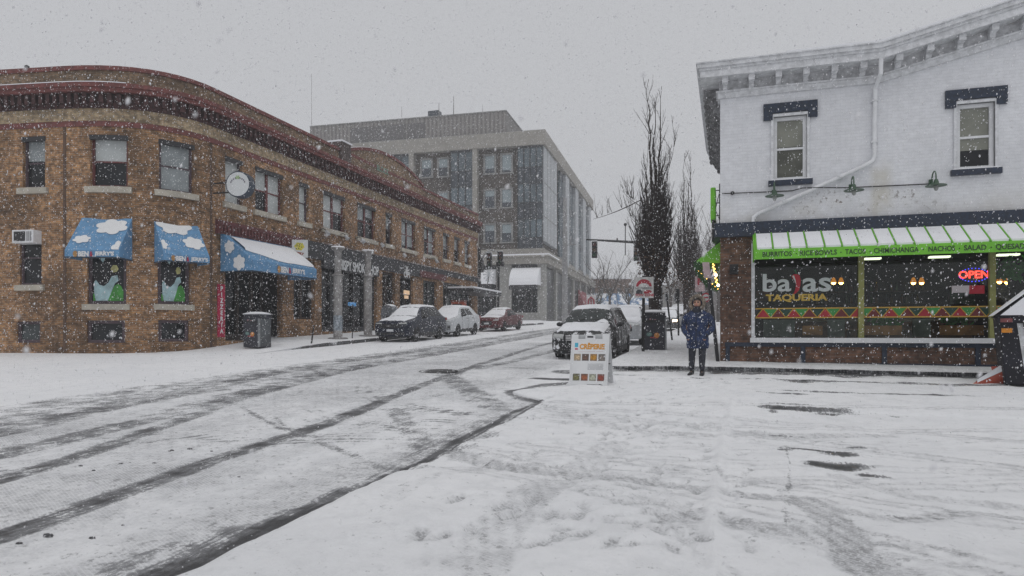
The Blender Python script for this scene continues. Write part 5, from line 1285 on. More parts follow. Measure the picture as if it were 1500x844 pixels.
def car(name, lab, loc, rz, keys, paint, axles, wr=.34, snow=None, glass_front=None, lamps=None, lit=False, grille='wide', side_gl=None, cat='car', plate=True, bumper_paint=False, group=None):
    """keys: (y, zb, w, zs, wt, zt); y=0 the front, which looks along -Y"""
    t = thing(name, lab, cat, loc, rz, group); L = keys[-1][0]
    def sect(y):
        zb, w, zs, wt, zt = crv(keys, y)
        return [(0, zb), (.82*w, zb), (.97*w, zb+.07), (w, .45*zb+.55*zs-.05), (.985*w, zs-.06), (.95*w, zs), (wt, max(zs, zt-.05)), (.86*wt, zt-.008), (.45*wt, zt+.012), (0, zt+.02)]
    ys = sorted(set([0, .03, .08, .15]+[L*i/46 for i in range(1, 46)]+[L-.12, L-.05, L]))
    m = MB(); pts = []; 
    for y in ys:
        h = sect(y); ring = [(x, y, z) for x, z in h]+[(-x, y, z) for x, z in h[-2:0:-1]]; pts += ring
    n = len(ring); fs = []
    for i in range(len(ys)-1):
        for k in range(n): fs.append((i*n+k, i*n+(k+1) % n, (i+1)*n+(k+1) % n, (i+1)*n+k))
    fs += [tuple(range(n-1, -1, -1)), tuple((len(ys)-1)*n+k for k in range(n))]
    m.add(pts, fs); body = m.build('body', paint, t, smooth=True)
    cut = MB()
    for y in axles: cut.lathe([(wr+.055, -1.3), (wr+.055, -.62)], (0, y, wr), axis='x', n=28); cut.lathe([(wr+.055, .62), (wr+.055, 1.3)], (0, y, wr), axis='x', n=28)
    co_ = cut.build('cut', TRIM); bo = body.modifiers.new('arch', 'BOOLEAN'); bo.operation = 'DIFFERENCE'; bo.object = co_; bo.solver = 'EXACT'
    bpy.context.view_layer.update(); dg = bpy.context.evaluated_depsgraph_get(); me = bpy.data.meshes.new_from_object(body.evaluated_get(dg)); body.modifiers.clear(); body.data = me; me.name = 'body'; bpy.data.objects.remove(co_)
    try: me.set_sharp_from_angle(angle=R(38))
    except Exception: pass
    W = max(k[2] for k in keys)
    # wheels
    for y in axles:
        for sx in (-1, 1):
            m = MB(); xx = W-.11; c = (sx*xx, y, wr)
            m.lathe([(wr*.62, -.11), (wr*.93, -.11), (wr, -.08), (wr, .08), (wr*.93, .11), (wr*.62, .11)], c, 'x', 26); wh = m.build('wheel', TYRE, t, smooth=True)
            m = MB(); o = sx*.075
            m.lathe([(wr*.66, o-.02*sx), (wr*.66, o+.02*sx), (wr*.58, o+.03*sx), (wr*.56, o-.01*sx)], c, 'x', 24)
            for k in range(10):
                a = 2*math.pi*k/10; m.tube([(c[0]+o+.01*sx, c[1], c[2]), (c[0]+o+.015*sx, c[1]+wr*.6*math.cos(a), c[2]+wr*.6*math.sin(a))], .018, 4)
            m.lathe([(.05, o), (.05, o+.03*sx)], c, 'x', 10); m.build('rim', RIM, wh)
            m = MB(); m.lathe([(wr*.6, o-.06*sx), (wr*.6, o-.05*sx)], c, 'x', 18); m.build('brake_disc', TRIM, wh)
    # lower cladding
    for sx in (-1, 1):
        m = MB(); a, b = axles[0]+wr+.09, axles[1]-wr-.09; h = sect((a+b)/2)[2]
        m.box(sx*(h[0]-.05), sx*(W+.008), a, b, h[1]-.09, h[1]+.09); m.build('side_sill', TRIM, t)
    # surfaces lying on the body: side strip between belt and roof, top strip
    def side(y, f, sx, off=.006):
        h = sect(y); (x0, z0), (x1, z1) = h[5], h[6]; x = x0+(x1-x0)*f; z = z0+(z1-z0)*f; n_ = Vector((z1-z0, 0, x0-x1)).normalized()
        return Vector((sx*(x+n_.x*off), y, z+n_.z*off))
    def topz(y, fx):
        h = sect(y)[6:]; x = fx*h[0][0]
        ax = abs(x)
        for (xa, za), (xb, zb_) in zip(h, h[1:]):
            if xb-1e-6 <= ax <= xa+1e-6: return x, zb_+(za-zb_)*((ax-xb)/(xa-xb+1e-9))
        return x, h[-1][1]
    def top(y, fx, off=.006):
        x, z = topz(y, fx); x2, z2 = topz(y+.02, fx); sl = (z2-z)/.02; n_ = Vector((0, -sl, 1)).normalized()
        return Vector((x, y, z))+n_*off
    for gl in (side_gl or []):
        for sx in (-1, 1):
            m = MB(); (y0, y1, y2, y3) = gl; n_ = 7; P_ = []     # bottom from y0..y1, top from y2..y3
            for i in range(n_+1):
                f = i/n_
                for v in (0, .5, 1): P_.append(side((y0+(y1-y0)*f)*(1-v)+(y2+(y3-y2)*f)*v, .10+.78*v, sx))
            m.add(P_, [(i*3+j, i*3+j+1, (i+1)*3+j+1, (i+1)*3+j) for i in range(n_) for j in (0, 1)]); m.build('side_window', CGL, t, smooth=True)
    def topsheet(nm, y0, y1, f, mt, off=.006, thick=0, wob=0, par=None, curve=0):
        m = MB(); ny = max(6, int((y1-y0)/.09)); nx = 12; P_ = []
        for i in range(ny+1):
            for j in range(nx+1):
                fx = (2*j/nx-1)*f; y = y0+(y1-y0)*i/ny+curve*(fx*fx)
                y = max(.02, min(L-.03, y)); e = 0
                edge_ = min(i, ny-i, j, nx-j); o = off if (edge_ == 0 or not thick) else off+thick*(.75+.5*float(vnoise(np.array([fx*3+y]), np.array([y*3]), 1.6)[0]))
                if edge_ == 0 and wob: y = max(.02, min(L-.02, y+random.uniform(-wob, wob)))
                P_.append(top(y, fx, o))
        m.add(P_, [(i*(nx+1)+j, i*(nx+1)+j+1, (i+1)*(nx+1)+j+1, (i+1)*(nx+1)+j) for i in range(ny) for j in range(nx)]); return m.build(nm, mt, par or t, smooth=True, fix=False)
    if glass_front: topsheet('windscreen', glass_front[0], glass_front[1], glass_front[2], glass_front[3] if len(glass_front) > 3 else CGL, .006, curve=.06)
    for (y0, y1, f, th) in (snow or []): topsheet('snow_cover', y0, y1, f, SNOWM, .008, th, .03)
    # front face
    def fz(x, z, o=.0):    # point on the nose at x,z
        best = None
        for i in range(40):
            y = .6*i/39; h = sect(y); w_ = 0
            for (xa, za), (xb, zb_) in zip(h[1:], h[2:]):
                if min(za, zb_)-1e-6 <= z <= max(za, zb_)+1e-6:
                    w_ = max(w_, xa+(xb-xa)*((z-za)/(zb_-za+1e-9)))
            if w_ >= abs(x): return Vector((x, y-o, z))
        return Vector((x, .3-o, z))
    def patch(nm, x0, x1, z0, z1, mt, o=.012, n_=6, par=None, sk=0):
        m = MB(); P_ = []
        for i in range(n_+1):
            x = x0+(x1-x0)*i/n_
            for v in (0, .5, 1): P_.append(fz(x, z0+(z1-z0)*v+sk*abs(x), o))
        m.add(P_, [(i*3+j, i*3+j+1, (i+1)*3+j+1, (i+1)*3+j) for i in range(n_) for j in (0, 1)]); ob_ = m.build(nm, mt, par or t, smooth=True); ob_.modifiers.new('t', 'SOLIDIFY').thickness = .02; return ob_
    for g in (grille if isinstance(grille, list) else []): patch('grille', g[0], g[1], g[2], g[3], TRIM, sk=g[4] if len(g) > 4 else 0)
    for l_ in (lamps or []):
        for sx in (-1, 1):
            hl = patch('headlight', sx*l_[0], sx*l_[1], l_[2], l_[3], LAMPG if not lit else emis('lit_headlamp', (1, .75, .5), 6), .018, sk=l_[4] if len(l_) > 4 else 0)
    if plate: patch('number_plate', -.17, .17, plate if plate is not True else .48, (plate if plate is not True else .48)+.11, PLATE, .03, 2)
    # mirrors and door seams and handles
    ym = (side_gl[0][0] if side_gl else 1.4)+.12; h = sect(ym)
    for sx in (-1, 1):
        m = MB(); c = Vector((sx*(h[5][0]+.12), ym-.02, h[5][1]+.10)); m.ball(tuple(c), .1, (1.15, .6, .75), 10, 8); m.tube([c-Vector((sx*.05, 0, .03)), Vector((sx*h[5][0]*.98, ym, h[5][1]))], .025, 5); m.build('wing_mirror', TRIM, t, smooth=True)
    if side_gl:
        for sx in (-1, 1):
            for gl in side_gl[:2]:
                m = MB(); y = gl[1]-.15; hh = sect(y); m.box(sx*(hh[4][0]-.01), sx*(hh[4][0]+.025), y-.09, y+.09, hh[4][1]-.07, hh[4][1]-.045); m.build('door_handle', TRIM, t)
            for yy in [side_gl[0][0]]+[g[1]+.03 for g in side_gl[:2]]:
                m = MB(); hh = sect(yy); P_ = [Vector((sx*(x+.0025), yy, z)) for x, z in hh[2:6]]; m.tube(P_, .0055, 4); m.build('door_seam', TRIM, t)
    # rear lamps, a wiper
    for sx in (-1, 1):
        m = MB(); hh = sect(L-.2); m.box(sx*hh[4][0]*.86, sx*(hh[4][0]+.012), L-.2, L-.02, hh[5][1]-.16, hh[5][1]-.02); m.build('tail_light', mat('tail_lamp', (.25, .01, .01), .3), t)
    return t, sect, top, side
NAVYP = mat('dark_blue_paint', (.008, .012, .028), .4, metal=.1, var=.25, coat=.12, snow=.12, snow_scale=13, spec=.4)
WHP = mat('white_car_paint', (.48, .50, .52), .3, var=.08, coat=.5)
REDP = mat('dark_red_paint', (.085, .005, .009), .4, metal=.1, var=.2, coat=.15, snow=.12, snow_scale=9)
BLP = mat('black_van_paint', (.012, .013, .015), .4, metal=.1, var=.3, coat=.12, spec=.4, snow=.42, snow_scale=4.2)
SUV = [(0, .42, .62, .72, .50, .80), (.05, .34, .78, .82, .62, .92), (.2, .27, .88, .92, .72, 1.01), (.6, .25, .92, .98, .75, 1.07), (1.05, .25, .925, 1.02, .76, 1.13), (1.28, .25, .925, 1.04, .75, 1.19), (1.95, .25, .925, 1.07, .60, 1.60), (2.5, .25, .925, 1.09, .60, 1.67), (3.5, .25, .925, 1.11, .58, 1.65), (4.05, .26, .92, 1.13, .56, 1.58), (4.42, .30, .89, 1.10, .60, 1.20), (4.56, .36, .84, 1.0, .66, 1.06), (4.60, .45, .72, .9, .6, .96)]
g0 = lambda x, y: base(x, y)+.005
def pitch(o, a=R(2.1)): o.rotation_euler.x = a
c1 = car('parked_suv', 'dark blue SUV under snow, nearest of the parked row on the far kerb', (-13.75, 26.25, g0(-13.75, 26.25)), 0, SUV, NAVYP, (.92, 3.62), .36,
    snow=[(.14, 1.26, .93, .035), (1.30, 1.93, .97, .02), (1.98, 4.0, .93, .06)], glass_front=(1.30, 1.94, .9), lamps=[(.44, .80, .84, .90, .02)], grille=[(-.55, .55, .66, .84), (-.7, .7, .36, .46)], side_gl=[(1.55, 2.45, 2.0, 2.45), (2.52, 3.35, 2.52, 3.3), (3.43, 3.95, 3.38, 3.75)], cat='car', plate=.50)
SUV2 = [(k[0]*.98,)+k[1:5]+(k[5]*(.97 if k[5] > 1.3 else .98),) for k in SUV]
c2 = car('parked_suv', 'white SUV under snow parked between the dark blue SUV and the red car', (-13.75, 31.3, g0(-13.75, 31.3)), 0, SUV2, WHP, (.9, 3.5), .36,
    snow=[(.14, 1.24, .95, .04), (1.25, 1.92, .98, .03), (1.93, 4.0, .94, .06)], lamps=[(.5, .80, .80, .84, .05)], grille=[(-.32, .32, .42, .74), (-.8, -.62, .38, .62), (.62, .8, .38, .62)], side_gl=[(1.5, 2.4, 1.95, 2.4), (2.47, 3.3, 2.47, 3.2)], plate=False)
SED = [(0, .38, .62, .58, .5, .66), (.05, .28, .78, .68, .62, .76), (.25, .2, .87, .78, .72, .86), (.8, .2, .90, .86, .74, .93), (1.25, .2, .905, .90, .74, 1.0), (2.05, .2, .905, .94, .58, 1.38), (2.5, .2, .905, .95, .57, 1.44), (3.1, .2, .905, .97, .56, 1.42), (3.85, .22, .90, .99, .62, 1.12), (4.3, .26, .87, .98, .68, 1.05), (4.6, .32, .8, .92, .64, .98), (4.66, .42, .7, .8, .6, .86)]
c3 = car('parked_sedan', 'dark red sedan with snow on its roof at the far end of the parked row', (-13.65, 39.1, g0(-13.65, 39.1)), R(-3), SED, REDP, (.92, 3.68), .33,
    snow=[(.3, 1.2, .93, .035), (1.28, 2.0, .96, .02), (2.05, 3.2, .93, .05), (3.9, 4.5, .9, .04)], glass_front=(1.3, 2.02, .9), lamps=[(.45, .80, .64, .71, .06)], grille=[(-.36, .36, .40, .66), (-.75, -.5, .3, .42), (.5, .75, .3, .42)], side_gl=[(1.5, 2.45, 2.1, 2.45), (2.52, 3.35, 2.52, 3.15)], plate=.44)
VAN = [(0, .40, .66, .66, .56, .74), (.05, .27, .82, .74, .68, .82), (.2, .2, .92, .84, .78, .93), (.6, .19, .955, .92, .80, 1.02), (.95, .19, .96, .95, .80, 1.08), (1.15, .19, .96, .97, .80, 1.14), (1.95, .19, .96, 1.0, .66, 1.60), (2.5, .19, .96, 1.02, .66, 1.665), (3.9, .2, .96, 1.04, .65, 1.66), (4.5, .24, .95, 1.05, .64, 1.60), (4.85, .3, .93, 1.0, .74, 1.12), (5.0, .4, .88, .9, .74, 1.0)]
TINT = mat('windscreen_glass', (.03, .037, .036), .12, var=.45, scale=3, spec=.35)
c4 = car('parked_minivan', 'black minivan streaked with snow, with a clear windscreen, parked behind the sandwich board', (-4.08, 19.35, g0(-4.08, 19.35)), R(0), VAN, BLP, (1.0, 4.05), .35,
    snow=[(.16, 1.16, .97, .05), (1.92, 4.3, .96, .06)], glass_front=(1.2, 1.86, .93, TINT), lamps=[(.5, .88, .66, .80, .05)], grille=[(-.44, .44, .62, .80), (-.6, .6, .32, .46)], side_gl=[(1.65, 2.4, 2.0, 2.4), (2.5, 3.5, 2.5, 3.45), (3.6, 4.5, 3.58, 4.25)], plate=False)
t = c4[0]; m = MB()
for k in range(4):
    z = .64+.045*k; m.tube([(-.42, -.03+.02*0, z), (.42, -.03, z)], .010, 5)
m.build('chrome_bar', mat('chrome', (.6, .6, .62), .25, metal=.8), t)
tp = c4[2]; m = MB(); m.tube([tp(1.2, .15, .03), tp(1.32, .5, .03), tp(1.36, .72, .03)], .012, 5); m.tube([tp(1.2, -.5, .03), tp(1.34, -.1, .03)], .012, 5); m.build('wiper', TRIM, t)
m = MB(); P_ = []; n = 10
for i in range(n+1):
    for j in (0, 1, 2): f = i/n; P_.append(tp(1.17+(.05+.15*math.sin(f*3.1))*j/2, .45+.45*f, .012+.03*(j == 1)))
m.add(P_, [(i*3+j, i*3+j+1, (i+1)*3+j+1, (i+1)*3+j) for i in range(n) for j in (0, 1)]); m.build('snow_heap', SNOWM, t, smooth=True)
# snow patch on the door
sd = c4[3]
c5 = car('parked_suv', 'snow covered white car parked directly behind the black minivan', (-4.0, 26.6, g0(-4.0, 26.6)), 0, SUV2, WHP, (.9, 3.5), .36,
    snow=[(.14, 1.24, .97, .05), (1.25, 1.92, .98, .04), (1.93, 4.1, .96, .07)], lamps=[(.5, .80, .80, .86, .03)], grille=[(-.5, .5, .6, .78)], side_gl=[(1.5, 2.4, 1.95, 2.4), (2.47, 3.3, 2.47, 3.2), (3.4, 3.9, 3.35, 3.7)], plate=.5)
c6 = car('parked_car', 'distant dark car facing us with one headlight shining, left of the person', (-3.6, 41.5, g0(-3.6, 41.5)), 0, SED, mat('grey_car_paint', (.10, .105, .11), .35, metal=.3, snow=.3, snow_scale=6), (.92, 3.68), .33,
    snow=[(.3, 1.2, .95, .05), (1.28, 2.0, .98, .03), (2.05, 3.2, .95, .06)], lamps=[(.5, .80, .60, .72, .03)], lit=True, grille=[(-.4, .4, .36, .62)], side_gl=[(1.5, 2.45, 2.1, 2.45), (2.52, 3.35, 2.52, 3.15)], plate=.42)
c7 = car('parked_car', 'snowed over car farther down the right kerb, beyond the dark one with the headlight', (-3.4, 50, g0(-3.4, 50)), 0, SUV, WHP, (.92, 3.62), .36,
    snow=[(.14, 1.26, .97, .05), (1.30, 1.93, .98, .03), (1.98, 4.0, .95, .06)], lamps=[(.44, .80, .84, .90, .02)], grille=[(-.55, .55, .66, .84)], side_gl=[(1.55, 2.45, 2.0, 2.45), (2.52, 3.35, 2.52, 3.3)], plate=.5)
for c_ in (c1, c2, c3, c4, c5, c6, c7): pitch(c_[0]); c_[0].scale = (.93,)*3
c4[0].location.z -= .02; c3[0].location.y -= .9; c2[0].location.y -= .25
for y, lab in ((47.0, 'grey snowed over car at the kerb beyond the red sedan, mostly hidden'),):
    pass
# ================================================================ TREES
BARK = mat('dark_bark', (.045, .036, .034), .9, var=.45, scale=14, snow=.10, snow_scale=18, up=1)
BARKF = mat('grey_bark', (.085, .075, .07), .9, var=.3, scale=8, up=1)
def limb(m, p, d, L, r, depth, up, spread, rnd, kids, nmin=.006, sides=4):
    n = max(3, int(L/.35)) if depth else max(3, int(L/.3)); pts = [p.copy()]; rad = [r]; q = p.copy(); dd = d.normalized()
    for i in range(n):
        dd = (dd+Vector((rnd.gauss(0, .13), rnd.gauss(0, .13), 0))+Vector((0, 0, up))).normalized()
        q = q+dd*(L/n); pts.append(q.copy()); rad.append(max(nmin*.6, r*(1-(i+1)/n*.85)))
    m.tube(pts, rad, sides if r > .02 else 3, caps=False)
    if depth == 0: return
    for k in range(kids):
        f = rnd.uniform(.12, .95); i = min(n-1, int(f*n)); b = pts[i]; a = rnd.random()*6.283
        nd = (dd*.6+Vector((math.cos(a), math.sin(a), 0))*spread+Vector((0, 0, .35))).normalized()
        limb(m, b, nd, L*rnd.uniform(.28, .55)*(1.15-f*.5), max(nmin, rad[i]*rnd.uniform(.4, .6)), depth-1, up*1.1, spread, rnd, max(2, int(kids*.6)), nmin, sides)
def poplar(lab, x, y, h, z1, wid, nlead, seed, tr=.26, leaves=True, extra=True, lean=0):
    rnd = random.Random(seed); g = gz(x, y)-.05; t = thing('poplar_tree', lab, 'tree', (x, y, g), 0, 'columnar poplars along the right pavement')
    m = MB(); tp = z1-g
    m.tube([(0, 0, -.1), (0, 0, .05), (.02, 0, .5), (.03, 0, tp*.6), (0, 0, tp), (0, .02, tp+1.2)], [tr*1.5, tr*1.2, tr*.95, tr*.85, tr*.95, tr*.45], 10); m.build('trunk', BARK, t, smooth=True)
    m = MB()
    for k in range(nlead):
        a = rnd.random()*6.283; rr = wid*.5*math.sqrt(rnd.random()); z0 = rnd.uniform(tp*.72, tp+.9)
        b = Vector((.05*math.cos(a), .05*math.sin(a), z0)); out = Vector((math.cos(a)*rr, math.sin(a)*rr*.9, 0)); top_ = h*max(.5, (1-.5*(rr/(wid*.5))**1.3)*rnd.uniform(.82, .97) if k > 2 else rnd.uniform(.9, 1.0)); rr *= (.35 if k <= 2 else 1); out = Vector((math.cos(a)*rr, math.sin(a)*rr*.9, 0))
        L = top_-z0; n = 16; pts = [b]; rad = [tr*.30]
        wx, wy = rnd.uniform(-.12, .12), rnd.uniform(-.12, .12)
        for i in range(1, n+1):
            f = i/n; e = 1-math.exp(-f*5.5)
            pts.append(b+out*e+Vector((wx*math.sin(f*5+k)+rnd.gauss(0, .03), wy*math.cos(f*4)+rnd.gauss(0, .03), L*f))); rad.append(max(.008, tr*.30*(1-f)**.9))
        m.tube(pts, rad, 5, caps=False)
        for j in range(int(17 if leaves else 12)):
            i = rnd.randint(1, n-1); a2 = rnd.random()*6.283
            d = Vector((math.cos(a2)*.55, math.sin(a2)*.55, 1)).normalized()
            limb(m, pts[i], d, rnd.uniform(.5, 1.5)*(1.2-i/n*.6), max(.008, rad[i]*.5), 1, .22, .5, rnd, 4, .0065)
    m.build('branches', BARK, t)
    if leaves:
        m = MB()
        for k in range(1100):
            a = rnd.random()*6.283; rr = wid*.6*math.sqrt(rnd.random()); z = tp+rnd.gauss(.55, .45); c = Vector((rr*math.cos(a), rr*math.sin(a), z)); s_ = rnd.uniform(.03, .06); a3 = rnd.random()*6.3
            d = Vector((math.cos(a3), math.sin(a3), rnd.uniform(-1, 1)))*s_; e = Vector((-d.y, d.x, rnd.uniform(-.5, .5)*s_))*.6
            m.quad(c-d, c+e, c+d, c-e)
        m.build('dead_leaves', mat('dead_leaf', (.12, .075, .05), .9, var=.5, scale=10, snow=.15), t)
    if extra:
        m = MB()
        for (sx, sz, ex, ez, r) in ((-.45, 5.15, -2.1, 4.55, .022), (-.4, 4.9, -1.1, 5.5, .014), (-.4, 4.2, -.9, 4.7, .013), (.35, 5.6, .75, 7.2, .013)):
            A = Vector((0, 0, sz-.4)); B = Vector((sx, -.1, sz)); C2 = Vector((ex, -.2, ez)); pts = [A, B]+[B.lerp(C2, f)+Vector((0, 0, -.06*math.sin(f*3.1))) for f in (.25, .5, .75, 1)]
            m.tube(pts, [r*1.2, r, r*.9, r*.7, r*.5, r*.25], 5, caps=False)
            for k in range(9):
                p = B.lerp(C2, rnd.uniform(.2, 1)); limb(m, p, Vector((rnd.uniform(-.4, .2), rnd.uniform(-.3, .3), 1)), rnd.uniform(.4, .9), .012, 1, .1, .5, rnd, 3, .006)
        m.build('side_branch', BARK, t)
    return t
poplar('tall nearest columnar bare poplar behind the right litter bin', -2.42, 24.0, 9.35, EYE+.075*24.2, 1.0, 24, 5)
poplar('second columnar bare poplar, hazier, between the nearest one and the restaurant', -2.05, 37.0, 9.6, EYE+.055*37.9, 1.2, 20, 8, tr=.25, leaves=True, extra=False)
def spreading(lab, x, y, h, seed, spread=.75, kids=6, depth=3, r=.16, group='bare spreading trees down the street'):
    rnd = random.Random(seed); g = gz(x, y)-.1; t = thing('bare_tree', lab, 'tree', (x, y, g), 0, group)
    m = MB(); m.tube([(0, 0, 0), (.03, 0, h*.18), (0, .03, h*.34)], [r*1.2, r, r*.8], 7); m.build('trunk', BARKF, t, smooth=True)
    m = MB()
    for k in range(7):
        a = k*.9+rnd.random()*.5; limb(m, Vector((0, .02, h*rnd.uniform(.26, .34))), Vector((math.cos(a)*spread, math.sin(a)*spread, .9)), h*rnd.uniform(.5, .68), r*.5, depth, .07, spread, rnd, kids, .012)
    m.build('branches', BARKF, t); return t
for px, d, h, s, lab in ((893, 74, 8.9, 21, 'tall bare branching tree left of the nearest poplar, behind the mast arm'), (876, 82, 7.0, 22, 'small bare tree beside the far blue awnings'), (921, 80, 7.5, 23, 'bare tree just left of the nearest poplar, far behind it'),
                      (1036, 48, 9.9, 24, 'tall pale bare tree behind the green blade sign'), (982, 66, 9.5, 25, 'faint bare tree between the two poplars'), (1026, 70, 10, 26, 'faint bare tree right of the second poplar, far behind it'), (1052, 60, 9.6, 27, 'faint bare tree nearest the restaurant corner')):
    p = at_d(px, 480, d); spreading(lab, p.x, p.y, h, s, spread=.55 if px > 950 else .8, kids=5, r=.15)
# ================================================================ STREET FURNITURE
def litter_bin(lab, x, y, rz):
    t = thing('litter_bin', lab, 'bin', (x, y, gz(x, y)), rz, 'dark litter bins with a printed side'); W, D, H = .34, .34, 1.22
    BM = mat('bin_charcoal', (.028, .03, .042), .5, var=.3, snow=.1, snow_scale=14); BS = mat('bin_side', (.07, .078, .085), .55, var=.3, snow=.12, snow_scale=12)
    m = MB(); m.box(-W, W, -D, D, .03, H-.12); bevel(m.build('body', BM, t), .025)
    m = MB(); m.box(W, W+.012, -D+.05, D-.05, .08, H-.18); m.build('side_panel', BS, t)
    m = MB(); m.box(W-.02, W+.03, -D-.02, -D+.05, .05, H-.16); m.build('corner_post', mat('bin_grey', (.22, .23, .24)), t)
    m = MB(); m.box(-W-.03, W+.03, -D-.03, D+.03, H-.16, H-.10); m.box(-W, W, -D, D, H-.1, H); bevel(m.build('lid', BM, t), .03)
    m = MB(); m.box(-W+.06, W-.06, -D-.012, -D, H-.32, H-.24); m.build('slot', BLKF, t)
    m = MB(); nx = 10; P_ = [Vector((W*1.12*(2*i/nx-1), D*1.12*(2*j/nx-1), H+.015+.075*(1-abs(2*i/nx-1)**3)*(1-abs(2*j/nx-1)**3))) for i in range(nx+1) for j in range(nx+1)]
    m.add(P_, [(i*(nx+1)+j, i*(nx+1)+j+1, (i+1)*(nx+1)+j+1, (i+1)*(nx+1)+j) for i in range(nx) for j in range(nx)]); m.box(-W, W, -D, D, H-.01, H+.016); m.build('snow_cap', SNOWM, t, smooth=True)
    RP = mat('poster_red', (.36, .04, .05), .6, snow=.1, snow_scale=20)
    # printed picture: red lettered block, pink figure, orange fruit, pale leaf
    def pl(pts, mt, nm, o=.004):
        g = MB(); g.add([(u, -D-o, z) for u, z in pts], [tuple(range(len(pts)))]); g.build(nm, mt, t, fix=False)
    text('poster_letters', 'FOOD', .22, RP, (.0, -D-.004, .84), (1, 0, 0), (0, 0, 1), t, bold=.012, xs=.95)
    text('poster_letters', 'SCRAPS', .12, mat('poster_brown', (.28, .13, .06)), (0, -D-.004, .70), (1, 0, 0), (0, 0, 1), t, bold=.006)
    pl([(.07+.085*math.cos(a), .50+.08*math.sin(a)) for a in [i*math.pi/8 for i in range(16)]], mat('poster_orange', (.62, .26, .06)), 'orange_disc')
    pl([(-.16+.09*math.cos(a), .53+.06*math.sin(a)) for a in [i*math.pi/6 for i in range(12)]], mat('poster_teal', (.12, .22, .20)), 'leaf_disc')
    pl([(-.16, .93), (-.10, .93), (-.11, 1.03), (-.15, 1.03)], mat('poster_pink', (.4, .2, .22)), 'small_figure'); pl([(-.02, .95), (.05, .95), (.05, 1.0), (-.02, 1.0)], mat('poster_pink', (.4, .2, .22)), 'small_figure')
    pl([(-.14, .42), (.1, .40), (.12, .43), (-.12, .45)], RP, 'ribbon')
    return t
litter_bin('dark litter bin with a colourful poster in front of the ice cream entrance', *at_d(377, 512, 24.7).xy, R(-2))
litter_bin('dark litter bin with a colourful poster on the right pavement before the poplar', *at_d(957, 522, 21.6).xy, R(12))
# metal columns in front of the smoke shop
for (px, y0, d, lab) in ((495, 363, 29.2, 'left grey metal column with a wide flat cap before the smoke shop'), (539, 368, 31.6, 'right grey metal column with a wide flat cap before the smoke shop')):
    p = at_d(px, 480, d); g = gz(p.x, p.y); zt = EYE+(488-y0)/1000*d; zc = EYE+(488-(404 if px < 500 else 405))/1000*d
    t = thing('metal_column', lab, 'column', (p.x, p.y, g), 0, 'grey metal columns on the left pavement'); CM = mat('galvanised_column', (.30, .29, .285), .6, metal=.2, var=.3, scale=5, snow=.12, snow_scale=7)
    m = MB(); m.lathe([(.19, 0), (.19, zc-g)], n=20); m.build('lower_shaft', CM, t, smooth=True)
    m = MB(); m.lathe([(.145, zc-g), (.145, zt-g-.2), (.2, zt-g-.1)], n=20); m.build('upper_shaft', CM, t, smooth=True)
    m = MB(); m.lathe([(.20, zc-g-.05), (.26, zc-g), (.26, zc-g+.04), (.15, zc-g+.08)], n=20); m.build('collar', CM, t, smooth=True)
    m = MB(); m.lathe([(.2, zt-g-.12), (.30, zt-g-.04), (.30, zt-g)], n=20); w = m.build('cap', CM, t, smooth=True); m = MB(); m.lathe([(.30, zt-g), (.27, zt-g+.05), (.05, zt-g+.07)], n=20); m.build('snow_cap', SNOWM, t, smooth=True)
    m = MB(); m.lathe([(.42, .0), (.42, .04), (.34, .06)], n=24); m.build('base_plate', CM, t)
    m = MB(); m.lathe([(.192, .35), (.192, 1.0)], n=20); m.build('poster_band', mat('column_sticker', (.28, .32, .36), .7, var=.5, scale=9), t) if px < 500 else None
def post(lab, x, y, pts, r, name='post', cat='post', mt=None, heads=(), group=None):
    t = thing(name, lab, cat, (0, 0, 0), 0, group); m = MB(); m.tube(pts, r, 8); m.build('pole', mt or BLACKM, t)
    for nm, mb_, mm in heads: mb_.build(nm, mm, t)
    return t
def onground(px, py, d): p = at_d(px, py, d); return Vector((p.x, p.y, gz(p.x, p.y)-.03))
a = onground(456, 505, 26.3); b = at_d(460, 476, 26.4); post('short leaning black post on the left pavement by the kerb line', 0, 0, [a, b], .03)
a = onground(516, 498, 29.8); b = at_d(517, 446, 29.8); post('slim dark post between the two metal columns', 0, 0, [a, b], .025)
# parking sign on the right in front of the bin
a = onground(942, 530, 20.6); b = at_d(943, 404, 20.6); k = thing('parking_sign', 'square white and red sign on a dark post in front of the right litter bin', 'sign')
m = MB(); m.tube([a, b], .045, 8); m.build('post', BLACKM, k)
c = at_d(943, 421.5, 20.5); FC = Vector((.15, -.99, 0)).normalized(); M = Matrix.Translation(c+FC*.06) @ FC.to_track_quat('Z', 'Y').to_matrix().to_4x4(); SW, SH_ = .285, .315
SGW = mat('sign_board_white', (.55, .55, .55), .5, snow=.08, snow_scale=14); SGR = mat('sign_board_red', (.36, .03, .05), .5, snow=.1, snow_scale=16)
m = MB(); m.T = M; m.box(-SW, SW, -SH_, SH_, -.01, .01); m.build('board', SGW, k)
m = MB(); m.T = M
out = [(.23*math.cos(a_), .03+.22*math.sin(a_)) for a_ in [math.pi*i/16 for i in range(17)]]; inn = [(.16*math.cos(a_), .03+.10*math.sin(a_)) for a_ in [math.pi*(16-i)/16 for i in range(17)]]
m.add([(x, y, .014) for x, y in out+inn], [(i, i+1, 33-i-1, 33-i) for i in range(16)])
m.build('red_arch', SGR, k, fix=False)
text('lettering', 'NO PARKING', .085, mat('sign_black_print', (.05, .05, .06)), M @ Vector((0, -.02, .014)), M.to_3x3() @ Vector((1, 0, 0)), M.to_3x3() @ Vector((0, 1, 0)), k, extrude=.002)
text('lettering', 'TOW ZONE', .10, SGR, M @ Vector((.02, -.23, .014)), M.to_3x3() @ Vector((1, 0, 0)), M.to_3x3() @ Vector((0, 1, 0)), k, extrude=.002, bold=.004)
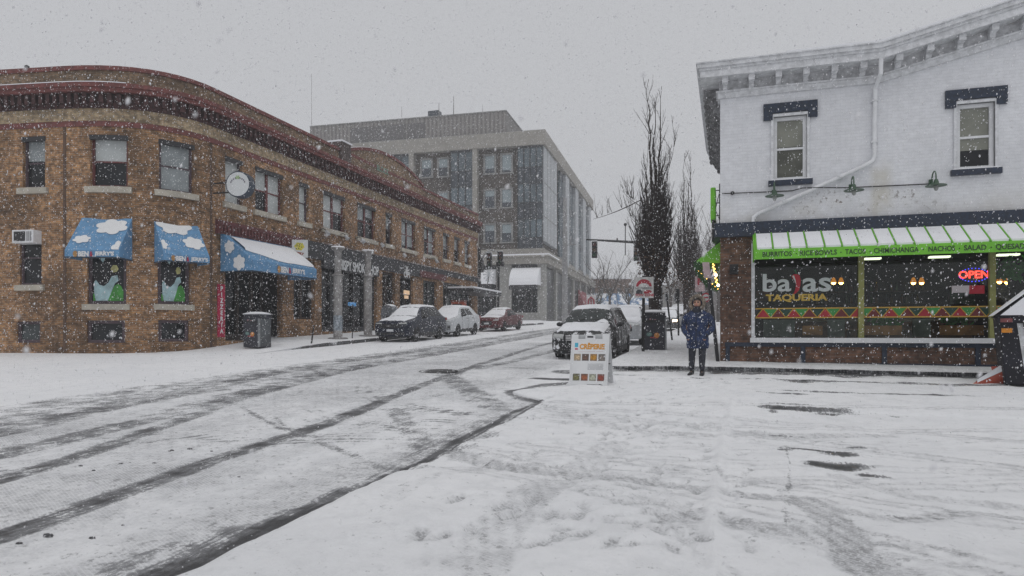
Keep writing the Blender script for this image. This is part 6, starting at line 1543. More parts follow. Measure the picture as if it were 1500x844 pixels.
m = MB(); m.T = M; m.box(-.23, -.04, -.19, -.10, .012, .016); m.box(-.2, -.06, -.11, -.06, .0121, .0161); m.build('truck_mark', mat('sign_black_print', (.05, .05, .06)), k)
m = MB(); m.T = M; m.box(.0, .23, -.18, -.11, .012, .016); m.box(.05, .2, -.12, -.08, .0121, .0161); m.build('car_mark', SGR, k)
# meters and posts on the right pavement
a = onground(985, 500, 27); b = at_d(976, 428, 27); post('leaning dark post right of the nearest poplar trunk', 0, 0, [a, b], .035)
a = onground(994, 492, 31); b = at_d(993, 425, 31); h_ = MB(); c = at_d(992.5, 434, 31); h_.box(c.x-.09, c.x+.09, c.y-.08, c.y+.08, c.z-.3, c.z+.32); post('dark parking meter with a tall head on the right pavement', 0, 0, [a, b], .04, 'parking_meter', 'parking meter', heads=[('meter_head', h_, BLACKM)])
a = onground(1005, 487, 36); b = at_d(1004.5, 440, 36); post('thin grey far post between the meter and the person', 0, 0, [a, b], .03)
# leaning post at the restaurant corner with its pale sign
a = onground(1052, 540, 16.9); b = at_d(1036, 386, 17.0); k = thing('leaning_post', 'leaning dark sign post with a pale pink sign at the restaurant corner', 'sign post'); m = MB(); m.tube([a, b], .045, 8); m.build('post', BLACKM, k)
c = at_d(1035, 396, 16.9); m = MB(); ax = (b-a).normalized(); rt = Vector((.97, .22, 0)); 
m.add([c+ax*.2-rt*.085, c+ax*.2+rt*.085, c-ax*.2+rt*.085, c-ax*.2-rt*.085], [(0, 1, 2, 3)]); o = m.build('sign_plate', mat('pale_pink_sign', (.42, .32, .33), .6), k); o.modifiers.new('t', 'SOLIDIFY').thickness = .012
a = onground(1030, 470, 30); k = thing('no_stopping_sign', 'red and white street sign above the hood of the person', 'sign'); b = at_d(1027, 401, 30); m = MB(); m.tube([a, b], .035, 6); m.build('post', BLACKM, k)
c = at_d(1025, 416, 29.9); m = MB(); m.box(c.x-.2, c.x+.2, c.y-.01, c.y+.01, c.z-.33, c.z+.33); m.build('plate', mat('pale_pink_sign', (.42, .32, .33)), k); text('symbol', 'P', .4, SGR, c+Vector((0, -.02, .08)), (1, 0, 0), (0, 0, 1), k, bold=.02)
c = at_d(1034, 436, 27); k = thing('round_road_sign', 'round red and white sign right behind the hood of the person', 'sign'); m = MB(); m.lathe([(.19, -.01), (.19, .01)], tuple(c), 'y', 20); m.build('disc', SGR, k); m = MB(); m.lathe([(.13, -.016), (.13, -.012)], tuple(c), 'y', 20); m.build('ring', SGW, k); m = MB(); m.box(c.x-.1, c.x+.1, c.y-.02, c.y-.018, c.z-.03, c.z+.03); m.build('bar', SGR, k); m = MB(); g_ = onground(1034, 480, 27.1); m.tube([g_, Vector((g_.x, g_.y, c.z+.1))], .03, 6); m.build('post', BLACKM, k)
# way sign beyond the minivan
k = thing('arrow_sign', 'white sign with a red arch arrow beyond the minivan roof', 'sign'); c = at_d(866, 440, 62); m = MB(); m.box(c.x-.42, c.x+.42, c.y-.02, c.y+.02, c.z-.5, c.z+.5); m.build('plate', SGW, k)
m = MB(); m.tube([c+Vector((-.27, -.05, -.35)), c+Vector((-.24, -.05, .05)), c+Vector((0, -.05, .3)), c+Vector((.24, -.05, .05)), c+Vector((.27, -.05, -.35))], .07, 6); m.tube([c+Vector((0, -.05, -.4)), c+Vector((0, -.05, .3))], .06, 6); m.build('red_arrow', SGR, k); m = MB(); m.tube([(c.x, c.y+.04, gz(c.x, c.y)), (c.x, c.y+.04, c.z+.4)], .04, 6); m.build('post', BLACKM, k)
# lamp post
p = at_d(827.5, 480, 60); k = thing('lamp_post', 'tall grey tapering pole in front of the receding office wall', 'pole', (p.x, p.y, gz(p.x, p.y)-.1)); GP = mat('pole_grey', (.27, .27, .275), .7, var=.15, snow=.2, snow_scale=2.5)
m = MB(); m.tube([(0, 0, 0), (0, 0, .6), (0, 0, 5), (0, 0, EYE+.2*60-p.z*0-gz(p.x, p.y))], [.33, .27, .24, .17], 12); m.build('shaft', GP, k, smooth=True); m = MB(); m.lathe([(.45, 0), (.45, .12), (.36, .2)], n=14); m.build('base', GP, k)
m = MB(); zz = EYE+.13*60-gz(p.x, p.y); m.tube([(0, 0, zz), (1.0, 0, zz+.05)], .05, 6); m.tube([(-.35, 0, zz-1.1), (.1, 0, zz-1.1)], .05, 6); m.build('bracket', GP, k)
# traffic signals
def signal_head(par, c, s=1.0, lit=None, nm='signal_head'):
    m = MB(); m.box(c.x-.17*s, c.x+.17*s, c.y-.12, c.y+.1, c.z-.52*s, c.z+.52*s); h = m.build(nm, BLACKM, par); 
    for i, (mt, z) in enumerate(((mat('lens_red', (.10, .01, .01), .3), .33), (mat('lens_amber', (.10, .05, .01), .3), 0), (mat('lens_green', (.01, .07, .03), .3), -.33))):
        if lit == i: mt = emis('green_light', (.1, 1, .35), 8)
        m = MB(); m.lathe([(.11*s, -.03), (.11*s, 0)], (c.x, c.y-.12, c.z+z*s), 'y', 12); m.build('lens', mt, h); m = MB(); m.lathe([(.135*s, -.16), (.135*s, 0)], (c.x, c.y-.12, c.z+z*s+.01), 'y', 12) if False else None
        m = MB(); P_ = [Vector((c.x+.135*s*math.cos(a), c.y-.12-o, c.z+z*s+.135*s*math.sin(a))) for o in (0, .18) for a in [math.pi*j/8 for j in range(9)]]
        m.add(P_, [(j, j+1, 9+j+1, 9+j) for j in range(8)]); m.build('visor', BLACKM, h)
    m = MB(); m.box(c.x-.17*s, c.x+.17*s, c.y-.12, c.y+.1, c.z+.52*s, c.z+.58*s); m.build('snow_cap', SNOWM, h)
    return h
D = 50
k = thing('traffic_signal', 'long mast arm with hanging traffic signals reaching left from behind the nearest poplar', 'traffic light'); A = at_d(858.5, 351, D); B = at_d(967, 357, D); g_ = onground(967, 470, D)
m = MB(); m.tube([A, B], [.06, .12], 8); m.build('arm', BLACKM, k); m = MB(); m.tube([g_, Vector((g_.x, g_.y, B.z+.3))], [.2, .15], 10); m.build('pole', BLACKM, k)
signal_head(k, at_d(871, 366, D), 1.15); signal_head(k, at_d(932, 371.5, D), 1.05); m = MB(); m.tube([at_d(916, 374, D), at_d(916, 330, D)], .035, 6); m.ball(tuple(at_d(916, 329, D)), .12, n=8, m=6); m.build('aerial', BLACKM, k); m = MB(); m.tube([at_d(904, 355, D), at_d(904, 349, D)], .06, 6); m.build('sensor', BLACKM, k)
D = 54
k = thing('traffic_signal', 'dark traffic signal pole with a curved arm at the end of the brick building', 'traffic light'); g_ = onground(700, 472, D); tp_ = at_d(700.5, 364, D)
m = MB(); m.tube([g_, tp_], [.28, .2], 10); m.build('pole', BLACKM, k)
m = MB(); m.tube([at_d(702, 385, D), at_d(711, 371, D), at_d(718, 366.5, D), at_d(727, 368, D), at_d(731, 374, D)], .07, 8); m.build('arm', mat('silver_arm', (.3, .3, .3), .5, snow=.3), k, smooth=True)
m = MB(); c = at_d(701, 388, D); m.box(c.x-.35, c.x+.35, c.y-.25, c.y+.25, c.z-.6, c.z+.5); m.build('control_box', BLACKM, k); m = MB(); m.tube([at_d(718, 366, D), at_d(718, 347, D)], .04, 5); m.build('finial', BLACKM, k)
signal_head(k, at_d(717, 381, D-.3), 1.1)
k = thing('traffic_signal', 'slimmer dark signal pole with two stacked heads right of the larger one', 'traffic light'); D = 53; g_ = onground(729.5, 476, D)
m = MB(); m.tube([g_, at_d(730.5, 368, D)], .10, 8); m.build('pole', BLACKM, k); signal_head(k, at_d(733.5, 378, D-.3), .95)
m = MB(); c = at_d(733, 388, D); m.box(c.x-.3, c.x+.3, c.y-.15, c.y+.1, c.z-.14, c.z+.2); m.build('walk_signal', BLACKM, k)
k = thing('street_ornament', 'silver wire snowflake ornament hanging by the signal pole', 'ornament'); c = at_d(716, 402, D); m = MB()
for i in range(12):
    a = R(30*i); q = c+Vector((.42*math.cos(a), 0, .55*math.sin(a))); m.tube([c, q], .03, 4); m.ball(tuple(q), .07, n=6, m=4); m.ball(tuple(c.lerp(q, .6)), .05, n=6, m=4)
m.build('wire_star', mat('silver_tinsel', (.6, .63, .66), .4), k); m = MB(); m.tube([c, at_d(712, 432, D)], .03, 4); m.tube([c+Vector((0, 0, .4)), at_d(702, 396, D)], .02, 4); m.build('hanger', BLACKM, k)
for x, l in ((895.5, 'left'), (901, 'right')):
    p = at_d(x, 450, 80); m = MB(); m.lathe([(.19, -.05), (.19, 0)], tuple(p), 'y', 12); o = m.build('green_signal', emis('green_light', (.1, 1, .35), 8), None); tag(o, l+' of the two small glowing green signal lights above the minivan roof', 'traffic light', 'two far green lights')
# newspaper box and mailbox by the parked row
k = thing('news_box', 'orange red street box behind the white SUV', 'news box'); c = at_d(672, 462, 44); g_ = gz(c.x, c.y); m = MB(); zt = EYE+.048*44; m.box(c.x-.45, c.x+.45, c.y-.25, c.y+.25, g_, zt-.1); bevel(m.build('body', mat('box_orange_red', (.36, .07, .035), .6, snow=.1), k), .05); m = MB(); m.box(c.x-.47, c.x+.47, c.y-.27, c.y+.27, zt-.1, zt); m.build('lid', mat('box_dark', (.12, .03, .02)), k); m = MB(); m.box(c.x-.3, c.x+.3, c.y-.27, c.y-.25, zt-.5, zt-.25); m.build('window', BLKF, k)
k = thing('mailbox', 'rounded grey mailbox topped with snow behind the dark blue SUV', 'mailbox'); c = at_d(571, 460, 33.5); g_ = gz(c.x, c.y); zt = EYE+.041*33.5; m = MB()
pr = [(-.32, .25), (-.32, zt-g_-.3)]+[(-.32*math.cos(a), zt-g_-.3+.3*math.sin(a)) for a in [math.pi*i/8 for i in range(1, 9)]]+[(.32, .25)]
m.prism([(c.x+a_, c.y, g_+b_) for a_, b_ in pr], (0, -.3, 0), (0, .3, 0)); m.build('body', mat('mailbox_grey', (.16, .17, .19), .6, snow=.3), k)
for sx in (-.25, .25): m = MB(); m.box(c.x+sx-.03, c.x+sx+.03, c.y-.25, c.y+.25, g_-.02, g_+.26); m.build('leg', BLACKM, k)
m = MB(); m.ball((c.x, c.y, zt-.06), .3, (1.0, 1.0, .35)); m.build('snow_cap', SNOWM, k, smooth=True)
# manhole
c = at_d(642, 544, 16.4); z = base(c.x, c.y)+.012; k = thing('manhole', 'round iron manhole cover showing through the snow in the road', 'manhole', (c.x, c.y, z)); k.rotation_euler.x = math.atan(.04); m = MB(); m.lathe([(.40, -.03), (.40, .004)], n=28); m.build('cover', mat('cast_iron', (.045, .045, .045), .6, metal=.3, var=.4, snow=.25, snow_scale=9), k); m = MB(); m.lathe([(.47, -.03), (.47, .008), (.43, .010), (.42, -.01)], n=28); m.build('rim', mat('cast_iron', (.045, .045, .045)), k)
# slush lumps
k = MB()
for (x, y, s) in ((278, 659, .05), (252, 661, .04), (226, 680, .04), (177, 681, .045), (190, 679, .03), (248, 662, .03), (118, 684, .04), (137, 690, .03), (310, 662, .03), (135, 790, .04), (70, 787, .06), (28, 798, .04), (180, 770, .02), (350, 700, .03)):
    cx, cy, v = ray(x, y); d = EYE/(-v+.04*cy-.01*cx); k.ball((cx*d, cy*d, base(cx*d, cy*d)+s*.1), s*.62, (1.3, .8, .6), 6, 4)
o = k.build('slush_lumps', mat('slush_dark', (.07, .07, .075), .9, snow=.3, snow_scale=40), None); o['kind'] = 'stuff'; tag(o, 'small dark lumps of slush scattered on the road', 'slush')
# ================================================================ SANDWICH BOARD
sb = thing('sandwich_board', 'white plastic creperie sandwich board standing in the snow', 'sandwich board')
fl = at_d(833, 571, 13.0); fr = at_d(889, 574, 12.75); zt = EYE-.001*12.8; W_ = (fr.xy-fl.xy).length; rt = Vector((fr.x-fl.x, fr.y-fl.y, 0)).normalized(); bk = Vector((-rt.y, rt.x, 0)); g_ = base(fl.x, fl.y)+.02
WPL = mat('white_plastic', (.66, .67, .68), .4, var=.04, bump=.02)
org = Vector((fl.x, fl.y, g_)); lean = bk*.24; H = zt-g_
def bp(u, v, o=0):
    uu = u*W_; nn = (Vector((0, 0, H))+lean).cross(rt).normalized()
    if nn.dot(bk) > 0: nn = -nn
    return org+rt*uu+(Vector((0, 0, H))+lean)*v+nn*o
def slab(pts, nm, mt, th=.03, par=sb, o=0):
    m = MB(); a = [bp(u, v, o) for u, v in pts]; b = [bp(u, v, o-th) for u, v in pts]; n = len(pts)
    m.add(a+b, [tuple(range(n)), tuple(range(2*n-1, n-1, -1))]+[(i, (i+1) % n, n+(i+1) % n, n+i) for i in range(n)]); return m.build(nm, mt, par)
# front leaf with two horns and a carrying handle at the top
slab([(0, 0), (.12, 0), (.12, .05), (.88, .05), (.88, 0), (1.0, 0), (1.0, 1.0), (.82, 1.0), (.82, .905), (.63, .905), (.63, .96), (.56, .985), (.42, .985), (.37, .96), (.37, .905), (.18, .905), (.18, .985), (0, .985)], 'front_leaf', WPL, .035)
slab([(.42, .925), (.58, .925), (.58, .958), (.42, .958)], 'handle_slot', BLKF, .001, o=.002)
m = MB(); a = [org+rt*(u*W_)+bk*(.62-.33*v)+Vector((0, 0, H*v-.02)) for u, v in ((0, 0), (1, 0), (1, 1), (0, 1))]; b = [p+bk*.035 for p in a]; m.hexa(a+b); m.build('rear_leaf', WPL, sb)
for u in (0, .97):   # side webs
    m = MB(); a = [bp(u, .9, -.03), bp(u, 0.3, -.03), bp(u, .3, -.03)+bk*.36, bp(u, .9, -.03)+bk*.06]; m.prism(a, (0, 0, 0), rt*.02) if False else m.tube([bp(u, .45, -.03), bp(u, .45, -.03)+bk*.24], .012, 6); m.build('hinge_bar', BLACKM, sb)
slab([(.06, .06), (.95, .06), (.95, .86), (.06, .86)], 'poster', mat('poster_paper', (.68, .69, .70), .5, var=.03), .001, o=.004)
nr = (bp(.5, .5, 1)-bp(.5, .5, 0)); upv = (Vector((0, 0, H))+lean).normalized()
OR = mat('print_orange', (.62, .27, .02), .5, var=.05)
o = text('lettering', 'CRÊPERIE', .135, OR, bp(.56, .755, .007), rt, upv, sb, bold=.006, extrude=.001, xs=.86)
slab([(.10, .75), (.19, .75), (.19, .83), (.10, .83)], 'blue_mark', mat('print_cyan', (.05, .32, .45)), .001, o=.006); slab([(.11, .70), (.19, .70), (.19, .725), (.11, .73)], 'red_mark', mat('print_crimson', (.35, .01, .05)), .001, o=.006)
slab([(.2, .665), (.86, .675), (.86, .668), (.2, .658)], 'small_print', mat('print_pink', (.5, .4, .42)), .001, o=.006)
for r, (v, cols_) in enumerate(((.50, ((.50, .38, .24), (.14, .08, .06), (.45, .22, .03), (.20, .17, .15))), (.135, ((.16, .15, .06), (.32, .10, .04), (.45, .46, .36), (.25, .05, .03))))):
    for c_, col_ in enumerate(cols_):
        u0 = .095+c_*.215
        fr_ = slab([(u0, v), (u0+.18, v), (u0+.18, v+.125), (u0, v+.125)], 'food_photo', mat('photo_ground_%d%d' % (r, c_), tuple(.5*x+.05 for x in col_), .5, var=.5, scale=40), .001, o=.006)
        m = MB(); m.add([bp(u0+.09+.07*math.cos(a), v+.058+.042*math.sin(a), .008) for a in [i*math.pi/7 for i in range(14)]], [tuple(range(14))]); m.build('dish', mat('photo_dish_%d%d' % (r, c_), col_, .5, var=.5, scale=30), fr_, fix=False)
for v in (.44, .42, .40, .38, .36, .34): slab([(.47, v), (.88-.06*(v*50 % 2 > 1), v), (.88-.06*(v*50 % 2 > 1), v+.006), (.47, v+.006)], 'text_line', mat('print_grey', (.33, .34, .36)), .001, o=.006)
slab([(.48, .055), (.80, .055), (.80, .05), (.9, .064), (.80, .082), (.80, .072), (.48, .072)], 'arrow', mat('print_black', (.02, .02, .03)), .001, o=.0065)
m = MB(); m.ball(tuple(org+rt*W_*.5+bk*.1-Vector((0, 0, .07))), .12, (5.0, 2.2, .8), 20, 8); o = m.build('snow_drift', SNOWM, None, smooth=True); o['kind'] = 'stuff'; tag(o, 'low heap of snow around the foot of the sandwich board', 'snow')
# ================================================================ DUMPSTER AND CONE
dm = thing('dumpster', 'dark dumpster with a snowy sloping lid and pale streaks, at the right edge', 'dumpster')
pL = at_d(1461, 575, 12.6); g_ = base(pL.x, pL.y)+.05
DB = mat('dumpster_black', (.012, .012, .019), .6, var=.35, spec=.3, snow=.16, snow_scale=12); X0, Y0 = pL.x+.02, pL.y; X1 = X0+2.1; Y1 = Y0+1.25
ztp = EYE+.026*12.6; zhi = EYE+.072*12.6+.34
m = MB(); m.hexa([(X0+.10, Y0+.05, g_+.05), (X1-.1, Y0+.05, g_+.05), (X1-.1, Y1, g_+.05), (X0+.10, Y1, g_+.05), (X0, Y0, ztp-.03), (X1, Y0, ztp-.03), (X1, Y1, ztp-.03), (X0, Y1, ztp-.03)]); bevel(m.build('body', DB, dm), .03)
m = MB(); m.prism([(X0-.04, Y0-.03, ztp-.03), (X0+1.02, Y0-.03, zhi), (X1+.04, Y0-.03, ztp-.03)], (0, 0, 0), (0, 1.3, 0)); w = m.build('lid', DB, dm)
m = MB(); m.prism([(X0-.08, Y0-.05, ztp-.0), (X0-.02, Y0-.05, ztp+.06), (X0+1.02, Y0-.05, zhi+.07), (X1+.08, Y0-.05, ztp+.02), (X0+1.02, Y0-.05, zhi-.03)][:3]+[(X1+.08, Y0-.05, ztp+.02), (X0+1.02, Y0-.05, zhi+.002)], (0, -.01, 0), (0, 1.34, 0)); m.build('snow_cover', SNOWM, dm)
m = MB(); m.add([(X0+.02, Y0-.036, ztp+.0), (X0+1.02, Y0-.036, zhi+.0), (X0+1.02, Y0-.036, ztp+.28), (X0+.8, Y0-.036, ztp+.14), (X0+.55, Y0-.036, ztp+.10), (X0+.9, Y0-.036, ztp)], [(0, 1, 2, 3, 4, 5)]); m.build('snow_face', SNOWM, dm)
m = MB(); m.box(X0-.03, X1+.03, Y0-.06, Y0+.0, ztp-.14, ztp-.04); m.build('front_rim', DB, dm)
m = MB(); m.box(X0+.04, X0+.20, Y0-.03, Y0-.005, ztp-.32, ztp-.24); m.build('orange_reflector', mat('reflector_orange', (.60, .22, .01), .4), dm); m = MB(); m.box(X0+.02, X0+.2, Y0-.065, Y0-.06, ztp-.13, ztp-.06); m.build('red_sticker', mat('sticker_red', (.2, .05, .05), .5, snow=.2), dm)
m = MB(); m.add([(X0+.27, Y0-.012, ztp-.15), (X1-.2, Y0-.012, ztp-.15), (X1-.2, Y0+.02, ztp-.9), (X0+.62, Y0+.02, ztp-.95), (X0+.55, Y0+.012, ztp-.62), (X0+.47, Y0+.03, ztp-1.2), (X0+.38, Y0+.02, ztp-.98), (X0+.33, Y0+.005, ztp-.6)], [tuple(range(8))]); m.build('pale_streaks', mat('streaked_white', (.50, .51, .52), .7, var=.35, scale=6), dm)
m = MB(); m.box(X0+.36, X0+.44, Y0-.09, Y0-.03, ztp-.25, ztp-.08); m.build('hinge', BLACKM, dm); m = MB(); m.box(X0+.6, X1-.3, Y0-.02, Y0+.0, ztp-.7, ztp-.62); m.build('notice', BLKF, dm)
_a = R(-13.5); dm.rotation_euler.z = _a; dm.location = (pL.x-(pL.x*math.cos(_a)-pL.y*math.sin(_a)), pL.y-(pL.x*math.sin(_a)+pL.y*math.cos(_a)), 0)
cone = thing('traffic_cone', 'orange traffic cone lying on its side in the snow beside the dumpster', 'traffic cone')
tipp = at_d(1426, 569, 13.0); bs = at_d(1466, 556, 13.0); zt_ = base(tipp.x, tipp.y)
A = Vector((tipp.x, tipp.y, zt_+.05)); B = Vector((bs.x, bs.y, zt_+.21)); CO = mat('cone_orange', (.42, .075, .04), .6, var=.2, snow=.12, snow_scale=16)
m = MB(); m.tube([A, A.lerp(B, .5), B], [.03, .105, .19], 20); m.build('body', CO, cone, smooth=True)
ax = (B-A).normalized(); m = MB(); M = Matrix.Translation(B) @ ax.to_track_quat('Z', 'Y').to_matrix().to_4x4(); m.T = M; m.box(-.19, .19, -.19, .19, 0, .035); m.build('base', CO, cone)
m = MB(); P_ = []
for i in range(9):
    f = .12+.86*i/8; c = A.lerp(B, f); r = .03+.16*f
    for j in range(5): a = R(-50+25*j); P_.append(c+Vector((0, math.sin(a)*r*1.02, math.cos(a)*r*1.02+(.03 if 0 < j < 4 else .0))))
m.add(P_, [(i*5+j, i*5+j+1, (i+1)*5+j+1, (i+1)*5+j) for i in range(8) for j in range(4)]); m.build('snow_on_top', SNOWM, cone, smooth=True)
# ================================================================ PERSON
def skin(name, verts, edges, radii, mt, parent, root=0, sub=2, smooth=True):
    me = bpy.data.meshes.new(name); me.from_pydata([tuple(v) for v in verts], edges, []); o = bpy.data.objects.new(name, me); COL.objects.link(o)
    sk = o.modifiers.new('skin', 'SKIN'); sk.use_smooth_shade = True
    if not me.skin_vertices:
        bm = bmesh.new(); bm.from_mesh(me); bm.verts.layers.skin.verify(); bm.to_mesh(me); bm.free()
    for i, r in enumerate(radii):
        sv = me.skin_vertices[0].data[i]; sv.radius = r if isinstance(r, tuple) else (r, r); sv.use_root = (i == root)
    ss_ = o.modifiers.new('sub', 'SUBSURF'); ss_.levels = sub; ss_.render_levels = sub
    bpy.context.view_layer.update(); dg = bpy.context.evaluated_depsgraph_get(); m2 = bpy.data.meshes.new_from_object(o.evaluated_get(dg)); bpy.data.objects.remove(o)
    m2.name = name; m2.materials.clear(); m2.materials.append(mt); m2.polygons.foreach_set('use_smooth', [True]*len(m2.polygons))
    o = bpy.data.objects.new(name, m2); COL.objects.link(o); o.parent = parent; return o
def chain(*lists):
    vs = []; es = []; rs = []; idx = {}
    for L in lists:
        prev = None
        for p, r in L:
            key = tuple(round(c, 4) for c in p)
            if key in idx: k = idx[key]
            else: k = len(vs); idx[key] = k; vs.append(p); rs.append(r)
            if prev is not None: es.append((prev, k))
            prev = k
    return vs, es, rs
pp = at_d(1022, 556, 14.7); PZ = base(pp.x, pp.y)+.055
pe = thing('person', 'person in a blue parka with a fur trimmed hood standing with hands in pockets', 'person', (pp.x, pp.y, PZ), R(-9))
SKN = mat('skin', (.42, .24, .17), .5, var=.08); PK = mat('parka_blue', (.008, .022, .072), .7, var=.55, scale=9, snow=.16, snow_scale=26, bump=.15)
TR = mat('dark_trousers', (.022, .024, .034), .8, var=.5, scale=20, snow=.16, snow_scale=22); FUR = mat('hood_fur', (.22, .185, .15), .9, var=.5, scale=25, snow=.10, snow_scale=20)
BOOT = mat('boot_black', (.02, .02, .022), .6, snow=.2, snow_scale=20); SCF = mat('dark_scarf', (.02, .022, .032), .9, var=.3)
pel = (0, .0, .90)
v, e, r = chain([(pel, (.15, .11)), ((0, 0, 1.08), (.13, .10)), ((0, .0, 1.28), (.16, .11)), ((0, .01, 1.40), (.06, .06)), ((0, -.01, 1.47), .055), ((0, -.02, 1.555), (.078, .095)), ((0, -.02, 1.62), (.06, .075))],
    [(pel, (.15, .11)), ((-.10, 0, .82), .092), ((-.115, -.01, .47), .058), ((-.125, .02, .27), .055), ((-.13, .03, .10), .03), ((-.137, -.06, .05), (.026, .02)), ((-.143, -.12, .042), (.02, .014))],
    [(pel, (.15, .11)), ((.10, 0, .82), .092), ((.10, -.02, .47), .058), ((.095, .02, .27), .055), ((.09, .03, .10), .03), ((.097, -.06, .05), (.026, .02)), ((.105, -.12, .042), (.02, .014))],
    [((0, .0, 1.28), (.16, .11)), ((-.17, .01, 1.33), .06), ((-.27, .04, 1.08), .045), ((-.20, -.10, .93), .035), ((-.17, -.13, .88), .035)],
    [((0, .0, 1.28), (.16, .11)), ((.17, .01, 1.33), .06), ((.27, .04, 1.08), .045), ((.20, -.10, .93), .035), ((.17, -.13, .88), .035)])
body = skin('body', v, e, r, SKN, pe)
# hands: palm, four bent fingers and a thumb, tucked at the pocket mouths
for sx in (-1, 1):
    hv = []; L = []
    w0 = Vector((sx*.18, -.135, .90)); pm = Vector((sx*.165, -.145, .845)); L.append([(tuple(w0), .028), (tuple(pm), (.034, .018))])
    for k in range(4):
        o = Vector((sx*(-.027+.018*k), 0, 0)); ln = (.036, .042, .040, .032)[k]
        L.append([(tuple(pm), (.034, .018)), (tuple(pm+o+Vector((0, 0, -.035))), .0095), (tuple(pm+o+Vector((0, .006, -.035-ln*.5))), .009), (tuple(pm+o+Vector((0, .022, -.035-ln))), .0075)])
    L.append([(tuple(w0), .028), (tuple(pm+Vector((-sx*.035, -.01, .02))), .011), (tuple(pm+Vector((-sx*.045, -.015, -.015))), .009)])
    hv, he, hr = chain(*L); skin('hand', hv, he, hr, SKN, pe, sub=1)
def lathe_body(nm, rings, mt, n=28, wr=0, seed=0):   # rings: (z, cx, cy, rx, ry)
    m = MB(); P_ = []; rnd = random.Random(seed)
    for i, (z, cx, cy, rx, ry) in enumerate(rings):
        for k in range(n):
            a = 2*math.pi*k/n; w_ = 1+wr*float(vnoise(np.array([math.cos(a)*2+5]), np.array([math.sin(a)*2+z*14]), 1.5)[0]-.5)
            P_.append((cx+rx*w_*math.copysign(abs(math.cos(a))**.85, math.cos(a)), cy+ry*w_*math.copysign(abs(math.sin(a))**.85, math.sin(a)), z))
    q = len(rings); m.add(P_, [(i*n+k, i*n+(k+1) % n, (i+1)*n+(k+1) % n, (i+1)*n+k) for i in range(q-1) for k in range(n)]+[tuple(range(n-1, -1, -1)), tuple((q-1)*n+k for k in range(n))])
    o = m.build(nm, mt, pe, smooth=True); return o
# parka: quilted trunk with sleeves
zz = [.60, .605, .66, .74, .82, .90, .98, 1.06, 1.14, 1.22, 1.30, 1.36, 1.41, 1.45]
rx = [.215, .228, .232, .232, .232, .230, .226, .224, .228, .235, .232, .205, .15, .10]; ry = [.15, .16, .165, .168, .168, .165, .16, .158, .16, .165, .16, .15, .12, .10]
rings = []
for i in range(len(zz)-1):
    for j in range(4):
        f = j/4; z = zz[i]+(zz[i+1]-zz[i])*f; q = 1+.018*math.cos(z*2*math.pi/.115); rings.append((z, 0, .0, (rx[i]+(rx[i+1]-rx[i])*f)*q, (ry[i]+(ry[i+1]-ry[i])*f)*q))
lathe_body('parka', rings, PK, wr=.06)
for sx in (-1, 1):
    v, e, r = chain([((sx*.15, .01, 1.34), .085), ((sx*.235, .02, 1.28), .088), ((sx*.285, .04, 1.17), .082), ((sx*.305, .04, 1.06), .078), ((sx*.275, -.03, .985), .072), ((sx*.225, -.10, .925), .062), ((sx*.20, -.125, .895), .055)])
    skin('sleeve', v, e, r, PK, pe)
    m = MB(); m.tube([(sx*.205, -.12, .90), (sx*.19, -.135, .885)], [.052, .05], 12); m.build('cuff', SCF, pe)
    m = MB(); m.box(sx*.10, sx*.21, -.185, -.158, .80, .93); bevel(m.build('pocket', PK, pe), .012)
m = MB(); m.tube([(0, -.168, .62), (0, -.172, .9), (0, -.168, 1.2), (0, -.155, 1.35)], .008, 6); m.build('zip', SCF, pe)
m = MB(); m.ball((.125, -.155, 1.31), .025, (1.1, .4, .7), 8, 6); m.build('white_badge', mat('badge_white', (.6, .6, .6)), pe); m = MB(); m.ball((-.30, -.03, 1.20), .03, (.5, .8, 1.2), 8, 6); m.build('sleeve_patch', mat('patch_grey', (.12, .13, .15)), pe)
# trousers and boots
for sx, kx, fx in ((-1, -.115, -.13), (1, .10, .09)):
    v, e, r = chain([((sx*.095, 0, .78), .105), ((kx, -.01, .62), .092), ((kx, -.02, .47), .08), ((fx*1.0, .01, .28), .070), ((fx, .02, .12), .058)]); skin('trouser_leg', v, e, r, TR, pe)
    v, e, r = chain([((fx, .035, .17), .06), ((fx, .035, .06), .056), ((fx+sx*.01, -.06, .045), (.052, .045)), ((fx+sx*.018, -.15, .038), (.048, .036)), ((fx+sx*.02, -.19, .032), (.036, .026))]); skin('boot', v, e, r, BOOT, pe)
# scarf, hood, fur ruff
lathe_body('scarf', [(1.36, 0, -.02, .12, .13), (1.41, 0, -.03, .115, .13), (1.46, 0, -.03, .10, .115), (1.50, 0, -.03, .082, .10)], SCF)
m = MB(); m.ball((0, .04, 1.575), .135, (.98, .98, 1.02), 20, 14); m.build('hood', PK, pe, smooth=True)
m = MB(); rnd = random.Random(4); fur = []
for k in range(40):
    a = 2*math.pi*k/40; fur.append(Vector((.145*math.cos(a), -.06+.02*math.sin(a), 1.575+.145*math.sin(a))))
m.tube(fur+[fur[0]], .04, 8, caps=False)
for k in range(2600):
    c = fur[rnd.randrange(40)].copy(); d = Vector((rnd.gauss(0, 1), rnd.gauss(0, 1)-.3, rnd.gauss(0, 1))).normalized(); L = rnd.uniform(.05, .085); s_ = d.cross(Vector((.3, .2, 1))).normalized()*.004
    m.add([c-s_, c+s_, c+d*L], [(0, 1, 2)])
m.build('fur_ruff', FUR, pe)
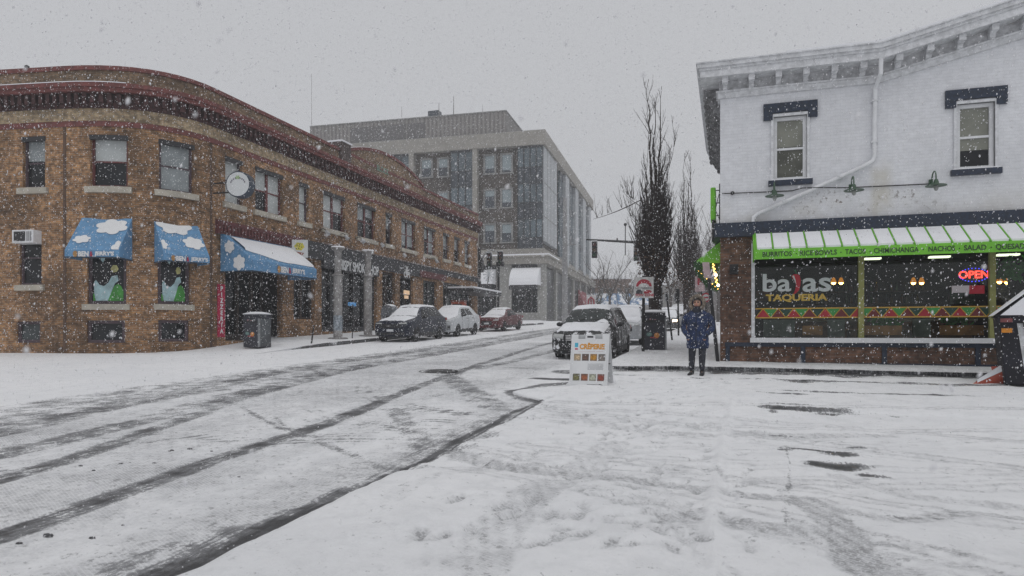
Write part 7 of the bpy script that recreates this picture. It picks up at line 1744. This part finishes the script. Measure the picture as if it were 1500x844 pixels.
# face
m = MB(); m.ball((0, -.045, 1.565), .088, (.92, .95, 1.2), 20, 14); face = m.build('head', SKN, pe, smooth=True)
m = MB(); m.ball((0, -.135, 1.555), .016, (.8, .9, 1.5), 10, 8); m.build('nose', mat('skin_red', (.42, .17, .13), .5), face, smooth=True)
for sx in (-1, 1):
    m = MB(); m.ball((sx*.032, -.122, 1.585), .014, (1.3, .6, .8), 10, 8); m.build('eye', mat('eye_dark', (.03, .02, .02), .2), face, smooth=True)
    m = MB(); m.tube([(sx*.015, -.128, 1.607), (sx*.052, -.116, 1.605)], .005, 5); m.build('eyebrow', mat('hair_dark', (.03, .022, .018)), face)
    m = MB(); m.ball((sx*.084, -.03, 1.565), .022, (.4, .8, 1.3), 8, 6); m.build('ear', SKN, face)
m = MB(); m.tube([(-.025, -.125, 1.518), (0, -.131, 1.515), (.025, -.125, 1.518)], .006, 6); m.build('mouth', mat('lips', (.28, .09, .08)), face)
m = MB(); m.ball((0, -.03, 1.635), .086, (.95, 1.0, .5), 16, 10); m.build('hair', mat('hair_dark', (.03, .022, .018)), pe, smooth=True)
# ================================================================ FALLING SNOW
def flakes(n, seed):
    r = np.random.default_rng(seed)
    # a wide wedge of air in front of the viewer, reaching well past both edges of the view
    N_ = int(n*2.6); d = 34*r.random(N_)**(1/2.2); a = r.uniform(-.98, .98, N_); X = d*np.sin(a+0)*1.0; Yc = d*np.cos(a)
    Xw = X*C_-Yc*S_; Yw = X*S_+Yc*C_; Z = r.uniform(0, 1, N_)*(3+.62*d)
    g = npbase(Xw, Yw); ok = (d > 2.6) & (Z < 14) & ~((Xw < -18.1) & (Yw > 17)) & ~((Xw > -.3) & (Yw > 17.2) & (Z < 9))
    Xw, Yw, Z, d = Xw[ok][:n], Yw[ok][:n], (Z+g)[ok][:n], d[ok][:n]; n = len(Xw)
    R_ = np.where(r.random(n) < .06, r.uniform(.008, .014, n), r.uniform(.0035, .0085, n))*np.clip(.75+d/40, .6, 1.4)
    R_ *= np.where(d < 6, .6, 1)*.92
    c = np.stack([Xw, Yw, Z], 1)
    m_ = np.arange(n) < 260; dn = r.uniform(.7, 2.2, n); an = r.uniform(-.8, .8, n); Xn = dn*np.sin(an); Yn = dn*np.cos(an); c[m_] = np.stack([Xn*C_-Yn*S_, Xn*S_+Yn*C_, EYE+dn*r.uniform(-.36, .5, n)], 1)[m_]; R_[m_] = r.uniform(.0014, .0038, n)[m_]
    t = np.array([[1, 0, 0], [-.5, .87, 0], [-.5, -.87, 0], [.1, 0, 1.25], [-.1, .05, -1.25]])
    yaw = r.random(n)*6.28; tilt = r.normal(.25, .35, n)
    cy, sy = np.cos(yaw), np.sin(yaw); ct, st = np.cos(tilt), np.sin(tilt)
    V = t[None]*R_[:, None, None]*np.stack([np.ones(n), np.ones(n), r.uniform(.8, 1.5, n)], 1)[:, None, :]
    x = V[..., 0]*cy[:, None]-V[..., 1]*sy[:, None]; y = V[..., 0]*sy[:, None]+V[..., 1]*cy[:, None]; z = V[..., 2]
    x, z = x*ct[:, None]+z*st[:, None], -x*st[:, None]+z*ct[:, None]
    V = np.stack([x, y, z], -1)+c[:, None]; F = np.array([[0, 1, 3], [1, 2, 3], [2, 0, 3], [1, 0, 4], [2, 1, 4], [0, 2, 4]])
    F = (F[None]+np.arange(n)[:, None, None]*5).reshape(-1)
    me = bpy.data.meshes.new('falling_snow'); me.vertices.add(n*5); me.vertices.foreach_set('co', V.astype(np.float32).ravel())
    me.loops.add(len(F)); me.loops.foreach_set('vertex_index', F.astype(np.int32)); me.polygons.add(len(F)//3); me.polygons.foreach_set('loop_start', np.arange(0, len(F), 3, dtype=np.int32))
    me.update(calc_edges=True); me.polygons.foreach_set('use_smooth', [True]*len(me.polygons))
    k = N('snowflake'); k.col((.95, .95, .97)); k.rough(.9); tr = k.n('BsdfTranslucent'); tr.inputs[0].default_value = (.95, .95, .97, 1); mx = k.n('MixShader'); mx.inputs[0].default_value = .45
    k.l(k.b.outputs[0], mx.inputs[1]); k.l(tr.outputs[0], mx.inputs[2]); k.l(mx.outputs[0], k.t.nodes['Material Output'].inputs['Surface'])
    me.materials.append(k.m); o = bpy.data.objects.new('falling_snow', me); COL.objects.link(o); o['kind'] = 'stuff'; tag(o, 'white snowflakes falling through the air over the whole street', 'snow')
flakes(NFLAKES, 3)
# ================================================================ AIR, LIGHT, CAMERA
m = MB(); m.box(-300, 300, -80, 430, -14, 60); hz = m.build('haze', [], None); hz['kind'] = 'stuff'
hm = bpy.data.materials.new('snowy_air'); hm.use_nodes = True; nt = hm.node_tree; nt.nodes.clear(); out = nt.nodes.new('ShaderNodeOutputMaterial'); pv = nt.nodes.new('ShaderNodeVolumePrincipled')
pv.inputs['Color'].default_value = (.93, .94, .96, 1); pv.inputs['Density'].default_value = HAZE; pv.inputs['Anisotropy'].default_value = .2; nt.links.new(pv.outputs[0], out.inputs['Volume'])
hz.data.materials.clear(); hz.data.materials.append(hm); tag(hz, 'pale snowy haze filling the street', 'haze')
W = bpy.data.worlds.new('World'); scene.world = W; W.use_nodes = True; nt = W.node_tree; bg = nt.nodes['Background']
sky = nt.nodes.new('ShaderNodeTexSky'); sky.sky_type = 'NISHITA'; sky.sun_disc = False; sky.sun_elevation = R(68); sky.sun_rotation = R(150); sky.air_density = 2; sky.dust_density = 6; sky.ozone_density = 1
hs = nt.nodes.new('ShaderNodeHueSaturation'); hs.inputs['Saturation'].default_value = .15; nt.links.new(sky.outputs[0], hs.inputs['Color'])
mx = nt.nodes.new('ShaderNodeMix'); mx.data_type = 'RGBA'; mx.inputs[0].default_value = .93; nt.links.new(hs.outputs[0], mx.inputs[6]); mx.inputs[7].default_value = SKYC+(1,)
nt.links.new(mx.outputs[2], bg.inputs['Color']); bg.inputs['Strength'].default_value = SKYS
L = bpy.data.lights.new('sun', 'SUN'); L.energy = .85; L.angle = R(60); L.color = (1, .98, .96); so_ = bpy.data.objects.new('sun', L); COL.objects.link(so_); so_.rotation_euler = (R(90-68), 0, R(30))
cam = bpy.data.cameras.new('camera'); cam.lens = 24; cam.sensor_width = 36; cam.shift_y = .044; cam.clip_start = .05; cam.dof.use_dof = True; cam.dof.focus_distance = 19; cam.dof.aperture_fstop = 4.5; cam.clip_end = 2000
co = bpy.data.objects.new('camera', cam); COL.objects.link(co); co.location = (0, 0, EYE); co.rotation_euler = (R(90), 0, TH); scene.camera = co
scene.view_settings.view_transform = 'Standard'; scene.view_settings.look = 'None'; scene.view_settings.exposure = EXPO; scene.view_settings.gamma = 1; scene.view_settings.use_curve_mapping = False
scene.render.engine = 'CYCLES'; cy = scene.cycles; cy.max_bounces = 6; cy.diffuse_bounces = 3; cy.glossy_bounces = 3; cy.transparent_max_bounces = 8; cy.volume_bounces = 1; cy.caustics_reflective = False; cy.caustics_refractive = False
cy.use_denoising = True; W.cycles.sampling_method = 'NONE'; cy.use_adaptive_sampling = False
